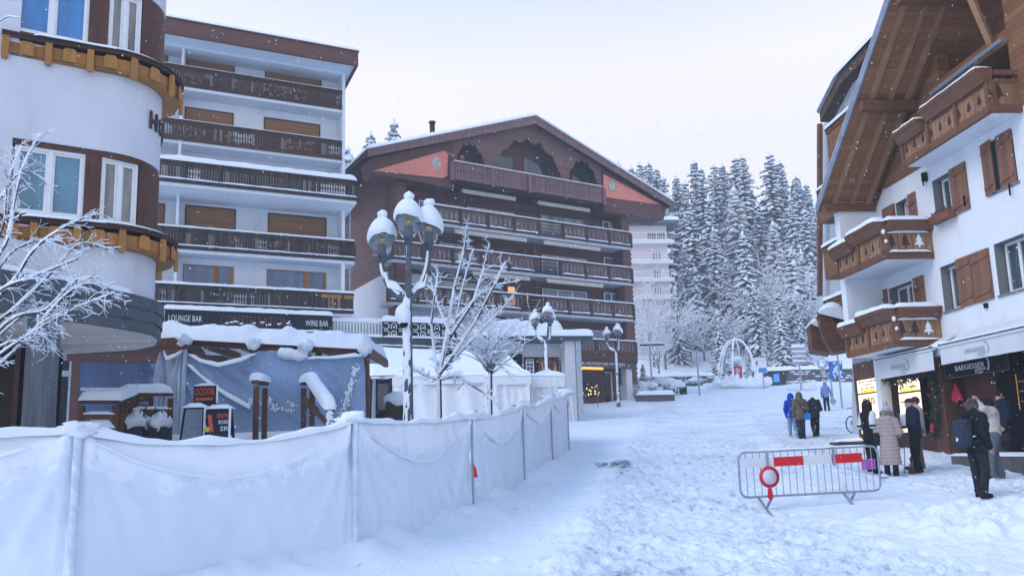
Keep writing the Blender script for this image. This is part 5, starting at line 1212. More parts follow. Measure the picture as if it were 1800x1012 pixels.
PLAS = M('wrapped_post', (.60, .69, .80), .5, .2, 8); PIPE = GALV
TOPS = {2: (120, 757, 9.08), 3: (620, 738, 11.45), 4: (828, 731, 14.82), 5: (915, 712, 18.2), 6: (968, 700, 21.6), 7: (999, 690, 24.9)}
fence = thing('sheeted_fence', 'long site fence covered in white plastic sheeting with snow sagging in its folds', 'fence', (FENCE[3][0], FENCE[3][1], 0))
fo = Vector((FENCE[3][0], FENCE[3][1], 0)); posts = []
for i, (x, y) in enumerate(FENCE):
    g_ = gz(x, y); zt = P(*TOPS[i]).z if i in TOPS else g_+1.95
    posts.append((Vector((x, y, 0)), g_-.25, zt))
sn = MB(); prs = random.Random(4)
for i, ((a, ga, ta), (b_, gb_, tb)) in enumerate(zip(posts, posts[1:])):
    d = b_-a; L = d.length; n = Vector((d.y, -d.x, 0)).normalized(); NU, NV = max(20, int(L/.045)), 44; rows = []
    sag = [.30, .34, .42, .62, .55, .42, .40, .3][i]; dep = prs.uniform(.06, .12)
    tsag = (.1, .1, .22, .06, .08, .08, .08, .1)[i]
    def vtop(u): return ta+(tb-ta)*u-tsag*math.sin(math.pi*u)**.7+.025*noise.noise(Vector((u*L*2.5, i*1.7, 0)))
    def swz(u): return vtop(u)-.03-sag*(1-abs(2*u-1)**1.7)
    for k in range(NV+1):
        v = k/NV; row = []
        for j in range(NU+1):
            u = j/NU; zt = vtop(u); zb = ga+(gb_-ga)*u; z = zb+(zt-zb)*v; p = a.lerp(b_, u)
            o = .035*math.sin(math.pi*u)*noise.noise(Vector((u*L*.8, z*.6, i*3.1)))+.012*noise.noise(Vector((u*L*4, z*1.1, i)))
            o += .085*math.exp(-((z-swz(u))/.075)**2)*math.sin(math.pi*u)**.5+.05*math.sin(math.pi*u)*max(0, (z-swz(u)))*1.0
            for q, s_ in ((0, 1), (1, -1)):   # pleats gathered at the posts
                e = abs(u-q)*L; o += .045*math.exp(-(e/.16)**2)*math.sin(e*38+z*2.0)*.7
                dz = zt-z; o += .075*math.exp(-((e-dz*.42)/.09)**2)*math.exp(-dz/.9)*(e > .08)+.05*math.exp(-((e-dz*.95)/.10)**2)*math.exp(-dz/.6)*(e > .12)
            wr = noise.noise(Vector((u*L*2.2+z*1.6, z*.9-u*L*.7, i*5.7))); o += .030*(1-abs(wr)*2.2)+.010*noise.noise(Vector((u*L*1.1-z*2.6, z*1.4, i*2.2)))+.006*noise.noise(Vector((u*L*9, z*2.4, i)))
            if k == NV: o -= .03
            row.append(p+n*o+Vector((0, 0, z))-fo)
        rows.append(row)
    mb = MB(); mb.grid(rows); sh = mb.build('plastic_sheet', SHEET, fence); at = sh.data.attributes.new('cling', 'FLOAT', 'POINT'); at.data.foreach_set('value', [max(0, 1-(1-k/NV)/(.30+.18*math.sin(math.pi*j/NU)))*.9 for k in range(NV+1) for j in range(NU+1)])
    lst = [a.lerp(b_, u)+n*(.02)+Vector((0, 0, vtop(u)-.02))-fo for u in np.linspace(0, 1, 26)]
    sm = MB(); sm.snow_bar(lst, .14, .07, seed=i*3+1, lump=1.3, step=.05, round_ends=False)
    sw = [a.lerp(b_, u)+n*(.075*math.sin(math.pi*u)**.5+.02)+Vector((0, 0, swz(u)+.0))-fo for u in np.linspace(.03, .97, 30)]
    if i >= 1:
        c0 = prs.randint(0, 5); c1 = prs.randint(20, 30); sm.snow_bar(sw[c0:c1], .085, .03, seed=i*5+2, lump=1.2, step=.05)
    sm.ball(b_-fo+Vector((0, 0, tb+.02)), (.20 if i < 5 else .26, .15, .085), 14, 10, wob=.9, seed=i*3+1)
    sm.build('snow_layer', SNOW, sh)
for i, (p, g_, t_) in enumerate(posts):
    d = posts[min(i+1, len(posts)-1)][0]-posts[max(i-1, 0)][0]; n = Vector((d.y, -d.x, 0)).normalized()
    mb = MB(); mb.tube([p+n*.055-fo+Vector((0, 0, g_)), p+n*.06-fo+Vector((.0, 0, t_-.02))], .045 if i < 4 else .018, 10); mb.build('post', PLAS if i < 4 else PIPE, fence)
p4 = P(835, 826, 14.72); mb = MB(); mb.prism([p4+Vector((-.02, -.06, .12)), p4+Vector((.03, -.06, .02)), p4+Vector((.05, -.06, -.13)), p4+Vector((-.02, -.06, -.12))], (0, .01, 0)); 
mb.v = [tuple(Vector(v)-fo) for v in mb.v]; mb.build('red_ribbon', M('red_tape', (.60, .02, .03), .5), fence)
# ------------------------------------------------------------------ street lamps
LGL, nt, b = new_mat('clear_globe'); b.inputs['Transmission Weight'].default_value = .92; b.inputs['Roughness'].default_value = .08; b.inputs['IOR'].default_value = 1.08
nt.links.new(ramp(nt, tex_noise(nt, 3, 3), [(.3, (.80, .84, .9)), (.7, (.93, .95, .97))]), b.inputs['Base Color'])
BRASS = M('brass_fitting', (.70, .47, .14), .35, .25, 9, metal=.7)
LPM = M('lamp_post_blue_grey', (.085, .105, .14), .5, .3, 6)
def make_lamp(loc, H, label, arms, extra):
    t = thing('street_lamp', label, 'street lamp', loc, 0, 'three armed street lamps up the street')
    J = H-1.85; mb = MB(); mb.tube([(0, 0, -.3), (0, 0, .3), (0, 0, 1.6), (0, 0, J)], [.125, .115, .095, .085], 14)
    mb.lathe([(.14, -.1), (.14, .25), (.11, .32)], n=14); mb.build('pole', LPM, t)
    sn = MB(); rows = []
    for k in range(60):
        z = .2+(J-.2)*k/59; row = []
        for j in range(9):
            a = R(112)+R(225)*j/8; e = math.sin(math.pi*j/8)**.5; r = .118-.03*min(1, z/1.8)-.012+.022*e*(1+.9*noise.noise(Vector((z*6, a*3, 1))))
            if noise.noise(Vector((z*5, a*2.2, 9))) < -.42: r -= .03
            row.append((r*math.cos(a), r*math.sin(a), z))
        rows.append(row)
    sn.grid(rows); sn.build('pole_snow', SNOW, t)
    for k, (ax, ay, dz) in enumerate(arms):
        top = H-.95+dz; pts = []; rr_ = []
        for q in range(13):
            u = q/12; ease = math.sin(u*math.pi/2)**.9; pts.append((ax*ease, ay*ease, J-.15+(top-J+.15)*(u**1.5*.75+u*.25))); rr_.append(.075-.03*u)
        mb = MB(); mb.tube(pts, rr_, 10); arm = mb.build('arm', LPM, t)
        s_ = MB(); up = [Vector(p)+Vector((-.012, -.005, .035 if abs(ax) > .15 else .0)) for p in pts]
        s_.tube(up[2:], [r*(.9 if abs(ax) > .15 else .75) for r in rr_[2:]], 8)
        if abs(ax) > .15: s_.snow_bar([Vector((ax*.12, ay*.12, J+.02)), Vector((ax*.75, ay*.75, J+.12)), Vector((ax*.93, ay*.93, J+.42))], .14, .15, seed=k, lump=.2)
        s_.build('arm_snow', SNOW, arm)
        c = Vector((ax, ay, top)); mb = MB(); mb.lathe([(.0, -.02), (.075, -.02), (.075, .10), (.10, .11), (.10, .15), (.08, .16), (.08, .34), (.0, .34)], c, 14)
        for q in range(4): an = q*math.pi/2+.4; mb.ball(c+Vector((.11*math.cos(an), .11*math.sin(an), .0)), .022, 6, 4)
        hd_ = mb.build('lamp_head', LPM, t)
        mb = MB(); mb.lathe([(.0, .34), (.05, .34), (.05, .42), (.068, .43), (.068, .46), (.045, .47), (.045, .55), (.055, .56), (.0, .57)], c, 12); mb.build('brass_fitting', BRASS, hd_)
        mb = MB(); mb.lathe([(.125, .13), (.15, .14), (.185, .26), (.215, .42), (.23, .55), (.225, .62), (.15, .78), (.05, .85), (.0, .86)], c, 24); mb.build('glass_globe', LGL, hd_)
        s_ = MB(); rows = []
        for i in range(13):
            ph = i/12; row = []
            for j in range(29):
                an = 2*math.pi*(j % 28)/28; low = .43+.10*math.sin(an*1.0+2.4+k)+.05*noise.noise(Vector((math.cos(an)*2, math.sin(an)*2, k*3+H)))
                z = .90-(.90-low)*ph**1.25; r = (.04+.255*math.sin(min(1, ph*1.12)*math.pi/2)**.8)*(1 if ph < .86 else 1-.10*((ph-.86)/.14)); 
                gr = np.interp(z, [.42, .55, .62, .78, .86, .95], [.215, .23, .225, .15, .05, 0]); r = max(r*(1+.04*noise.noise(Vector((math.cos(an)*2, math.sin(an)*2, z*4+k)))), gr+.004)
                row.append(c+Vector((r*math.cos(an), r*math.sin(an), z)))
            rows.append(row)
        s_.grid(rows); s_.ball(c+Vector((.02, 0, .95)), (.105, .10, .09), 12, 8, wob=.3, seed=k); s_.build('snow_cap', SNOW, hd_)
    if extra:
        mb = MB(); mb.ball((-.05, -.16, J-.62), .085, 14, 10); mb.bar((0, 0, J-.55), (-.05, -.16, J-.5), .05, .04); dc = mb.build('camera_dome', DGLASS, t)
        mb = MB(); mb.ball((-.06, -.15, J-.45), (.15, .14, .21), 14, 10, wob=.15); mb.build('snow_cap', SNOW, dc)
    return t
lp = P(718, 735, 15.0); l1 = make_lamp((lp.x, 15.0, gz(lp.x, 15.0)), P(722, 346, 15.0).z-gz(lp.x, 15)-.06, 'tallest looking street lamp nearest the camera, dark pole with three snow filled glass globes', ((-.49, .05, -.27), (.05, -.12, .03), (.42, .10, -.04)), True)
for px, pyt, Y, arms, lab in ((961, 534, 40.5, ((-.52, .05, -.27), (.14, -.3, .0), (.28, .3, -.1)), 'middle street lamp of the three, standing beside the white tent wall'), (1085, 569, 56, ((-.60, .05, -.20), (.12, -.2, .0), (.30, .2, -.02)), 'farthest street lamp of the three, in front of the florist shop')):
    p = P(px+2, 700, Y); g_ = gz(p.x, Y); make_lamp((p.x, Y, g_), P(px, pyt, Y).z-g_-.06, lab, arms, False)
# ------------------------------------------------------------------ crowd barrier with no-entry disc
_a, _b = P(1300, 840, 14.9), P(1546, 830, 15.35); bL, bR = Vector((_a.x, 14.9, 0)), Vector((_b.x, 15.35, 0)); RED = M('signal_red', (.62, .012, .025), .4, .08); WB = M('board_white', (.66, .68, .72), .5, .06)
bd = bR-bL; ba = math.atan2(bd.y, bd.x); BLn = bd.length; zbL = P(1312, 848, bL.y).z; ztL = P(1312, 794, bL.y).z; zbR, ztR = P(1528, 823, bR.y+.05).z, P(1528, 781, bR.y).z
ztL, ztR = P(1312, 795, bL.y).z, P(1530, 783, bR.y).z; h = .62
g0 = min(gz(bL.x, bL.y), gz(bR.x, bR.y)); bar = thing('crowd_barrier', 'galvanised crowd barrier with red and white board and a round red ringed no vehicles sign', 'barrier', (bL.x, bL.y, 0), ba)
def bz(x, v): # v 0..1 between lower and upper rail
    zt = ztL+(ztR-ztL)*x/BLn; zb = P(1312, 874, bL.y).z+(P(1530, 862, bR.y).z-P(1312, 874, bL.y).z)*x/BLn; return zb+(zt-zb)*v
c = .16; pts = []
for cx_, cv, a0 in ((0, 0, 180), (0, 1, 90), (1, 1, 0), (1, 0, -90)):
    for k in range(6):
        a = R(a0+ (0 if False else 0)); 
def corner(ix, iv): x = ix*BLn; return Vector((x, 0, bz(x, iv)))
ctr = [(0, 0), (0, 1), (1, 1), (1, 0)]
for k, (ix, iv) in enumerate(ctr):
    p0 = corner(ix, iv); pv = corner(*ctr[k-1]); nx_ = corner(*ctr[(k+1) % 4]); a = p0+(pv-p0).normalized()*c; b_ = p0+(nx_-p0).normalized()*c
    for q in range(6): t_ = q/5; pts.append(a*(1-t_)**2+p0*2*t_*(1-t_)+b_*t_*t_)
mb = MB(); mb.tube(pts+[pts[0], pts[1]], .021, 10, cap=False); mb.build('frame', GALV, bar)
for k in range(1, 20):
    x = BLn*k/20; mb = MB(); mb.tube([(x, 0, bz(x, 0)), (x, 0, bz(x, 1))], .0085, 6); mb.build('upright', GALV, bar)
for x, dx, dy in ((.33, .10, -.32), (.62, -.02, .30), (2.02, .10, -.22), (2.28, .02, .25)):
    w_ = Matrix.Rotation(ba, 3, 'Z') @ Vector((x+dx, dy, 0))+bL; mb = MB(); mb.bar((x, 0, bz(x, 0)), (x+dx, dy, min(gz(w_.x, w_.y), bz(x, 0)-.12)-.06), .035, .035); mb.build('foot', GALV, bar)
mb = MB(); mb.bar((BLn, 0, bz(BLn, .28)), (BLn+.17, .0, bz(BLn, .28)), .03, .03); mb.build('hook', GALV, bar)
stripes = [(1307, 1358, 1), (1359, 1410, 0), (1411, 1460, 1), (1461, 1514, 0)]
def bx(px): 
    d = ray(px, 812); o = bL; u_ = Vector((math.cos(ba), math.sin(ba))); return (d.x*o.y-d.y*o.x)/(u_.x*d.y-u_.y*d.x)
for a, b_, m_ in stripes:
    x0, x1 = bx(a), bx(b_); mb = MB()
    vs = [(x, y, bz(x, .66 if z else .405)+ (.0)) for y in (-.045, -.026) for x, z in ((x0, 0), (x1, 0), (x1, 1), (x0, 1))]
    vs = [(x, y, bz(x, .86) if i % 4 > 1 else bz(x, .655)) for i, (x, y, z) in enumerate(vs)]
    mb.add(vs, [(0, 1, 2, 3), (7, 6, 5, 4), (0, 4, 5, 1), (2, 6, 7, 3), (0, 3, 7, 4), (1, 5, 6, 2)]); mb.build('striped_board', (RED, WB)[m_], bar)
for px in (1347, 1464): x = bx(px); mb = MB(); mb.box(x-.03, x+.03, -.052, -.046, bz(x, .6), bz(x, 1.02)); mb.build('clamp', GALV, bar)
x = bx(1347); zc = P(1347, 838, 14.9).z
mb = MB(); mb.lathe([(.001, -.008), (.195, -.008), (.195, .008), (.001, .008)], n=40); mb.lathe([(.001, .0085), (.135, .0085), (.135, .012), (.001, .012)], n=40, m=1)
s_ = mb.build('round_sign', [RED, M('sign_disc_white', (.58, .62, .70), .5, .05)], bar, (x, -.075, zc)); s_.rotation_euler = (R(90), 0, 0)
mb = MB(); mb.prism([(x-.035, -.07, zc-.2), (x+.035, -.07, zc-.2), (x+.055, -.07, zc-.36), (x+.02, -.07, zc-.43), (x-.03, -.07, zc-.40), (x-.055, -.07, zc-.34)][::-1], (0, .02, 0)); mb.build('sign_bracket', RED, bar)
mb = MB(); mb.snow_bar([(.2, 0, bz(.2, 1)+.018), (BLn-.2, 0, bz(BLn-.2, 1)+.018)], .035, .02, seed=3, lump=.9); mb.build('snow_layer', SNOW, bar)
mb = MB(); p = Vector((6.05, 15.9, 0)); mb.snow_bar([Vector((5.6, 15.75, gz(5.6, 15.75)-.02)), Vector((6.5, 15.95, gz(6.5, 15.95)-.02))], .32, .22, seed=5, lump=.5); o = mb.build('snow_lump', SNOW); tag(o, 'rounded lump of snow lying behind the right foot of the crowd barrier', 'snow lump')
# ------------------------------------------------------------------ raised terrace with covered pergola, steps, railings, signs
TZ = 2.08
mb = MB(); mb.prism([(-22, 17.2, -.5), (-7.4, 17.2, -.5), (-3.1, 17.2, -.5), (-3.1, 30, -.5), (-22, 30, -.5)], (0, 0, TZ+.5)); o = mb.build('terrace', M('terrace_concrete', (.30, .31, .33), .8, .2, 4)); tag(o, kind='structure')
mb = MB(); mb.snow_sheet([(-22, 17.1, TZ), (-3.0, 17.1, TZ), (-3.0, 30, TZ), (-22, 30, TZ)], .22, 60, 30, seed=3); o = mb.build('terrace_snow', SNOW); tag(o, kind='structure')
def lw(px, py, Y): return P(px, py, Y)
TB = wood('terrace_timber', (.13, .062, .038), 'x', .3, .2, .35); TBV = wood('terrace_timber_post', (.12, .058, .036), 'z', .3, .2, .4)
TARP = plaster('blue_translucent_tarp', (.26, .37, .55), .12); TARPL = plaster('pale_tarp', (.46, .56, .70), .08)
YT = 17.6; pg = thing('covered_pergola', 'timber terrace pergola wrapped in blue plastic tarpaulin under a thick snow loaf', 'pergola', (P(460, 700, YT).x, YT, TZ))
po = Vector((P(460, 700, YT).x, YT, TZ)); pq = lambda px, py, Y=YT: P(px, py, Y)-po
mb = MB(); zb_ = pq(460, 616).z; zt_ = pq(460, 600).z
xl, xr = pq(278, 600).x, pq(647, 620).x
for y in (0, 2.6): mb.bar(pq(278, 598, YT+y)*1, pq(647, 616, YT+y)*1, .14, .20)
for f in np.linspace(0, 1, 6): a = pq(278, 598).lerp(pq(647, 616), f); mb.bar(a+Vector((0, .07, -.02)), a+Vector((0, 2.53, -.02)), .1, .18)
mb.bar(pq(272, 606, YT-.3), pq(330, 603, YT-.3), .16, .26); mb.build('beam', TB, pg)
for px in (283, 335, 455, 560, 644):
    a = pq(px, 612); mb = MB(); mb.bar(Vector((a.x, .02, a.z-.05)), Vector((a.x, .02, 0)), .12, .12); mb.build('post', TBV, pg)
mb = MB(); a, b_ = pq(276, 589), pq(648, 607)
rows = []
for i in range(64):
    u = i/63; c_ = pq(276+372*u, 594+20*u); row = []
    e = math.sqrt(max(0, 1-(1-min(1, min(u, 1-u)/.03))**2))
    for j in range(22):
        v = j/21; y = -.25+3.1*v; ed = math.sqrt(max(0, 1-(1-min(1, min(v, 1-v)/.16))**2))
        hh = .40*(1+.55*noise.noise(Vector((u*9, v*2, 3)))+.25*noise.noise(Vector((u*23, v*4, 8)))); row.append(Vector((c_.x, y, c_.z+hh*ed*(.3+.7*e)-.03)))
    rows.append(row)
mb.grid(rows); mb.add([r[0] for r in rows], [tuple(range(64))])
for k, px in enumerate((332, 452, 543, 646)): c_ = pq(px, 600+ (px-276)*.05); mb.ball(c_+Vector((0, -.30, .03)), (.15, .18, .14), 14, 10, wob=.7, seed=k+3)
for k in range(5): c_ = pq(505+k*7, 618+k*1.0); mb.ball(c_+Vector((0, -.22, -.06)), (.17, .16, .13), 10, 7, wob=.4, seed=k+13)
mb.build('snow_layer', SNOW, pg)
def tarp(name, top, bot, mat, NV=34, NU=70, fold=.05, seed=0, diag=0):
    rows = []
    for k in range(NV+1):
        v = k/NV; row = []
        for j in range(NU+1):
            u = j/NU
            tx = np.interp(u, [t[0] for t in top], [t[1] for t in top]); ty = np.interp(u, [t[0] for t in top], [t[2] for t in top])
            bx_ = np.interp(u, [t[0] for t in bot], [t[1] for t in bot]); by = np.interp(u, [t[0] for t in bot], [t[2] for t in bot])
            p = pq(tx+(bx_-tx)*v, ty+(by-ty)*v, YT-.14)
            q_ = noise.noise(Vector((u*7+seed, v*1.2, 0)))+.5*noise.noise(Vector((u*17+diag*v*6+seed, v*2.4, 4)))+.4*math.sin((u*9+diag*v*3.2)*2.1)*math.exp(-v*1.2)
            p.y += -fold*q_*(.35+.65*math.sin(math.pi*min(1, v*1.1)))-.05; row.append(p)
        rows.append(row)
    mb = MB(); mb.grid(rows); return mb.build(name, mat, pg), rows
t1, r1 = tarp('tarpaulin', [(0, 327, 617), (.14, 352, 632), (.26, 383, 641), (.4, 425, 631), (.48, 456, 617), (.62, 510, 619), (.70, 540, 627), (.82, 590, 626), (1, 640, 622)], [(0, 320, 775), (1, 646, 775)], TARP, fold=.17, seed=2, diag=-1)
t2, r2 = tarp('tarpaulin', [(0, 284, 607), (.3, 292, 628), (.6, 310, 622), (1, 328, 610)], [(0, 264, 740), (.6, 300, 770), (1, 330, 780)], TARPL, NU=30, fold=.2, seed=7)
mb = MB()
for seg in (((332, 622), (352, 635), (383, 644), (425, 634), (452, 621)), ((540, 630), (590, 629), (636, 625)), ((330, 640), (360, 667), (400, 696), (440, 718), (446, 700)), ((286, 612), (294, 632), (310, 626), (326, 614))):
    mb.snow_bar([pq(*s_, YT-.30) for s_ in seg], .13, .07, seed=seg[0][0], lump=.6)
rr = random.Random(8)
for (x0, y0, x1, y1, n_) in ((470, 640, 480, 720, 80), (628, 640, 596, 745, 160), (500, 690, 520, 715, 24), (440, 705, 510, 722, 70)):
    for k in range(n_): u = rr.random(); c_ = pq(x0+(x1-x0)*u+rr.gauss(0, 3), y0+(y1-y0)*u+rr.gauss(0, 3), YT-.27); mb.ball(c_, (rr.uniform(.008, .026), .014, rr.uniform(.012, .04)), 5, 4, wob=.6, seed=k)
mb.build('clinging_snow', SNOW, t1)
mb = MB(); mb.tube([pq(326, 606, YT-.25), pq(322, 700, YT-.25), pq(318, 776, YT-.25)], .05, 8); mb.build('corner_pole', TARPL, pg)
# snow covered steps and two hand rails
sx0, sx1 = P(478, 740, 16.3).x, P(552, 740, 16.3).x
mb = MB()
for k in range(6): mb.box(sx0, sx1, 17.1-.32*(k+1), 17.1-.32*k+.0, -.2, TZ-.18-.17*k)
o = thing('steps', 'snow filled steps rising to the terrace between two wooden hand rails', 'steps', (sx0, 17.0, 0)); mb.v = [tuple(Vector(v)-Vector((sx0, 17, 0))) for v in mb.v]; mb.build('tread', M('step_stone', (.25, .26, .28), .8), o)
mb = MB(); rows = []
for i in range(30):
    v = i/29; y = 17.3-2.4*v; row = []
    for j in range(14):
        u = j/13; x = sx0-.15+(sx1-sx0+.3)*u; z = TZ+.16-.98*v*1.02+.035*math.sin(v*6*2*math.pi)+.06*noise.noise(Vector((x*2, y*2, 1)))+.10*abs(2*u-1)**3; row.append((x-sx0, y-17, z))
    rows.append(row)
mb.grid(rows); mb.build('snow_layer', SNOW, o)
def handrail(label, pts, posts_, Yf, thick=.13, snowseed=0, w=.10):
    """pts: (px,py,Y) along the rail top; posts: (index-lerp) columns with bottoms"""
    a = P(*pts[0]); t = thing('hand_rail', label, 'railing', (a.x, a.y, 0)); o_ = Vector((a.x, a.y, 0)); L = [P(*p)-o_ for p in pts]; mb = MB()
    for p, q_ in zip(L, L[1:]): mb.bar(p-Vector((0, 0, .03)), q_-Vector((0, 0, .03)), w, .07)
    mb.build('rail', TB, t)
    for px, py, Y in posts_:
        p = P(px, py, Y)-o_; w_ = p+o_; mb = MB(); mb.bar(p-Vector((0, 0, .07)), Vector((p.x, p.y, min(TZ, gz(w_.x, w_.y))-.1)), .09, .09); mb.build('post', TBV, t)
    mb = MB(); mb.snow_bar(L, w*1.9, thick, seed=snowseed, step=.06, lump=.25); mb.build('snow_layer', SNOW, t); return t, o_
h1, o1 = handrail('left snow topped wooden hand rail of the terrace steps', ((449, 668, 15.6), (466, 672, 17.0)), ((451, 672, 15.6), (466, 676, 16.9)), 0, .16, 2, .15)
h2, o2 = handrail('right sloping wooden hand rail of the terrace steps under thick snow', ((533, 672, 17.2), (548, 670, 16.6), (582, 720, 15.2)), ((534, 676, 17.2), (549, 676, 16.5), (579, 722, 15.2)), 0, .20, 4, .14)
mb = MB(); mb.bar(P(533, 702, 17.0)-o2, P(581, 748, 15.1)-o2, .06, .09); mb.snow_bar([P(533, 699, 17.0)-o2, P(560, 724, 16.1)-o2], .1, .06); mb.build('lower_rail', [TB], h2)
mb = MB(); 
for k in range(30): mb.ball(P(579+rr.uniform(-4, 5), rr.uniform(722, 748), 15.12)-o2, (.035, .02, .03), 6, 4, wob=.5, seed=k)
mb.build('clinging_snow', SNOW, h2)
h3, o3 = handrail('long snow topped terrace railing in front of the dark glazed bar entrance', ((138, 703, 14.5), (200, 703, 14.7), (232, 690, 16.2), (304, 690, 16.6)), ((144, 706, 14.5), (204, 706, 14.7), (212, 702, 15.1), (220, 698, 15.5), (230, 694, 16.0), (237, 694, 16.25), (300, 694, 16.6)), 0, .19, 6, .15)
mb = MB()
for (a, b_) in (((144, 730, 14.5), (204, 730, 14.7)), ((144, 755, 14.5), (204, 755, 14.7)), ((232, 722, 16.2), (302, 722, 16.6))): mb.bar(P(*a)-o3, P(*b_)-o3, .06, .12)
mb.build('cross_rail', TB, h3)
mb = MB()
for (a, b_, h_) in (((144, 727, 14.5), (204, 727, 14.7), .05), ((144, 751, 14.5), (204, 751, 14.7), .14), ((232, 718, 16.2), (302, 718, 16.6), .05)): mb.snow_bar([P(*a)-o3, P(*b_)-o3], .14, h_, seed=a[0])
mb.snow_bar([P(234, 718, 16.1)-o3, P(250, 735, 15.9)-o3, P(272, 748, 15.8)-o3], .16, .07); mb.build('rail_snow', SNOW, h3)
for px, w_, m_, lab in ((241, 36, 0, 'dark planter box with a snowy shrub at the corner of the terrace railing'), (283, 26, 1, 'smaller dark planter box mounded with snow left of the grey A board')):
    c_ = P(px, 742, 15.7); t = thing('planter', lab, 'planter', (c_.x, 15.7, c_.z-.25), 0, None); ww = w_/90
    mb = MB(); mb.box(-ww/2, ww/2, -.2, .2, -1.0, .16); mb.build('box', M('planter_dark', (.03, .035, .045), .6), t)
    mb = MB(); mb.ball((0, 0, .26), (ww*.62, .26, .20), 16, 10, wob=.5, seed=px); mb.build('snow_layer', SNOW, t); mb = MB()
    for k in range(26): a = rr.uniform(0, 6.28); q_ = rr.uniform(.05, ww*.5); mb.tube([(q_*math.cos(a), q_*.4*math.sin(a), .3), (q_*1.5*math.cos(a), q_*.5*math.sin(a)-.1, .42+rr.uniform(0, .14))], .008, 4)
    mb.build('twig', M('brown_twig', (.06, .045, .045), .8), t)
mb = MB(); c0, c1 = P(236, 705, 15.9), P(262, 735, 15.9); t = thing('wooden_bench', 'brown wooden bench back half buried in snow behind the terrace railing', 'bench', (P(258, 720, 17.0).x, 17.0, TZ)); bo = Vector((P(258, 720, 17).x, 17, TZ))
for dy in (700, 716): a, b_ = P(238, dy, 17.0)-bo, P(268, dy, 17.0)-bo; mb.bar(a, b_, .04, .13)
mb.build('backrest', TB, t); mb = MB(); a = P(240, 700, 17)-bo; b_ = P(266, 700, 17)-bo
for q_ in (a, b_): mb = MB(); mb.bar(q_, Vector((q_.x, q_.y, -.05)), .07, .06); mb.build('leg', TBV, t)
mb = MB(); mb.box(a.x, b_.x, -.5, -.05, .3, .38); mb.build('seat', TB, t)
# advertising boards
NAVYB = M('chalkboard_navy', (.012, .017, .032), .6, .3); ORL = M('chalk_orange_red', (.62, .10, .05), .7, .2); WCH = M('chalk_white', (.62, .64, .70), .8, .15); YLW = M('sticker_yellow', (.55, .52, .12), .6); GRB = M('blank_grey_panel', (.17, .21, .27), .5, .15, 4)
def arrow(mb, c, w_, h_, ang, m=0, y=-.012):
    pts = [(-.5, 0), (-.38, .5), (-.38, .30), (.5, .30), (.36, 0), (.5, -.30), (-.38, -.30), (-.38, -.5)]; ca, sa = math.cos(ang), math.sin(ang)
    mb.prism([(c[0]+(a*w_)*ca-(b_*h_)*sa, y, c[1]+(a*w_)*sa+(b_*h_)*ca) for a, b_ in pts], (0, .006, 0), m)
c_ = P(360, 692, 15.2); t = thing('hire_sign', 'small dark chalk sign lettered LOCATIONS over a red arrow, snow on top', 'sign', (c_.x, 15.2, c_.z-.17), R(-4))
W_, H_ = 41*15.2/1400, 31*15.2/1400
mb = MB(); mb.box(-W_/2, W_/2, 0, .08, 0, H_); mb.build('board', NAVYB, t); mb = MB(); text(mb, 'LOCATIONS', (0, -.006, H_*.64), w=W_*.86, h=H_*.44, bold=.012); arrow(mb, (0, H_*.22), W_*.84, H_*.26, 0); mb.build('lettering', ORL, t)
mb = MB(); mb.snow_bar([(-W_/2, .04, H_), (W_/2, .04, H_)], .14, .045, seed=3, lump=.3); mb.tube([(W_/2+.01, .02, 0), (W_/2+.01, .02, H_)], .02, 6); mb.build('snow_layer', SNOW, t)
mb = MB(); mb.box(-.2, .2, .01, .07, -1.3, 0); mb.build('stand', NAVYB, t)
def aboard(px, py0, py1, px0, px1, Y, label, kind):
    c_ = P(px, py0, Y); zb = gz(c_.x, Y); t = thing('a_board', label, 'advertising board', (c_.x, Y, zb), 0)
    h_ = c_.z-zb; W0 = (px1-px0)*Y/1400*.42; W1 = W0*1.5; mb = MB(); tl = math.tan(R(9))*h_
    mb.prism([(-W1, -tl, 0), (W1, -tl, 0), (W0, 0, h_), (-W0, 0, h_)], (0, .03, 0)); mb.prism([(-W1, tl+.1, 0), (W1, tl+.1, 0), (W0, .1, h_), (-W0, .1, h_)], (0, .03, 0)); mb.build('panel', NAVYB if kind else BLACK, t)
    if kind:
        mb = MB(); f = lambda z: -tl*(1-z/h_)-.012
        for s_, z, w_, hh, x, m_ in (('SNOW', h_-.14, .24, .085, .10, 0), ('BOARD', h_-.255, .20, .075, .12, 1), ('SKI', h_-.375, .19, .085, .15, 1), ('rental', h_-.56, .50, .12, .03, 1)): text(mb, s_, (x, f(z), z), w=w_, h=hh, m=m_, bold=.02, tilt=-R(9))
        mb.prism([(x_-.12, f(h_-.28+z_)-.002, h_-.28+z_) for x_, z_ in ((-.04, .17), (-.09, .14), (-.06, .13), (-.01, -.17), (.03, -.13), (.07, -.17), (.0, .13), (.02, .14))][::-1], (0, .006, 0), 0)
        mb.prism([(-.19+.065*math.cos(a), f(h_-.38)-.001, h_-.38+.045*math.sin(a)) for a in np.linspace(0, 6.28, 20)[:-1]][::-1], (0, .005, 0), 2); mb.build('lettering', [ORL, WCH, YLW], t)
    else:
        mb = MB(); mb.prism([(-W1+.04, -tl-.008, 0), (W1-.04, -tl-.008, 0), (W0-.04, -.008, h_-.04), (-W0+.04, -.008, h_-.04)], (0, .006, 0)); mb.build('blank_face', GRB, t)
    mb = MB(); mb.snow_bar([(-W0-.04, .06, h_), (W0+.04, .06, h_)], .24, .08, seed=px); mb.tube([(W0+.01, -.02, h_), (W1+.01, -tl-.02, 0)], .022, 6); mb.build('snow_layer', SNOW, t)
aboard(385, 717, 760, 362, 408, 14.6, 'dark chalk A board with red arrow and SNOW BOARD SKI rental lettering', 1)
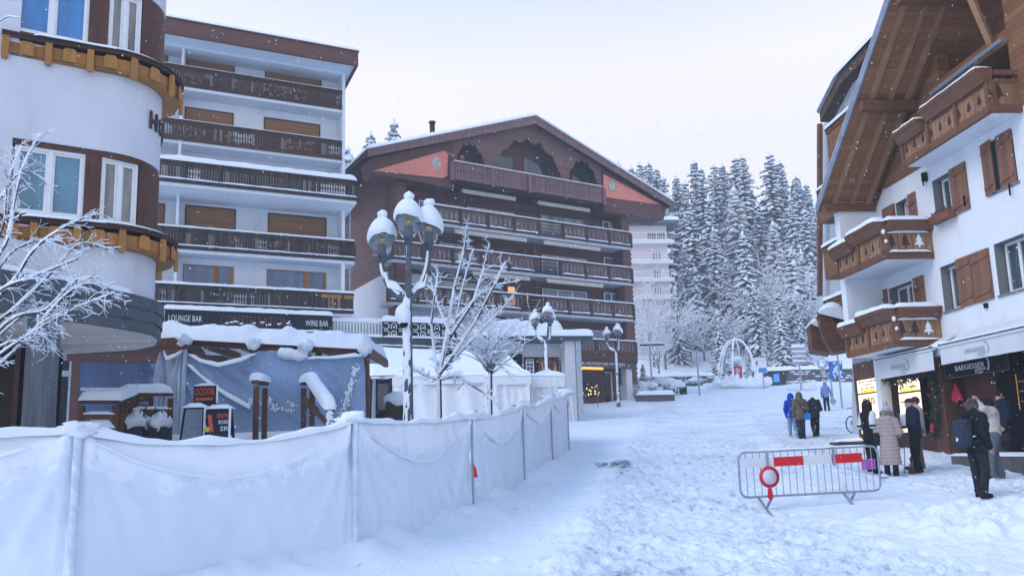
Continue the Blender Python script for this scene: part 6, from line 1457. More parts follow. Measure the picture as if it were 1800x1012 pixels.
aboard(342, 715, 760, 322, 366, 14.75, 'plain grey faced A board leaning beside the SKI rental board', 0)
# information totem and snowy box beside the lamp post
c_ = P(673, 735, 19.5); t = thing('info_totem', 'slim dark blue information totem with snow down its left edge', 'totem', (c_.x, 19.5, gz(c_.x, 19.5)), R(8)); zt = P(673, 666, 19.5).z-gz(c_.x, 19.5)
mb = MB(); mb.box(-.17, .17, -.05, .1, -.1, zt); mb.build('case', M('totem_blue_grey', (.025, .04, .065), .4), t); mb = MB(); mb.box(-.12, .13, -.056, -.05, zt-.75, zt-.12); mb.build('screen', glass('totem_glass', (.05, .08, .13), .1), t)
mb = MB(); mb.tube([(-.19, 0, 0), (-.19, 0, zt)], .05, 6); mb.snow_bar([(-.17, .02, zt), (.17, .02, zt)], .2, .06); mb.ball((.05, -.08, .55), (.14, .06, .11), 8, 6, wob=.4); mb.build('snow_layer', SNOW, t)
c_ = P(699, 715, 19.2); t = thing('wooden_box', 'small dark crate capped with snow between totem and lamp post', 'crate', (c_.x, 19.2, gz(c_.x, 19.2))); zt = P(699, 706, 19.2).z-gz(c_.x, 19.2)
mb = MB(); mb.box(-.26, .26, -.2, .2, -.1, zt); mb.build('body', M('crate_dark_brown', (.05, .035, .03), .7), t); mb = MB(); mb.ball((0, 0, zt+.05), (.32, .28, .2), 12, 8, wob=.3); mb.build('snow_layer', SNOW, t)
# ------------------------------------------------------------------ white tents
TENT = plaster('tent_canvas', (.74, .77, .81), .03)
def tent(label, px0, px1, pye, ppx, ppy, Y, dep, valance, roll=0):
    a, b_ = P(px0, pye, Y), P(px1, pye, Y); W_ = b_.x-a.x; cx0 = (a.x+b_.x)/2; g_ = gz(cx0, Y); ze = (a.z+b_.z)/2-g_; pk = P(ppx, ppy, Y+dep/2); t = thing('marquee_tent', label, 'tent', (cx0, Y, g_), 0)
    mb = MB()
    for (x0, y0, x1, y1) in ((-W_/2, 0, W_/2, 0), (W_/2, 0, W_/2, dep), (-W_/2, 0, -W_/2, dep), (-W_/2, dep, W_/2, dep)):
        rows = []
        for k in range(9):
            row = []
            for j in range(41):
                u = j/40; z = ze*k/8; w_ = .13*noise.noise(Vector((u*7+px0, z*.5+u*2, 2)))+.05*math.sin(u*34+z*1.4)*math.exp(-z*.1); row.append((x0+(x1-x0)*u+(w_ if x0 == x1 else 0), y0+(y1-y0)*u+(w_ if y0 == y1 else 0), z-.1))
            rows.append(row)
        mb.grid(rows)
    mb.build('side_wall', TENT, t); mb = MB(); mb.box(-W_/2-.05, W_/2+.05, -.06, -.03, ze-valance, ze); mb.box(W_/2+.03, W_/2+.06, -.03, dep, ze-valance, ze); mb.build('valance', TENT, t)
    mb = MB(); pz = pk.z-g_; px_ = pk.x-cx0; cs = [(-W_/2-.08, -.08), (W_/2+.08, -.08), (W_/2+.08, dep+.08), (-W_/2-.08, dep+.08)]; N_ = 12
    for i in range(4):
        (ax, ay), (bx_, by) = cs[i], cs[(i+1) % 4]; rows = []
        for k in range(N_+1):
            v = k/N_; row = []
            for j in range(17):
                u = j/16; ex, ey = ax+(bx_-ax)*u, ay+(by-ay)*u; zz = ze+(pz-ze)*(v**1.25)+.05*noise.noise(Vector((ex+px0, ey, v*4))); row.append((ex+(px_-ex)*v, ey+(dep/2-ey)*v, zz-.06*math.sin(math.pi*u)*math.sin(math.pi*v)+(.07 if 0 < v else 0)))
            rows.append(row)
        mb.grid(rows)
    mb.build('snowy_roof', SNOW, t); return t
tent('largest white tent with a pointed snowy roof, in front of the pattern sign', 692, 905, 660, 822, 615, 29.5, 4.5, .30)
tent('smaller white tent with a pointed snowy roof at the right end of the tent row', 855, 931, 660, 893, 628, 27.6, 3.2, .32)
tent('plain flat topped white tent by the middle street lamp', 930, 990, 660, 965, 652, 28.6, 3.5, .42)
t = thing('snowy_awning', 'wide sloping awning under smooth snow between pergola and tents', 'awning', (P(715, 650, 31).x, 31, gz(-4, 31)))
ao = Vector((P(715, 650, 31).x, 31, gz(-4, 31))); mb = MB(); mb.snow_sheet([P(650, 660, 31)-ao, P(795, 655, 31)-ao, P(775, 618, 34.5)-ao, P(648, 612, 34.5)-ao], .14, 20, 12); mb.build('snow_layer', SNOW, t)
mb = MB(); qd = [P(652, 661, 31)-ao, P(793, 656, 31)-ao, P(774, 620, 34.4)-ao, P(650, 614, 34.4)-ao]; mb.prism([q_-Vector((0, 0, .10)) for q_ in qd], (0, 0, .07)); mb.build('cloth', TENT, t)
for q_ in (qd[0], qd[1]): mb = MB(); mb.tube([q_-Vector((-.1 if q_ is qd[0] else .1, -.1, .1)), Vector((q_.x, q_.y+.1, -.2))], .05, 8); mb.build('leg', PIPE, t)
# ------------------------------------------------------------------ trees
NEED = M('needles', (.034, .062, .085), .85, .55, 1.3); NEEDP = M('frosted_larch', (.30, .34, .38), .9, .35, 1.1); BARK = M('dark_bark', (.035, .028, .026), .9, .4, 5); FROST = snow_mat('hoar_frost', (.76, .79, .84), 9, .2)
def conifer_parts(H, R0, seed, snow=.75, whorl=.52, nb=8, low=.06, frosty=False):
    rr = random.Random(seed); cr = MB(); sn = MB(); z = H*low; k = 0
    while z < H*.985:
        t = z/H; rad = R0*(1-t)**.74*(1+.35*noise.noise(Vector((z*.55, seed, 0))))+.10; n = max(4, int(nb*(.55+.6*(1-t)))); a0 = rr.random()*6.28
        for j in range(n):
            a = a0+6.283*j/n+rr.uniform(-.25, .25); L = rad*rr.uniform(.55, 1.22)*(1+.25*noise.noise(Vector((math.cos(a)*1.3, math.sin(a)*1.3, z*.25+seed)))); dr = L*rr.uniform(.30, .68)*(1 if t < .8 else .4); ca, sa = math.cos(a), math.sin(a); sd = Vector((-sa, ca, 0))
            wd = min(.95, .26+L*.20)*rr.uniform(.8, 1.25); zz = z+rr.uniform(-.2, .2); pts = []
            for q in range(6): u = q/5; pts.append(Vector((ca*L*u, sa*L*u, zz-dr*u**1.5+.10*L*math.sin(u*2.6)*.5)))
            vs = []; ws = [.35, .8, 1, .95, .62, .06]
            for p, w in zip(pts, ws): vs += [p-sd*wd*w*.5-Vector((0, 0, wd*w*.22)), p, p+sd*wd*w*.5-Vector((0, 0, wd*w*.22))]
            cr.add(vs, [(q*3+c, q*3+c+1, q*3+c+4, q*3+c+3) for q in range(5) for c in (0, 1)])
            for q in range(1, 6):   # hanging twigs
                for s_ in (-1, 1):
                    p = pts[q-1].lerp(pts[q], rr.random()); w = wd*ws[q]*rr.uniform(.35, .8); e = p+sd*s_*w*.75+Vector((ca*.22, sa*.22, -rr.uniform(.12, .42))); tw = Vector((ca, sa, 0))*rr.uniform(.07, .16)
                    cr.add([p-tw, p+tw, e], [(0, 1, 2)])
            if rr.random() < snow+.15:
                f0 = rr.uniform(0, .25); vs = []; m_ = rr.uniform(.78, 1.12)*(.62+.5*snow)
                for q in range(6):
                    u = q/5; p = pts[q]; w = ws[q]*wd*m_*(1 if u > f0 else .3)*rr.uniform(.7, 1.1); up = Vector((0, 0, .05+.10*math.sin(math.pi*min(1, u+.12))*snow*rr.uniform(.5, 1.4)))
                    vs += [p-sd*w*.5-Vector((0, 0, w*.2))+Vector((0, 0, .02)), p+up, p+sd*w*.5-Vector((0, 0, w*.2))+Vector((0, 0, .02))]
                sn.add(vs, [(q*3+c, q*3+c+1, q*3+c+4, q*3+c+3) for q in range(5) for c in (0, 1)], 0, True)
                for q in range(2):
                    if rr.random() < snow*.8: u = rr.uniform(.3, .95); p = pts[0].lerp(pts[5], u); p.z = zz-dr*u**1.5+.08; s_ = rr.uniform(.10, .24); sn.ball(p, (s_*1.3, s_*1.3, s_*.6), 6, 4)
        z += whorl*(.75+.5*(1-t))*rr.uniform(.8, 1.2); k += 1
    sn.ball((0, 0, H-.1), (.14, .14, .35), 6, 5); tr = MB(); tr.tube([(0, 0, -1), (0, 0, H*.5), (0, 0, H)], [.016*H+.05, .010*H+.03, .02], 8)
    return tr, cr, sn
PROTO = {}
def proto(key, *a, mats=(NEED, SNOW), **k):
    t = bpy.data.objects.new('conifer', None); COL.objects.link(t); tr, cr, sn = conifer_parts(*a, **k)
    tr.build('trunk', BARK, t); c = cr.build('crown', mats[0], t); sn.build('snow_load', mats[1], c); PROTO[key] = [t, a[0], False]
proto('tallA', 24, 4.3, 1, snow=.95, whorl=.6); proto('tallB', 24, 3.9, 2, snow=1.0, whorl=.58); proto('slim', 22, 3.2, 3, snow=.95, whorl=.56); proto('heavyA', 16, 3.0, 4, snow=.92, whorl=.46); proto('heavyB', 13, 2.3, 5, snow=.95, whorl=.42); proto('larch', 18, 3.1, 6, mats=(NEEDP, FROST), snow=.9, whorl=.42, nb=10)
rt = random.Random(12)
def place_conifer(key, px, pyt, Y, pyb, label, group, rz=None, sq=1.0):
    t, H, used = PROTO[key]; x = P(px, (pyt+(pyb or 640))/2, Y).x; zt = P(px, pyt, Y).z; zb = min(gz(x, Y), P(px, pyb, Y).z if pyb else 1e9)-.1
    o = t if not used else copy_tree(t); PROTO[key][2] = True
    s = (zt-zb)/H; o.location = (x, Y, zb); o.scale = (s*sq, s*sq, s); o.rotation_euler = (0, 0, rt.uniform(0, 6.28)); o['label'] = label; o['category'] = 'tree'; o['group'] = group; return o
ORD = ['leftmost', 'second from left', 'third from left', 'fourth from left', 'fifth from left', 'sixth from left', 'seventh from left', 'eighth from left', 'ninth from left', 'tenth from left', 'eleventh from left', 'twelfth from left', 'thirteenth from left', 'fourteenth from left', 'fifteenth from left', 'sixteenth from left', 'seventeenth from left', 'eighteenth from left']
back = [(1095, 283, 'slim', 128), (1118, 292, 'slim', 126), (1134, 285, 'tallB', 130), (1149, 284, 'slim', 124), (1163, 297, 'tallA', 122), (1175, 309, 'slim', 118), (1198, 309, 'tallB', 124), (1214, 318, 'slim', 118), (1232, 281, 'slim', 122), (1243, 297, 'tallA', 118), (1267, 288, 'tallB', 124), (1282, 288, 'slim', 128), (1305, 278, 'tallA', 124), (1317, 272, 'tallB', 118), (1367, 271, 'tallA', 116), (1385, 282, 'tallB', 120), (1413, 308, 'slim', 124), (1431, 322, 'slim', 130)]
for (px, py, key, Y), o_ in zip(back, ORD): place_conifer(key, px, py, Y, None, 'dark conifer on the skyline, %s in the back row' % o_, 'back row of conifers behind the street', sq=1.32 if key != 'slim' else 1.28)
midr = [(1222, 352, 'tallB', 110, 640), (1255, 345, 'slim', 108, 640), (1262, 400, 'tallB', 104, 650), (1301, 330, 'larch', 112, 640), (1342, 360, 'tallA', 114, 630), (1368, 390, 'larch', 108, 640), (1400, 345, 'tallB', 112, 630), (1425, 370, 'tallA', 106, 640), (1208, 430, 'slim', 104, 640), (1282, 455, 'larch', 102, 640)]
for (px, py, key, Y, pb), o_ in zip(sorted(midr), ORD): place_conifer(key, px, py, Y, pb, sq=1.2, label=('pale frosted larch, %s in the middle row' if key == 'larch' else 'snowy conifer on the slope, %s in the middle row') % o_, group='middle row of trees on the slope')
front = [(1191, 503, 'heavyA', 93, 641), (1263, 548, 'heavyB', 90, 633), (1313, 408, 'heavyA', 98, 625), (1329, 500, 'heavyA', 93, 640), (1373, 517, 'heavyB', 91, 648), (1398, 438, 'heavyB', 97, 640), (1416, 440, 'heavyA', 99, 640), (1226, 470, 'heavyB', 100, 640), (1407, 540, 'heavyB', 92, 652), (1345, 590, 'heavyB', 88, 655)]
for (px, py, key, Y, pb), o_ in zip(sorted(front), ORD): place_conifer(key, px, py, Y, pb, 'heavily snow laden spruce, %s in the front row' % o_, 'front row of snow laden spruces', sq=1.15)
for px, py, lab in ((652, 232, 'lower of two distant conifer tops above the left eave of the brown chalet'), (694, 211, 'higher of two distant conifer tops above the left eave of the brown chalet')): place_conifer('slim', px, py, 118, None, lab, 'distant conifers behind the chalet', sq=1.1)
place_conifer('heavyB', 611, 262, 112, None, 'snowy conifer top between the white apartment block and the brown chalet', 'distant conifers behind the chalet')
place_conifer('heavyB', 1131, 640, 70, 690, 'small dark spruce against the right corner of the brown chalet', 'small spruces at the street end', sq=1.5)
place_conifer('heavyB', 1272, 620, 83, 690, 'small dark spruce inside the left of the light arch', 'small spruces at the street end', sq=1.2); place_conifer('heavyB', 1316, 628, 84, 690, 'small snowy spruce right of the red booth inside the arch', 'small spruces at the street end', sq=1.3)
for o in [v[0] for v in PROTO.values()]: o.name = 'conifer'
# ------------------------------------------------------------------ bare trees carrying snow
SBARK = M('wet_bark', (.055, .045, .045), .85, .4, 8)
def limb(bk, sn, p, d, L, r, depth, rr, snow, spread=.7, up=.12, n=5, seg=5, kids=(3, 5)):
    pts = [Vector(p)]; d = Vector(d).normalized(); dd = []
    for k in range(seg):
        d = (d+Vector((rr.gauss(0, .2), rr.gauss(0, .2), rr.gauss(up*.3-.04, .16)))).normalized(); pts.append(pts[-1]+d*L/seg); dd.append(d.copy())
    rad = [r*(1-.75*k/seg) for k in range(seg+1)]
    bk.tube(pts, rad, n, cap=False); flat = 1-min(.85, abs(dd[2].z))
    if snow > 0: sn.tube([q+Vector((0, 0, a*.9+snow*.5)) for q, a in zip(pts, rad)], [(a*.7+snow*(.35+.55*flat))*(1+.6*noise.noise(q*4.1)) for q, a in zip(pts, rad)][:-1]+[snow*.3], n, cap=True)
    if snow > .012:
        for q, a in zip(pts[1:], rad[1:]):
            if rr.random() < .16: s_ = snow*rr.uniform(1.0, 1.9)+a; sn.ball(q+Vector((0, 0, a+s_*.45)), (s_*1.5, s_*1.2, s_*.8), 6, 4)
    if depth > 0:
        for k in range(rr.randint(*kids)):
            i = rr.randint(1, seg) if k else seg; base = pts[i]; nd = (dd[i-1]+Vector((rr.gauss(0, spread), rr.gauss(0, spread), rr.gauss(.05, spread*.6)))).normalized()
            limb(bk, sn, base, nd, L*rr.uniform(.45, .72), rad[i]*.75, depth-1, rr, snow*.85, spread, up, n if depth > 2 else 4, max(3, seg-1), kids)
def bare_tree(name, label, cat, loc, build, group=None, mats=(SBARK, SNOW)):
    t = thing(name, label, cat, loc, 0, group); bk = MB(); sn = MB(); tk = MB(); build(tk, bk, sn)
    if tk.v: tk.build('trunk', mats[0], t)
    b_ = bk.build('branch', mats[0], t); sn.build('snow_load', mats[1], b_); return t
def young1(tk, bk, sn):
    rr = random.Random(21); o = Vector(YL1); tk.tube([(0, 0, -.3), (0.01, 0, 1), P(773, 665, 18)-o], [.05, .045, .04], 8); sn.tube([(-.02, -.03, 0), (-.015, -.03, 1), P(772, 665, 18)-o+Vector((-.015, -.02, 0))], [.048, .044, .04], 6)
    for pl, r in ((((773, 665), (783, 600), (800, 510), (815, 440), (822, 402)), .035), (((773, 660), (800, 625), (838, 560), (868, 500), (890, 462)), .032), (((774, 650), (790, 600), (830, 530), (852, 470), (860, 430)), .03), (((773, 662), (762, 625), (760, 570), (764, 520), (768, 480)), .025), (((772, 668), (745, 660), (730, 650)), .018), (((775, 668), (800, 660), (850, 690), (870, 705)), .022), (((775, 655), (830, 600), (880, 545), (905, 520)), .025), (((790, 590), (770, 545), (756, 490)), .02), (((774, 640), (800, 570), (812, 500), (832, 440)), .026), (((800, 560), (840, 520), (880, 500), (912, 495)), .02)):
        L = [P(a+rr.uniform(-3, 3), b_, 18+rr.uniform(-.35, .35)*k)-o for k, (a, b_) in enumerate(pl)]; rad = [r*(1-.7*k/(len(L)-1)) for k in range(len(L))]; bk.tube(L, rad, 6); sn.tube([q+Vector((-.006, 0, a*.8+.008)) for q, a in zip(L, rad)], [a*.95+.013 for a in rad], 6)
        for k in range(1, len(L)):
            for c in range(7):
                u = rr.random(); b0 = L[k-1].lerp(L[k], u); d = (L[k]-L[k-1]).normalized()+Vector((rr.gauss(.15, .55), rr.gauss(0, .5), rr.gauss(.1, .45))); limb(bk, sn, b0, d, rr.uniform(.10, .30), .006, 1, rr, .0125, .7, .2, 4, 5, (3, 5))
yl = P(773, 735, 18); YL1 = (yl.x, 18, gz(yl.x, 18)); bare_tree('young_tree', 'taller bare young tree spreading snowy branches just right of the big lamp post', 'tree', YL1, young1, 'bare young trees behind the fence')
def young2(tk, bk, sn):
    rr = random.Random(5); o = Vector(YL2); top = P(862, 655, 21.5)-o; tk.tube([(0, 0, -.3), (0, 0, 1), top], [.06, .055, .05], 8); sn.tube([(-.025, -.035, 0), (-.02, -.03, 1), top+Vector((-.02, -.02, 0))], [.05, .045, .04], 6)
    for k in range(28):
        px, py = 862+62*math.sin(k*2.4)*rr.uniform(.35, 1), 560+rr.uniform(-12, 40); e = P(px, py, 21.5+rr.uniform(-.8, .8))-o; d = (e-top); limb(bk, sn, top-Vector((0, 0, rr.uniform(0, .12))), d, d.length*.72, .018, 2, rr, .018, .42, .1, 5, 6, (3, 4))
yl = P(862, 735, 21.5); YL2 = (yl.x, 21.5, gz(yl.x, 21.5)); bare_tree('young_tree', 'shorter bare tree with a round fan of snowy twigs before the tents', 'tree', YL2, young2, 'bare young trees behind the fence')
def shrub(tk, bk, sn):
    rr = random.Random(9); o = Vector(SHL); b0 = P(-190, 790, 8.6)-o
    for pl, r in ((((-190, 780), (-60, 690), (40, 605), (110, 525), (150, 500), (186, 508)), .045), (((-170, 760), (-40, 600), (30, 540), (90, 480), (140, 430), (190, 438)), .04), (((-170, 740), (-40, 560), (20, 500), (60, 440), (110, 402), (168, 376)), .04), (((-160, 700), (-40, 500), (10, 430), (25, 360), (42, 290), (72, 236)), .035), (((-160, 690), (-40, 470), (5, 400), (14, 320), (38, 258)), .03),
                  (((-150, 760), (-20, 640), (50, 590), (100, 560), (150, 535), (203, 515)), .032), (((-120, 720), (10, 570), (80, 545), (130, 495), (172, 488)), .03), (((-140, 600), (-20, 390), (10, 335), (40, 302), (80, 318)), .026), (((-120, 640), (-10, 520), (50, 490), (100, 470), (135, 455)), .028), (((-140, 730), (0, 590), (60, 545), (70, 580), (95, 610)), .022), (((-60, 120), (0, 38), (34, 32)), .012), (((-100, 650), (0, 470), (45, 430), (80, 425), (118, 440)), .024), (((-120, 700), (0, 610), (45, 600), (70, 570), (118, 545)), .022)):
        Y0 = 8.3+rr.uniform(-.3, .3); L = [P(a, b_, Y0+rr.uniform(-.12, .12))-o for a, b_ in pl]; rad = [r*.50*(1-.78*k/(len(L)-1)) for k in range(len(L))]
        fine = []; 
        for k in range(len(L)-1):
            p0, p1, p2, p3 = L[max(k-1, 0)], L[k], L[k+1], L[min(k+2, len(L)-1)]
            for q in range(5): t = q/5; fine.append((.5*((2*p1)+(p2-p0)*t+(2*p0-5*p1+4*p2-p3)*t*t+(3*p1-p0-3*p2+p3)*t**3), rad[k]*(1-t)+rad[k+1]*t))
        fine.append((L[-1], rad[-1])); fp = [f[0] for f in fine]; fr_ = [f[1] for f in fine]
        bk.tube(fp, fr_, 7); sn.tube([q+Vector((-.003, 0, a*.95+.007)) for q, a in zip(fp, fr_)], [(a*.85+.006)*(1+.6*noise.noise(q*7)) for q, a in zip(fp, fr_)], 7)
        if r > .015:
            for k in range(3, len(fp)-1):
                for c in range(2 if k > 8 else 1):
                    d = (fp[k]-fp[k-1]).normalized()+Vector((rr.gauss(.1, .5), rr.gauss(0, .4), rr.gauss(.05, .55))); limb(bk, sn, fp[k], d, rr.uniform(.07, .21), .004, 1, rr, .0062, .6, -.1, 4, 5, (2, 4))
sb = P(-190, 790, 8.6); SHL = (sb.x, 8.6, gz(sb.x, 8.6)); bare_tree('snowy_shrub', 'bare arching shrub loaded with snow at the left edge before the hotel', 'shrub', SHL, shrub)
# frosted deciduous trees on the slope
FB = M('frosted_bark', (.16, .17, .20), .9, .3)
def frosted(seed, H):
    def f(tk, bk, sn):
        rr = random.Random(seed); tk.tube([(0, 0, -.8), (0, 0, H*.3)], [.14, .10], 6)
        for k in range(7): limb(bk, sn, (0, 0, H*rr.uniform(.12, .34)), (rr.gauss(0, .5), rr.gauss(0, .5), 1), H*rr.uniform(.35, .6), .07, 3, rr, .075, .55, .15, 4, 4, (3, 4))
    return f
fts = [(1146, 505, 92, 7), (1166, 515, 91, 8), (1345, 455, 100, 9), (1360, 500, 96, 10), (1236, 560, 94, 11), (1212, 540, 95, 12), (1425, 480, 96, 13), (1300, 560, 95, 14), (1155, 560, 88, 15), (1385, 470, 103, 16)]
for (px, py, Y, sd), o_ in zip(sorted(fts), ORD):
    x = P(px, (py+640)/2, Y).x; g_ = gz(x, Y); H = P(px, py, Y).z-g_; bare_tree('frosted_tree', 'leafless tree white with hoar frost, %s of the frosted trees' % o_, 'tree', (x, Y, g_), frosted(sd, H), 'frosted leafless trees', (FB, FROST))
# far wood behind everything, one mass
mb = MB(); rr = random.Random(77)
for k in range(420):
    x, y = rr.uniform(-75, 130), rr.uniform(132, 230)
    if -30 < x < 5 and y < 150: continue
    g_ = gz(x, y); H = rr.uniform(8, 13); lv = 9
    for q in range(lv):
        t = q/lv; r = 2.6*(1-t)**.9*rr.uniform(.8, 1.1)+.15; z = g_+H*(.08+.9*t); n = 7; a0 = rr.random()*6; m_ = 1 if rr.random() < .42 else 0
        ring = [(x+r*(1 if j % 2 else .62)*math.cos(a0+6.283*j/(2*n)), y+r*(1 if j % 2 else .62)*math.sin(a0+6.283*j/(2*n)), z-.4*(j % 2)) for j in range(2*n)]
        mb.add(ring+[(x, y, z+H*.17)], [(j, (j+1) % (2*n), 2*n) for j in range(2*n)], m_)
# drop the part that would show above the chalet's left eave in the photograph: keep a bare crest there
o = mb.build('far_wood', [NEED, SNOW]); tag(o, 'dense snowy conifer wood covering the hill behind the street', 'wood', kind='stuff')
# ------------------------------------------------------------------ pale hotel at the foot of the slope
PK = plaster('pale_pink_render', (.76, .66, .68), .04); fp_ = Frame(P(1128, 600, 97).x, 97, R(5), 9, 460)
ph = fp_.root('pale_hotel', 'pale pink four storey hotel with white balconies beside the brown chalet', 'hotel'); L = lambda px, py: fp_.pt(px, py, 0)
xw = L(1176, 480)[0]; zt = L(1150, 396)[1]
mb = MB(); mb.box(-14, xw, 0, 12, -3, zt); mb.build('wall', PK, ph)
mb = MB(); mb.box(-14.3, L(1189, 397)[0], -1.2, 12.5, zt-.05, zt+.35); rf = mb.build('roof', M('slate_roof_edge', (.10, .12, .15), .6), ph); mb = MB(); mb.snow_sheet([(-14.3, -1.25, zt+.35), (L(1189, 397)[0]+.05, -1.25, zt+.35), (L(1189, 397)[0]+.05, 12.5, zt+.35), (-14.3, 12.5, zt+.35)], .5); mb.build('snow_layer', SNOW, rf)
mb = MB()
for k in range(18): x = -2+k*.42; mb.box(x, x+.04, -.9, -.86, zt+.3, zt+1.3)
mb.box(-2, 5.6, -.9, -.86, zt+1.25, zt+1.33); mb.build('roof_railing', WHITEP, rf)
for k, (p0, p1, y0, y1, n) in enumerate(((1136, 1171, 408, 426, 2), (1146, 1162, 441, 459, 3), (1148, 1163, 473, 490, 3), (1150, 1163, 504, 520, 3))):
    x0, z1 = L(p0, y0); x1, z0 = L(p1, y1); mb = MB()
    for q in range(n+1): x = x0+(x1-x0)*q/n; mb.box(x-.06, x+.06, -.06, .01, z0, z1)
    mb.box(x0, x1, -.05, .01, z1-.06, z1+.06); mb.box(x0, x1, -.05, .01, (z0+z1)/2-.04, (z0+z1)/2+.04); f_ = mb.build('window', WHITEP, ph); mb = MB(); mb.box(x0, x1, -.02, -.004, z0, z1); mb.build('pane', glass('blue_pane_%d' % k, (.06, .11, .19), .08), f_)
    zb = L(1150, (431, 466, 497, 528)[k])[1]; xr = L((1184, 1180, 1180, 1180)[k], 430)[0]
    mb = MB(); mb.box(-12, xr-.2, -1.1, -.001, zb, zb+.35); mb.box(-12, xr-.2, -1.1, -1.05, zb+1.3, zb+1.36)
    for q in range(30): mb.box(xr-.25-q*.28, xr-.22-q*.28, -1.09, -1.06, zb+.35, zb+1.3)
    b_ = mb.build('balcony', WHITEP, ph); mb = MB(); mb.snow_bar([(-12, -1.0, zb+.35), (xr-.2, -1.0, zb+.35)], .3, .15, seed=k, step=.4); mb.build('snow_layer', SNOW, b_)
# ------------------------------------------------------------------ street end: walls, arch, booth, shelter, signs
STONE = M('dry_stone', (.13, .125, .13), .9, .6, 2.2)
def stone_wall(label, p0, p1, Y, yt, yb):
    a, b_ = P(p0, yt, Y), P(p1, yt, Y+1); t = thing('stone_wall', label, 'wall', (a.x, Y, gz(a.x, Y)-.2), math.atan2(1, b_.x-a.x)); L_ = (b_-a).length; h = (yb-yt)*Y/1400*1.0+.3; rr = random.Random(p0)
    mb = MB(); sn = MB(); mb.box(0, L_, .15, 1.5, -.6, h-.05)
    z = -.1
    while z < h-.15:
        x = 0; rh = rr.uniform(.22, .38)
        while x < L_:
            w_ = rr.uniform(.35, .9); mb.box(x+.02, min(L_, x+w_-.02), rr.uniform(-.08, .04), .2, z+.02, z+rh-.02)
            if rr.random() < .45: sn.ball((x+w_/2, -.03, z+rh), (w_*.5, .12, .09), 6, 4)
            x += w_
        z += rh
    mb.build('stones', STONE, t); sn.snow_bar([(-.2, .6, h-.05), (L_+.2, .6, h-.05)], 1.8, .45, seed=p0, step=.4, lump=.5); sn.build('snow_layer', SNOW, t)
stone_wall('left stone retaining wall with snow on its courses, at the street end near the chalet', 1135, 1255, 86, 661, 682); stone_wall('right stone retaining wall with snow on its courses, behind the round sign', 1388, 1510, 84, 656, 680)
aY = 80; c_ = P(1298, 675, aY); t = thing('light_arch', 'white dome of crossing snow covered arches standing round the red booth', 'arch', (c_.x, aY, gz(c_.x, aY)))
ZB = gz(c_.x, aY); hA = P(1298, 597, aY).z-ZB; wA = 36*aY/1400
for ang in (8, 62, 128):
    mb = MB(); sn = MB(); pts = [(wA*math.cos(q)*math.cos(R(ang)), wA*math.cos(q)*math.sin(R(ang)), hA*math.sin(q)**.9) for q in np.linspace(0.0, math.pi, 30)]
    mb.tube(pts, .045, 8); b_ = mb.build('arch_tube', WHITEP, t); sn.tube([(p[0], p[1], p[2]+.1) for p in pts], [.085+.04*math.sin(q*1.7+ang) for q in range(30)], 8); sn.build('snow_layer', SNOW, b_)
c2 = P(1298, 672, aY); t = thing('red_booth', 'narrow red information pillar with a silver globe on top inside the arch', 'pillar', (c2.x, aY+.2, gz(c2.x, aY))); zt = P(1298, 643, aY).z-gz(c2.x, aY); ww = 8*aY/1400
mb = MB(); mb.box(-ww, ww, -.2, .2, 0, zt); mb.build('panel', M('booth_red', (.42, .02, .04), .5), t); mb = MB()
for k, w_ in enumerate((.5, .8, .7, .4)): mb.box(-ww*.2-ww*w_*.3, -ww*.2+ww*w_, -.215, -.2, zt*(.86-.09*k), zt*(.90-.09*k))
mb.build('lettering_lines', WHITEP, t); mb = MB(); mb.ball((0, 0, zt+.42), .42, 16, 10); mb.build('globe', M('silver_globe', (.45, .48, .55), .25, .3, 3, metal=.6), t); mb = MB(); mb.ball((0, 0, zt+.72), (.40, .38, .22), 10, 6, wob=.3); mb.build('snow_layer', SNOW, t)
t = thing('snow_mound', 'broad snow mound with snow covered plants at the foot of the light arch', 'snow mound', (c_.x, aY-1.2, ZB)); mb = MB(); mb.ball((0, 0, 0), (3.2, 1.6, .55), 24, 10, wob=.3)
for k in range(7): mb.ball((-2.4+.8*k, -.4, .3), (.5, .4, .5+.2*(k % 3)), 10, 7, wob=.6, seed=k)
mb.build('snow', SNOW, t)
sY = 85; a, b_ = P(1322, 680, sY), P(1382, 680, sY); t = thing('bus_shelter', 'dark low shelter with a snowy roof and a lit blue poster', 'shelter', (a.x, sY, gz(a.x, sY)), 0); L_ = b_.x-a.x; zt = P(1350, 655, sY).z-gz(a.x, sY)
mb = MB(); mb.box(0, L_, 0, 2, -.3, zt); mb.build('wall', M('shelter_dark', (.03, .035, .045), .6), t); mb = MB(); mb.box(-.5, L_+.3, -.6, 2.2, zt, zt+.15); rf = mb.build('roof', BLACK, t); mb = MB(); mb.snow_sheet([(-.5, -.62, zt+.15), (L_+.3, -.62, zt+.15), (L_+.3, 2.2, zt+.15), (-.5, 2.2, zt+.15)], .45); mb.build('snow_layer', SNOW, rf)
mb = MB(); x0, x1 = (1361-1322)/60*L_, (1371-1322)/60*L_; mb.box(x0, x1, -.06, -.01, .25, zt-.15); mb.build('blue_poster', emit('blue_backlit_poster', (.02, .16, .45), .7), t); mb = MB(); mb.box(x1+.12, x1+.22, -.08, -.01, 0, zt-.1); mb.build('red_post', M('dull_red', (.14, .03, .04), .6), t)
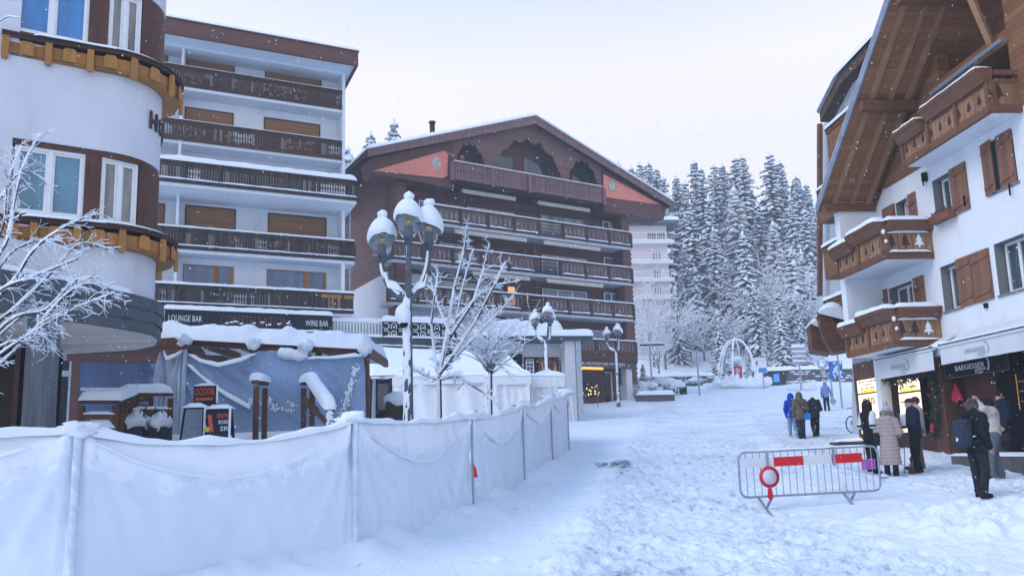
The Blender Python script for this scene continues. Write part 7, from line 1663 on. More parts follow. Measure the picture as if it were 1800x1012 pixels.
def crowd_fence(label, p0, p1, yt, yb, Y):
    a, b_ = P(p0, yb, Y), P(p1, yb, Y); t = thing('mesh_barrier', label, 'barrier', (a.x, Y, gz((a.x+b_.x)/2, Y)), 0); L_ = b_.x-a.x; h = (yb-yt)*Y/1400; mb = MB(); MM = M('barrier_pale', (.35, .38, .44), .5)
    for z in (.12, h): mb.bar((0, 0, z), (L_, 0, z), .05, .05)
    n = int(L_/.22)
    for k in range(n+1): mb.bar((L_*k/n, 0, .1), (L_*k/n, 0, h), .02, .02, up=(0, 1, 0))
    mb.build('frame', MM, t); mb = MB(); mb.snow_bar([(0, 0, h), (L_, 0, h)], .08, .06); mb.build('snow_layer', SNOW, t); mb = MB(); mb.box(L_*.55, L_*.8, -.04, -.03, h*.3, h*.75); mb.build('notice', WHITEP, t)
crowd_fence('pale crowd barrier in front of the light arch, left of the street end', 1245, 1293, 677, 699, 70); crowd_fence('pale crowd barrier behind the walking people, right of the street end', 1384, 1436, 680, 697, 66)
def pole_sign(name, label, cat, px, pyt, pyb, Y, fn, r=.05):
    p = P(px, pyb, Y); g_ = gz(p.x, Y); t = thing(name, label, cat, (p.x, Y, g_)); H = P(px, pyt, Y).z-g_; mb = MB(); mb.tube([(0, 0, -.2), (0, 0, H)], r, 8); mb.build('pole', GALV, t); fn(t, H); return t
pole_sign('flag_pole', 'plain thin grey pole standing alone in the street left of the arch', 'pole', 1230, 612, 697, 64, lambda t, H: (lambda m: (m.ball((0, 0, H), .1, 8, 6), m.build('cap', BLACK, t)))(MB()), .07)
def bus_sign(t, H):
    mb = MB(); mb.box(-.4, .4, -.06, -.02, H-1.2, H); mb.build('white_plate', WHITEP, t); mb = MB(); mb.box(-.38, .38, -.07, -.061, H-1.15, H-.75); mb.build('blue_plate', M('sign_blue', (.05, .25, .60), .4, .1), t); mb = MB(); mb.snow_bar([(-.4, -.03, H), (.4, -.03, H)], .2, .15); mb.build('snow_layer', SNOW, t)
pole_sign('stop_sign', 'white and blue plate on a pole beside the light arch', 'sign', 1344, 632, 696, 72, bus_sign)
def round_sign(t, H):
    mb = MB(); mb.lathe([(.001, -.02), (.44, -.02), (.44, .02), (.001, .02)], n=28); o = mb.build('disc', M('snowy_sign_disc', (.35, .42, .52), .6, .25, 6), t, (0, -.08, H-.45)); o.rotation_euler = (R(90), 0, 0); mb = MB()
    for k in range(14): mb.ball((random.Random(k).uniform(-.25, .25), -.11, H-.45+random.Random(k+50).uniform(-.25, .25)), (.09, .02, .08), 6, 4)
    mb.build('snow_layer', SNOW, t)
pole_sign('round_sign', 'round snow crusted traffic sign on a thin pole left of the blue sign', 'sign', 1448, 628, 676, 62, round_sign, .035)
def rack(t, H):
    for k in range(4): mb = MB(); mb.box(-.65, .65, -.08, -.02, H-.35-.42*k, H-.10-.42*k); o = mb.build('panel', M('sign_pale_%d' % k, (.30, .35, .42), .6, .3, 5), t); mb = MB(); mb.snow_bar([(-.65, -.05, H-.10-.42*k), (.65, -.05, H-.10-.42*k)], .14, .13 if k else .25, seed=k); mb.build('snow_layer', SNOW, o)
pole_sign('direction_sign', 'rack of snowy direction panels on a tall white pole', 'sign', 1408, 608, 676, 70, rack, .07)
def blue_sign(t, H):
    mb = MB(); mb.box(-.12, .78, -.10, -.04, H-1.25, H-.1); mb.build('plate', M('blue_snow_sign', (.03, .16, .52), .5, .4, 5), t); mb = MB()
    for k in range(24): r_ = random.Random(k); mb.ball((r_.uniform(.1, .7), -.11, H-.15-1.05*r_.random()**1.2), (.08, .02, .06), 6, 4, wob=.4)
    mb.snow_bar([(-.12, -.06, H-.1), (.78, -.06, H-.1)], .2, .1); mb.build('snow_layer', SNOW, t); mb = MB(); mb.tube([(.55, 0, -.2), (.55, 0, H-.1)], .05, 8); mb.build('second_pole', GALV, t)
pole_sign('blue_sign', 'snow spattered blue rectangular sign on two poles beside the white chalet', 'sign', 1463, 632, 690, 52, blue_sign)
pole_sign('street_pole', 'bare grey pole right of the blue sign beside the white chalet', 'pole', 1478, 600, 690, 50, lambda t, H: None, .06)
def cross(t, H): mb = MB(); mb.bar((-1.0, 0, H-.9), (1.4, 0, H-.9), .12, .16); mb.build('arm', BARK, t); mb = MB(); mb.snow_bar([(-1.0, 0, H-.82), (1.4, 0, H-.82)], .3, .25); mb.snow_bar([(-.01, 0, H), (.01, 0, H)], .2, .2); mb.build('snow_layer', SNOW, t)
pole_sign('wooden_post', 'dark wooden post with a snowy cross arm right of the brown chalet', 'post', 1144, 590, 640, 78, cross, .09)
c_ = P(1201, 690, 68); t = thing('rubbish_bin', 'dark rubbish bin capped with snow beside the rounded snowy bush', 'bin', (c_.x, 68, gz(c_.x, 68))); mb = MB(); mb.lathe([(.30, -.2), (.36, .9), (.38, .95)], n=12); mb.lathe([(0, .95), (.38, .95)], n=12); mb.build('body', BLACK, t); mb = MB(); mb.ball((0, 0, .98), (.38, .38, .14), 10, 6); mb.build('snow_layer', SNOW, t)
for px, py, w_, Y, lab in ((1172, 680, 30, 66, 'large rounded bush under a smooth snow dome beside the dark bin'), (1135, 690, 26, 64, 'lower snowy bush between the florist shop and the rounded bush'), (1222, 660, 14, 84, 'little dark shrub standing in the snow left of the arch')):
    c_ = P(px, py+14, Y); ww = w_*Y/1400; t = thing('bush', lab, 'bush', (c_.x, Y, gz(c_.x, Y)), 0, 'snowy bushes at the street end'); mb = MB(); rr = random.Random(px)
    for k in range(300): a = rr.uniform(0, 6.28); q_ = rr.random()**.5*ww; z = rr.uniform(0, .9)*ww*.8; d = Vector((rr.gauss(0, 1), rr.gauss(0, 1), rr.gauss(.3, 1))).normalized()*.35; p = Vector((q_*math.cos(a), q_*math.sin(a)*.7, z)); s_ = d.orthogonal().normalized()*.06; mb.add([p-s_, p+s_, p+d], [(0, 1, 2)])
    mb.build('foliage', NEED, t); mb = MB(); mb.ball((0, 0, ww*.65), (ww*.95, ww*.7, ww*.42), 18, 10, wob=.5, seed=px); mb.build('snow_layer', SNOW, t)
c_ = P(1150, 700, 60); t = thing('low_wall', 'low dark concrete wall capped with snow running right from the florist shop', 'wall', (P(1121, 710, 60).x, 60, gz(9.5, 60)), R(12)); mb = MB(); mb.box(0, 3.0, 0, .4, -.5, .5); mb.build('body', M('dark_concrete', (.10, .10, .11), .9, .3), t); mb = MB(); mb.snow_bar([(0, .2, .5), (3.0, .2, .5)], .7, .35, seed=2); mb.build('snow_layer', SNOW, t)
mk = M('marker_red', (.5, .05, .05), .6)
for px, Y, lab, m_ in ((1051, 56.5, 'short red snow marker pole beside the florist shop window', mk), (1008, 44.5, 'white snow marker pole leaning by the pale corner building', WHITEP)):
    c_ = P(px, 712, Y); t = thing('marker_pole', lab, 'marker pole', (c_.x, Y, gz(c_.x, Y))); mb = MB(); mb.tube([(0, 0, -.1), (-.15 if m_ is WHITEP else .02, 0, 1.55)], .03, 6); mb.build('stick', m_, t); mb = MB(); mb.ball((-.15 if m_ is WHITEP else .02, 0, 1.57), .045, 6, 4); mb.build('tip', SNOW, t)
# bicycle half hidden by the white corner pillar
bp = P(1496, 735, 33); t = thing('bicycle', 'dark bicycle parked behind the white corner pillar, front wheel showing', 'bicycle', (bp.x, 33, gz(bp.x, 33)), R(28)); BK = M('bike_black', (.015, .016, .02), .4)
for x in (0, 1.08):
    mb = MB(); mb.tube([(x+.33*math.cos(a), 0, .35+.33*math.sin(a)) for a in np.linspace(0, 2*math.pi, 29)], .024, 6, cap=False); w_ = mb.build('wheel', BK, t); mb = MB()
    for k in range(12): a = k*math.pi/6; mb.tube([(x, 0, .35), (x+.32*math.cos(a), 0, .35+.32*math.sin(a))], .003, 3)
    mb.build('spokes', GALV, w_)
mb = MB()
for a, b_ in (((0, 0, .35), (.22, 0, .95)), ((.2, 0, .85), (.72, 0, .82)), ((.22, 0, .78), (.5, 0, .33)), ((.5, 0, .33), (.68, 0, .95)), ((.5, 0, .33), (1.08, 0, .35)), ((.70, 0, .80), (1.08, 0, .35))): mb.tube([a, b_], .02, 6)
mb.build('frame', BK, t); mb = MB(); mb.tube([(.12, -.28, 1.0), (.2, -.1, 1.03), (.22, 0, 1.0), (.2, .1, 1.03), (.12, .28, 1.0)], .016, 6); mb.build('handlebar', BK, t); mb = MB(); mb.ball((.68, 0, .98), (.14, .07, .04), 8, 5); mb.build('saddle', BK, t)
c_ = P(1488, 766, 27.3); t = thing('stone_slab', 'low dark stone slab with a little snow at the foot of the white corner pillar', 'slab', (c_.x, 27.0, gz(c_.x, 27.0))); mb = MB()
for k in range(2): mb.box(-.55+.03*k, .6-.04*k, -.3+.05*k, .5, -.05+.09*k, .03+.09*k)
mb.build('slab', M('slate_slab', (.05, .055, .065), .8, .4), t); mb = MB(); mb.ball((.05, .1, .14), (.55, .35, .10), 12, 6, wob=.5); mb.build('snow_layer', SNOW, t)
# ------------------------------------------------------------------ people (local +y is the way they face, -x their left)
SKIN = M('skin', (.52, .30, .22), .55, .08, 12); SKINW = SKIN
def cloth(name, c, v=.18, st=None): return M(name, c, .85, v, 14, .25, st)
def person(label, px, pyt, pyf, Y, rz, o, pose=None, group=None, dz=0):
    x = P(px, (pyt+pyf)/2, Y).x; g_ = gz(x, Y)+dz; H = P(px, pyt, Y).z-P(px, pyf, Y).z; s = o.get('s', H/o.get('top', 1.75))
    t = thing('person', label, 'person', (x, Y, g_), rz, group); t.scale = (s*o.get('wide', 1), s*o.get('wide', 1), s)
    J = dict(LH=(-.09, 0, .92), RH=(.09, 0, .92), LK=(-.10, .03, .50), RK=(.10, .03, .50), LA=(-.10, 0, .09), RA=(.10, 0, .09), LS=(-.18, 0, 1.42), RS=(.18, 0, 1.42), LE=(-.25, -.03, 1.14), RE=(.25, -.03, 1.14), LW=(-.24, .08, .90), RW=(.24, .08, .90), head=(0, .03, 1.62), chest=(0, 0, 1.36), look=0)
    J.update(pose or {}); V = {k: np.array(v, float) for k, v in J.items() if k != 'look'}; lk = J['look']; fwd = np.array([math.sin(lk), math.cos(lk), 0]); sdv = np.array([fwd[1], -fwd[0], 0]); hd_ = V['head']
    lo, hi = (-.62, -.62, -.06), (.62, .62, 1.98)
    # ---- the body, one surface
    B = SDF(lo, hi, .013); up = np.array([0, 0, 1.])
    B.cone((0, 0, .95), (0, 0, 1.15), .125, .115, .04, (1, 1.4, 1)); B.cone((0, 0, 1.15), V['chest'], .115, .145, .05, (1, 1.4, 1)); B.cone(V['LS']*[.8, 1, 1], V['RS']*[.8, 1, 1], .06, .06, .05); B.cone(V['chest']+up*.05, hd_-up*.10, .06, .052, .03)
    B.ell(hd_+up*.02, (.078, .094, .105), .02); B.ell(hd_-up*.055+fwd*.025, (.055, .065, .06), .03); B.ell(hd_-up*.012+fwd*.096, (.013, .022, .022), .012); B.ell(hd_+up*.03+fwd*.078, (.06, .02, .012), .012); B.ell(hd_-up*.058+fwd*.084, (.028, .014, .010), .01)
    for sg in (-1, 1): B.ell(hd_+sdv*sg*.080-fwd*.01, (.012, .022, .032), .008)
    for L_ in 'LR':
        B.cone(V[L_+'S'], V[L_+'E'], .050, .040, .03); B.cone(V[L_+'E'], V[L_+'W'], .040, .028, .02); B.cone(V[L_+'H'], V[L_+'K'], .086, .058, .04); B.cone(V[L_+'K'], V[L_+'A'], .056, .038, .02); B.cone(V[L_+'A']-up*.04, V[L_+'A']-up*.055+[0, .16, 0], .036, .030, .02)
        d = V[L_+'W']-V[L_+'E']; d = d/np.linalg.norm(d); a_ = np.cross(d, [1, 0, 0] if abs(d[0]) < .8 else [0, 1, 0]); a_ = a_/np.linalg.norm(a_); b__ = np.cross(d, a_); w_ = V[L_+'W']; B.cone(w_, w_+d*.075, .026, .034, .012, (1, 1, 1))
        for k, (f, ln) in enumerate(((-.030, .055), (-.010, .072), (.010, .068), (.029, .05))):
            k0 = w_+d*.085+a_*f; k1 = k0+d*ln*.5-b__*.008; B.cone(k0, k1, .0115, .0105, .006); B.cone(k1, k1+d*ln*.42-b__*.026, .0105, .009, .004)
        th = w_+d*.03+a_*-.030; B.cone(th, th+d*.035-a_*.028-b__*.012, .013, .0115, .008); B.cone(th+d*.035-a_*.028-b__*.012, th+d*.065-a_*.022-b__*.03, .0115, .0095, .004)
    B.build('body', SKIN, t)
    mb = MB()
    for sg in (-1, 1): mb.ball(hd_+sdv*sg*.032+fwd*.086+up*.018, .011, 8, 6)
    mb.build('eyes', BLACK, t)
    # ---- trousers
    tw = o.get('leg', 1.0); T = SDF(lo, hi, .018); T.cone((0, 0, .90), (0, 0, 1.08), .15, .145, .03, (1, 1.3, 1))
    for L_ in 'LR': T.cone(V[L_+'H'], V[L_+'K'], .105*tw, .078*tw, .03); T.cone(V[L_+'K'], V[L_+'A']-up*.02, .076*tw, .066*tw, .03); T.ell(V[L_+'K']-up*.14+[0, .02, 0], (.078*tw, .08*tw, .03), .02); T.ell(V[L_+'A']+up*.03, (.078*tw, .085*tw, .025), .015)
    T.build('trousers', o['trousers'], t)
    # ---- boots
    S = SDF(lo, hi, .013); bs = o.get('boot', .12)
    for L_ in 'LR':
        A_ = V[L_+'A']; S.cone(A_-up*.045+[0, -.03, 0], A_-up*.048+[0, .155, 0], .050, .042, .015, (1, 1, 1)); S.cone(A_-up*.02, A_+up*bs, .052, .066 if bs > .15 else .055, .03)
        S.cone(A_-up*.078+[0, -.04, 0], A_-up*.078+[0, .165, 0], .046, .044, .004, (1, 1, 2.6))
    S.build('boots', o['boots'], t)
    # ---- jacket or coat
    pf = o.get('puff', 1.0); hem = o.get('hem', .86); K = SDF(lo, hi, .016); rp = o.get('ripple')
    K.cone((0, 0, 1.12), V['chest'], .165*pf, .185*pf, .05, (1, 1.28, 1), ripple=rp); fl = o.get('flare', 0)
    K.cone((0, -.005, hem), (0, 0, 1.14), (.175+fl)*pf, .165*pf, .04, (1, 1.25, 1), ripple=rp); K.cone(V['LS']*[.88, 1, 1], V['RS']*[.88, 1, 1], .085*pf, .085*pf, .06); K.cone(V['chest']+up*.05, hd_-up*.11, .098, .085, .04)
    for L_ in 'LR': K.cone(V[L_+'S'], V[L_+'E'], .086*pf, .072*pf, .035, ripple=rp); K.cone(V[L_+'E'], V[L_+'W'], .072*pf, .056*pf, .03, ripple=rp); K.ell(V[L_+'E'], (.078*pf, .078*pf, .05), .03)
    hood = o.get('hood')
    if hood == 'up':
        K.ell(hd_+up*.025-fwd*.02, (.125, .135, .155), .06); K.cone(hd_-up*.06-fwd*.02, V['chest']+up*.08, .115, .12, .06); K.ell(hd_+fwd*.12-up*.0, (.075, .085, .105), .02, cut=True)
    elif hood == 'down': K.cone(V['chest']+up*.13+np.array([-.09, -.10, 0]), V['chest']+up*.13+np.array([.09, -.10, 0]), .07, .07, .04)
    K.half(2, hem, True); K.build('jacket', o['jacket'], t)
    if o.get('fur'): 
        Fu = SDF(lo, hi, .016); Fu.cone(V['chest']+up*.12+np.array([-.17, -.05, 0]), V['chest']+up*.12+np.array([.17, -.05, 0]), .085, .085, .03); 
        for k in range(22): Fu.ell(V['chest']+up*(.12+.05*math.sin(k*2.1))+np.array([.2*math.sin(k*1.3), -.07+.05*math.cos(k*2.7), 0]), (.045, .045, .05), .02)
        Fu.build('fur_collar', o['fur'], t)
    if o.get('sleeve'):
        Z = SDF(lo, hi, .016)
        for L_ in 'LR': Z.cone(V[L_+'S']*[1.02, 1, 1], V[L_+'E'], .094*pf, .081*pf, .02); Z.cone(V[L_+'E'], V[L_+'E']+(V[L_+'W']-V[L_+'E'])*.35, .081*pf, .074*pf, .02)
        Z.build('white_sleeves', o['sleeve'], t)
    if o.get('gloves'):
        G = SDF(lo, hi, .013)
        for L_ in 'LR':
            d = V[L_+'W']-V[L_+'E']; d = d/np.linalg.norm(d); G.cone(V[L_+'W']-d*.03, V[L_+'W']+d*.09, .042, .042, .02); a_ = np.cross(d, [1, 0, 0] if abs(d[0]) < .8 else [0, 1, 0]); a_ /= np.linalg.norm(a_)
            for f in (-.032, -.011, .011, .032): G.cone(V[L_+'W']+d*.09+a_*f, V[L_+'W']+d*.155+a_*f*1.1-np.cross(d, a_)*.03, .016, .014, .006)
            G.cone(V[L_+'W']+d*.04-a_*.035, V[L_+'W']+d*.09-a_*.065, .017, .014, .01)
        G.build('gloves', o['gloves'], t)
    # ---- hair and hats
    hr = o.get('hair')
    if hr:
        W = SDF(lo, hi, .013); W.ell(hd_+up*.045-fwd*.018, (.096, .108, .105), .02); ln = o.get('hairlen', 0)
        if ln: W.cone(hd_-fwd*.06, hd_-fwd*.07-up*ln, .075, .05, .04)
        for k in range(o.get('curl', 0)): W.ell(hd_+up*(.05+.07*math.sin(k*1.9))+sdv*.085*math.sin(k*2.4)-fwd*(.03+.07*math.cos(k*1.3)), (.035, .035, .035), .015)
        W.ell(hd_+fwd*.12-up*.03, (.07, .085, .10), .015, cut=True); W.build('hair', hr, t)
    ht = o.get('hat')
    if ht:
        kind, m_ = ht; W = SDF(lo, hi, .013)
        if kind == 'beanie': W.ell(hd_+up*.06-fwd*.005, (.098, .110, .105), .02); W.cone(hd_+up*.04-sdv*.05, hd_+up*.04+sdv*.05, .062, .062, .04); W.half(2, hd_[2]+.015, True); W.build('hat', m_, t)
        if kind == 'fur':
            W.ell(hd_+up*.08, (.105, .112, .11), .02); W.cone(hd_+up*.12, hd_+up*.20, .085, .06, .03)
            W.build('hat', o['pom'], t); W = SDF(lo, hi, .014)
            for k in range(30): a_ = k*.7; W.ell(hd_+up*(.01+.035*math.sin(k*2.3)-.02)+fwd*.11*math.cos(a_)+sdv*.105*math.sin(a_), (.05, .05, .055), .02)
            W.build('fur_brim', m_, t); mb = MB(); mb.ball(hd_+up*.275, .062, 12, 8, wob=.3); mb.build('pompom', o['pom'], t)
        if kind == 'cap': W.ell(hd_+up*.065-fwd*.005, (.096, .108, .085), .015); W.half(2, hd_[2]+.042, True); W.ell(hd_+up*.055+fwd*.13, (.072, .085, .014), .01); W.build('cap', m_, t)
    return t, x, g_, s
navy = cloth('navy_cloth', (.007, .013, .034)); blk = cloth('black_cloth', (.005, .0055, .008)); dbl = cloth('dark_denim', (.022, .032, .06)); brn = cloth('brown_leather', (.10, .048, .026)); gsh = cloth('grey_shoe', (.20, .21, .22))
stride = dict(LK=(-.09, .10, .51), LA=(-.085, .10, .09), RK=(.09, .02, .50), RA=(.085, -.14, .11))
stride2 = dict(RK=(.09, .08, .51), RA=(.09, .08, .09), LK=(-.09, .02, .50), LA=(-.09, -.10, .10))
G1 = 'people walking away up the street'
person('person walking away in a bright blue hooded jacket and pale blue jeans', 1392, 692, 769, 31.4, R(-6), dict(jacket=cloth('royal_blue_shell', (.004, .045, .42)), trousers=cloth('pale_blue_denim', (.17, .30, .45)), boots=cloth('white_trainers', (.55, .56, .6)), hood='up', hem=.80), dict(stride, LW=(-.20, .02, .86), RW=(.22, .10, .90)), G1)
_, bx_, bg_, bs_ = person('person walking away in a khaki hooded parka and dark jeans with a blue shoulder bag', 1407, 690, 771, 31.0, R(-4), dict(jacket=cloth('khaki_parka', (.125, .105, .075)), trousers=dbl, boots=blk, hood='up', hem=.74, puff=1.08), dict(stride2, LW=(-.22, .06, .86), RW=(.18, .16, .92)), G1)
person('person walking away with bowed head in a black puffer jacket with fur collar', 1432, 699, 768, 31.6, R(-3), dict(jacket=cloth('black_puffer', (.018, .022, .032)), trousers=blk, boots=cloth('taupe_boot', (.085, .07, .065)), fur=cloth('black_fur', (.010, .010, .014), .5), hair=blk, hem=.82, puff=1.22, boot=.26, top=1.66, leg=1.08, ripple=(.014, .12)), dict(head=(0, .10, 1.53), LE=(-.27, .03, 1.16), RE=(.27, .03, 1.16), LW=(-.14, .22, 1.06), RW=(.14, .22, 1.06), **{k: v for k, v in stride2.items() if 'A' in k}), G1)
_, fx_, fg_, fs_ = person('person far up the street in a pale blue hooded jacket carrying a bag', 1452, 672, 722, 48.5, R(-8), dict(jacket=cloth('pale_blue_shell', (.15, .24, .46)), trousers=navy, boots=blk, hood='up', hem=.84), dict(stride, RW=(.34, .05, .86), RE=(.30, 0, 1.12)), G1)
t = thing('shoulder_bag', 'bright blue bag on a black strap on the khaki walker', 'bag', (bx_, 31.0, bg_), R(-4)); t.scale = (bs_,)*3
mb = MB(); mb.tube([(-.15, -.10, 1.50), (-.08, -.185, 1.35), (.08, -.205, 1.1), (.20, -.17, .92)], .014, 6); mb.tube([(-.15, -.10, 1.50), (-.14, .10, 1.48), (0, .2, 1.2), (.22, .1, .92)], .012, 6); mb.build('strap', BLACK, t)
SDF((-.0, -.4, .6), (.5, .1, 1.1), .013).rbox((.23, -.12, .84), (.115, .05, .13), .035).build('pouch', cloth('cyan_bag', (.012, .22, .72)), t)
t = thing('carrier_bag', 'grey carrier bag in the hand of the far pale blue walker', 'bag', (fx_, 48.5, fg_), R(-8)); t.scale = (fs_,)*3; SDF((.1, -.3, .3), (.8, .4, 1), .016).rbox((.42, .08, .60), (.16, .06, .14), .03).cone((.36, .05, .72), (.36, .05, .83), .02, .02, .02).build('bag', cloth('grey_plastic', (.30, .32, .36)), t)
G2 = 'people standing outside the watch shop'
_, wx, wg, wsc = person('person in a black hood and black and white jacket beside the ORIS display', 1528, 701, 829, 18.7, R(-75), dict(jacket=blk, trousers=blk, boots=blk, hood='up', hem=.80, sleeve=cloth('white_shell', (.60, .62, .66)), wide=.92), dict(LE=(-.24, -.06, 1.16), LW=(-.20, .16, 1.05), RE=(.24, -.06, 1.16), RW=(.18, .18, 1.06)), G2)
t = thing('handbag', 'small black handbag hanging between the black hooded woman and beige coat', 'bag', (wx+.12, 18.45, wg), 0); SDF((-.3, -.2, .5), (.3, .2, 1.2), .014).rbox((0, 0, .80), (.13, .06, .15), .05).cone((-.06, 0, .92), (0, .02, 1.12), .012, .012, .01).build('bag', cloth('black_leather', (.016, .015, .017)), t)
t = thing('pink_bag', 'small purple pink bag held low behind the barrier end', 'bag', (P(1527, 816, 18.4).x, 18.4, wg), 0); SDF((-.3, -.2, .0), (.3, .2, .7), .013).rbox((0, 0, .24), (.15, .05, .12), .02).build('bag', cloth('orchid_pink', (.38, .09, .40)), t); mb = MB(); mb.tube([(-.08, 0, .35), (-.05, 0, .62), (.05, 0, .62), (.08, 0, .35)], .008, 5); mb.build('handle', BLACK, t)
person('woman in a long beige quilted coat and fur bobble hat seen from behind', 1561, 697, 831, 18.35, R(-38), dict(jacket=cloth('beige_quilt', (.36, .30, .29), .1), trousers=blk, boots=cloth('charcoal_boot', (.022, .022, .026)), hem=.33, flare=.055, puff=1.1, hood='down', ripple=(.020, .095), hat=('fur', cloth('grey_fur', (.20, .17, .165), .5)), pom=cloth('pale_blue_knit', (.36, .40, .45)), boot=.30, top=1.92, hair=cloth('blond_hair', (.30, .22, .14))), dict(LE=(-.25, .0, 1.16), LW=(-.16, .20, 1.05), RE=(.26, .02, 1.15), RW=(.19, .25, 1.08), look=.35), G2)
_, cx_, cg_, cs_ = person('man in navy cap and navy jacket facing left with ski poles and brown boots', 1608, 698, 830, 18.9, R(78), dict(jacket=navy, trousers=blk, boots=brn, hem=.80, puff=1.06, hat=('cap', cloth('navy_cap', (.012, .022, .055))), gloves=blk, boot=.14, leg=1.04), dict(LE=(-.24, .06, 1.13), LW=(-.12, .34, 1.10), RE=(.24, .06, 1.13), RW=(.10, .34, 1.08), RA=(.10, -.06, .09), LA=(-.12, .06, .09), head=(0, .05, 1.60)), G2)
for px, lab in ((1591, 'ski pole with a black basket planted in front of the navy capped man'), (1581, 'slanting ski pole left of the upright one, by the beige coat')):
    a, b_ = P(1589 if px == 1591 else 1586, 752, 18.7), P(px-1 if px == 1591 else px-6, 832, 18.6); t = thing('ski_pole', lab, 'ski pole', (b_.x, 18.6, gz(b_.x, 18.6))); o_ = Vector(t.location); mb = MB(); mb.tube([a-o_, (0, 0, -.03)], [.010, .008], 6); mb.build('shaft', M('pole_shaft', (.06, .07, .09), .4), t); mb = MB(); mb.tube([a-o_+Vector((0, 0, -.01)), a-o_+Vector((.0, 0, .12))], .018, 8); mb.build('grip', BLACK, t); mb = MB(); mb.lathe([(.002, .07), (.045, .065), (.045, .055), (.002, .05)], n=10); mb.build('basket', BLACK, t)
t = thing('paper_cup', 'tall white paper cup held before the navy capped man', 'cup', (P(1588, 745, 18.62).x, 18.62, P(1588, 748, 18.62).z)); mb = MB(); mb.lathe([(0, 0), (.05, 0), (.065, .24), (.07, .25), (.05, .28), (0, .28)], n=16); mb.build('cup', WHITEP, t)
person('person in a grey pink jacket and taupe trousers hidden behind the navy capped man', 1616, 702, 829, 19.5, R(70), dict(jacket=cloth('grey_pink_shell', (.40, .36, .38)), trousers=cloth('taupe_trousers', (.17, .13, .12)), boots=brn, hem=.80, hair=cloth('brown_hair', (.05, .03, .02)), leg=1.06, boot=.16), dict(LE=(-.24, 0, 1.14), LW=(-.18, .22, 1.06), LA=(-.12, .22, .09), LK=(-.11, .14, .5)), G2)
_, kx, kg, ks = person('person with grey curly hair in black jacket wearing a blue backpack, facing right', 1716, 694, 867, 14.8, R(-72), dict(jacket=cloth('black_shell', (.006, .0075, .013)), trousers=cloth('black_denim', (.014, .017, .026)), boots=cloth('black_shoe', (.010, .010, .012)), hem=.78, puff=1.08, hood='down', hair=cloth('grey_curly_hair', (.085, .075, .075), .6), hairlen=.05, curl=16), dict(LE=(-.25, -.06, 1.12), LW=(-.22, .10, .95), RE=(.26, -.08, 1.12), RW=(.22, .05, .90), RK=(.10, .03, .5), RA=(.10, -.07, .09), LA=(-.10, .05, .09), look=.1), G2)
t = thing('backpack', 'dark blue backpack with a small white mark worn on the black jacket', 'backpack', (kx, 14.8, kg), R(-72)); t.scale = (ks,)*3; BPK = cloth('blue_grey_nylon', (.022, .034, .062))
SDF((-.4, -.62, .8), (.4, .1, 1.6), .013).rbox((0, -.285, 1.15), (.155, .10, .25), .08).rbox((0, -.375, 1.06), (.12, .045, .13), .04, .02).build('pack', BPK, t); mb = MB()
for sg in (-1, 1): mb.tube([(.11*sg, -.19, 1.38), (.13*sg, -.08, 1.50), (.14*sg, .09, 1.46), (.15*sg, .175, 1.30), (.16*sg, .10, 1.08), (.14*sg, -.19, .98)], .022, 6)
mb.build('strap', BPK, t); mb = MB(); mb.prism([(-.03, -.424, 1.02), (.0, -.424, 1.0), (.03, -.424, 1.07), (.0, -.424, 1.05), (-.02, -.424, 1.09)], (0, .006, 0)); mb.build('white_mark', WHITEP, t)
person('person in a cream jacket and grey jeans raising both hands to long dark braided hair', 1747, 697, 839, 17.5, R(62), dict(jacket=cloth('cream_fleece', (.50, .46, .43)), trousers=cloth('grey_denim', (.10, .125, .155)), boots=gsh, hem=.92, puff=1.08, hair=cloth('black_braids', (.012, .010, .012), .5), hairlen=.16, curl=20, leg=1.18, top=1.74), dict(LE=(-.30, .16, 1.50), LW=(-.10, .26, 1.66), RE=(.30, .14, 1.50), RW=(.12, .24, 1.68), LA=(-.11, .12, .09), LK=(-.1, .10, .5), RA=(.11, -.06, .09), head=(0, .06, 1.60)), G2)
dp = fr.pt(1766, 790, -.55); dw = fr.world(dp[0], -.55)
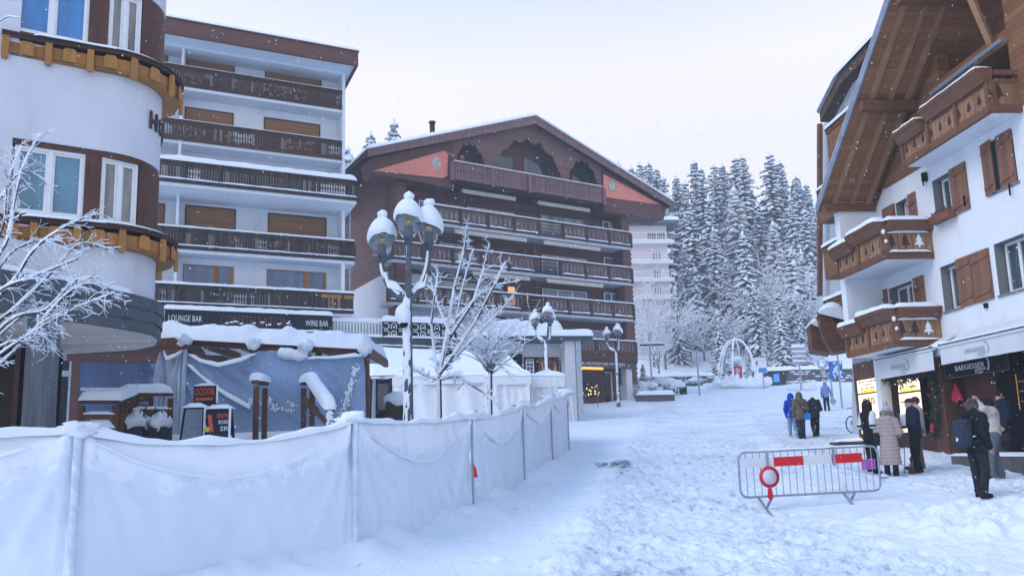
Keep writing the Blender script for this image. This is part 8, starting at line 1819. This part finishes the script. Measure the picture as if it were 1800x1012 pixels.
person('person in a dark navy long padded coat and dark hat standing in the shop doorway', 1766, 683, 800, dw.y, R(75), dict(jacket=cloth('navy_padded', (.007, .012, .032)), trousers=blk, boots=blk, hem=.50, puff=1.1, hat=('beanie', blk), ripple=(.012, .11), s=1.0), dict(RW=(.15, .24, 1.05), look=.3), G2, dz=.05)
for o in [o for o in COL.objects if o.type == 'MESH' and o.parent and not o.children and o.name.split('.')[0] in ('brown_panel', 'gable_spandrel', 'coral_panel', 'post', 'drainpipe', 'glazing', 'balcony_screen', 'wall_fitting', 'glazing_bar', 'timber_cladding', 'cross_rail', 'door_frame', 'shop_window', 'orange_band', 'coral_panel', 'hanging_board', 'bauble', 'window_light', 'painted_medallion')]: split_islands(o)
# ------------------------------------------------------------------ falling snow and winter haze
mb = MB(); rr = random.Random(99)
for k in range(6500):
    Y = 4+58*rr.random()**1.6; d = ray(rr.uniform(-150, 1950), rr.uniform(-60, 900)); p = d*(Y/d.y)+Vector((0, 0, CZ))
    if p.z < gz(p.x, p.y)+.15 or p.z > 8.5: continue
    r = rr.uniform(.003, .0075)*(1 if Y > 6 else .5); v = [p+Vector((rr.gauss(0, .4), rr.gauss(0, .4), rr.gauss(0, .4)))*0+r*Vector(c) for c in ((1, 0, 0), (-1, 0, 0), (0, 1, 0), (0, -1, 0), (0, 0, 1.2), (0, 0, -1.2))]
    mb.add(v, [(0, 2, 4), (2, 1, 4), (1, 3, 4), (3, 0, 4), (2, 0, 5), (1, 2, 5), (3, 1, 5), (0, 3, 5)], 0, True)
o = mb.build('falling_snow', SNOW); tag(o, 'light snowflakes drifting down over the whole street', 'snowfall', kind='stuff')
mb = MB(); mb.box(-242, 242, -62, 322, -2, 112); hz = mb.build('haze', []); hm = bpy.data.materials.new('winter_haze'); hm.use_nodes = True; nt = hm.node_tree; nt.nodes.clear(); ou = nt.nodes.new('ShaderNodeOutputMaterial'); pv = nt.nodes.new('ShaderNodeVolumePrincipled')
pv.inputs['Color'].default_value = (.90, .95, 1, 1); pv.inputs['Density'].default_value = .0013; pv.inputs['Anisotropy'].default_value = .2; nt.links.new(pv.outputs[0], ou.inputs['Volume']); hz.data.materials.append(hm); tag(hz, kind='stuff')
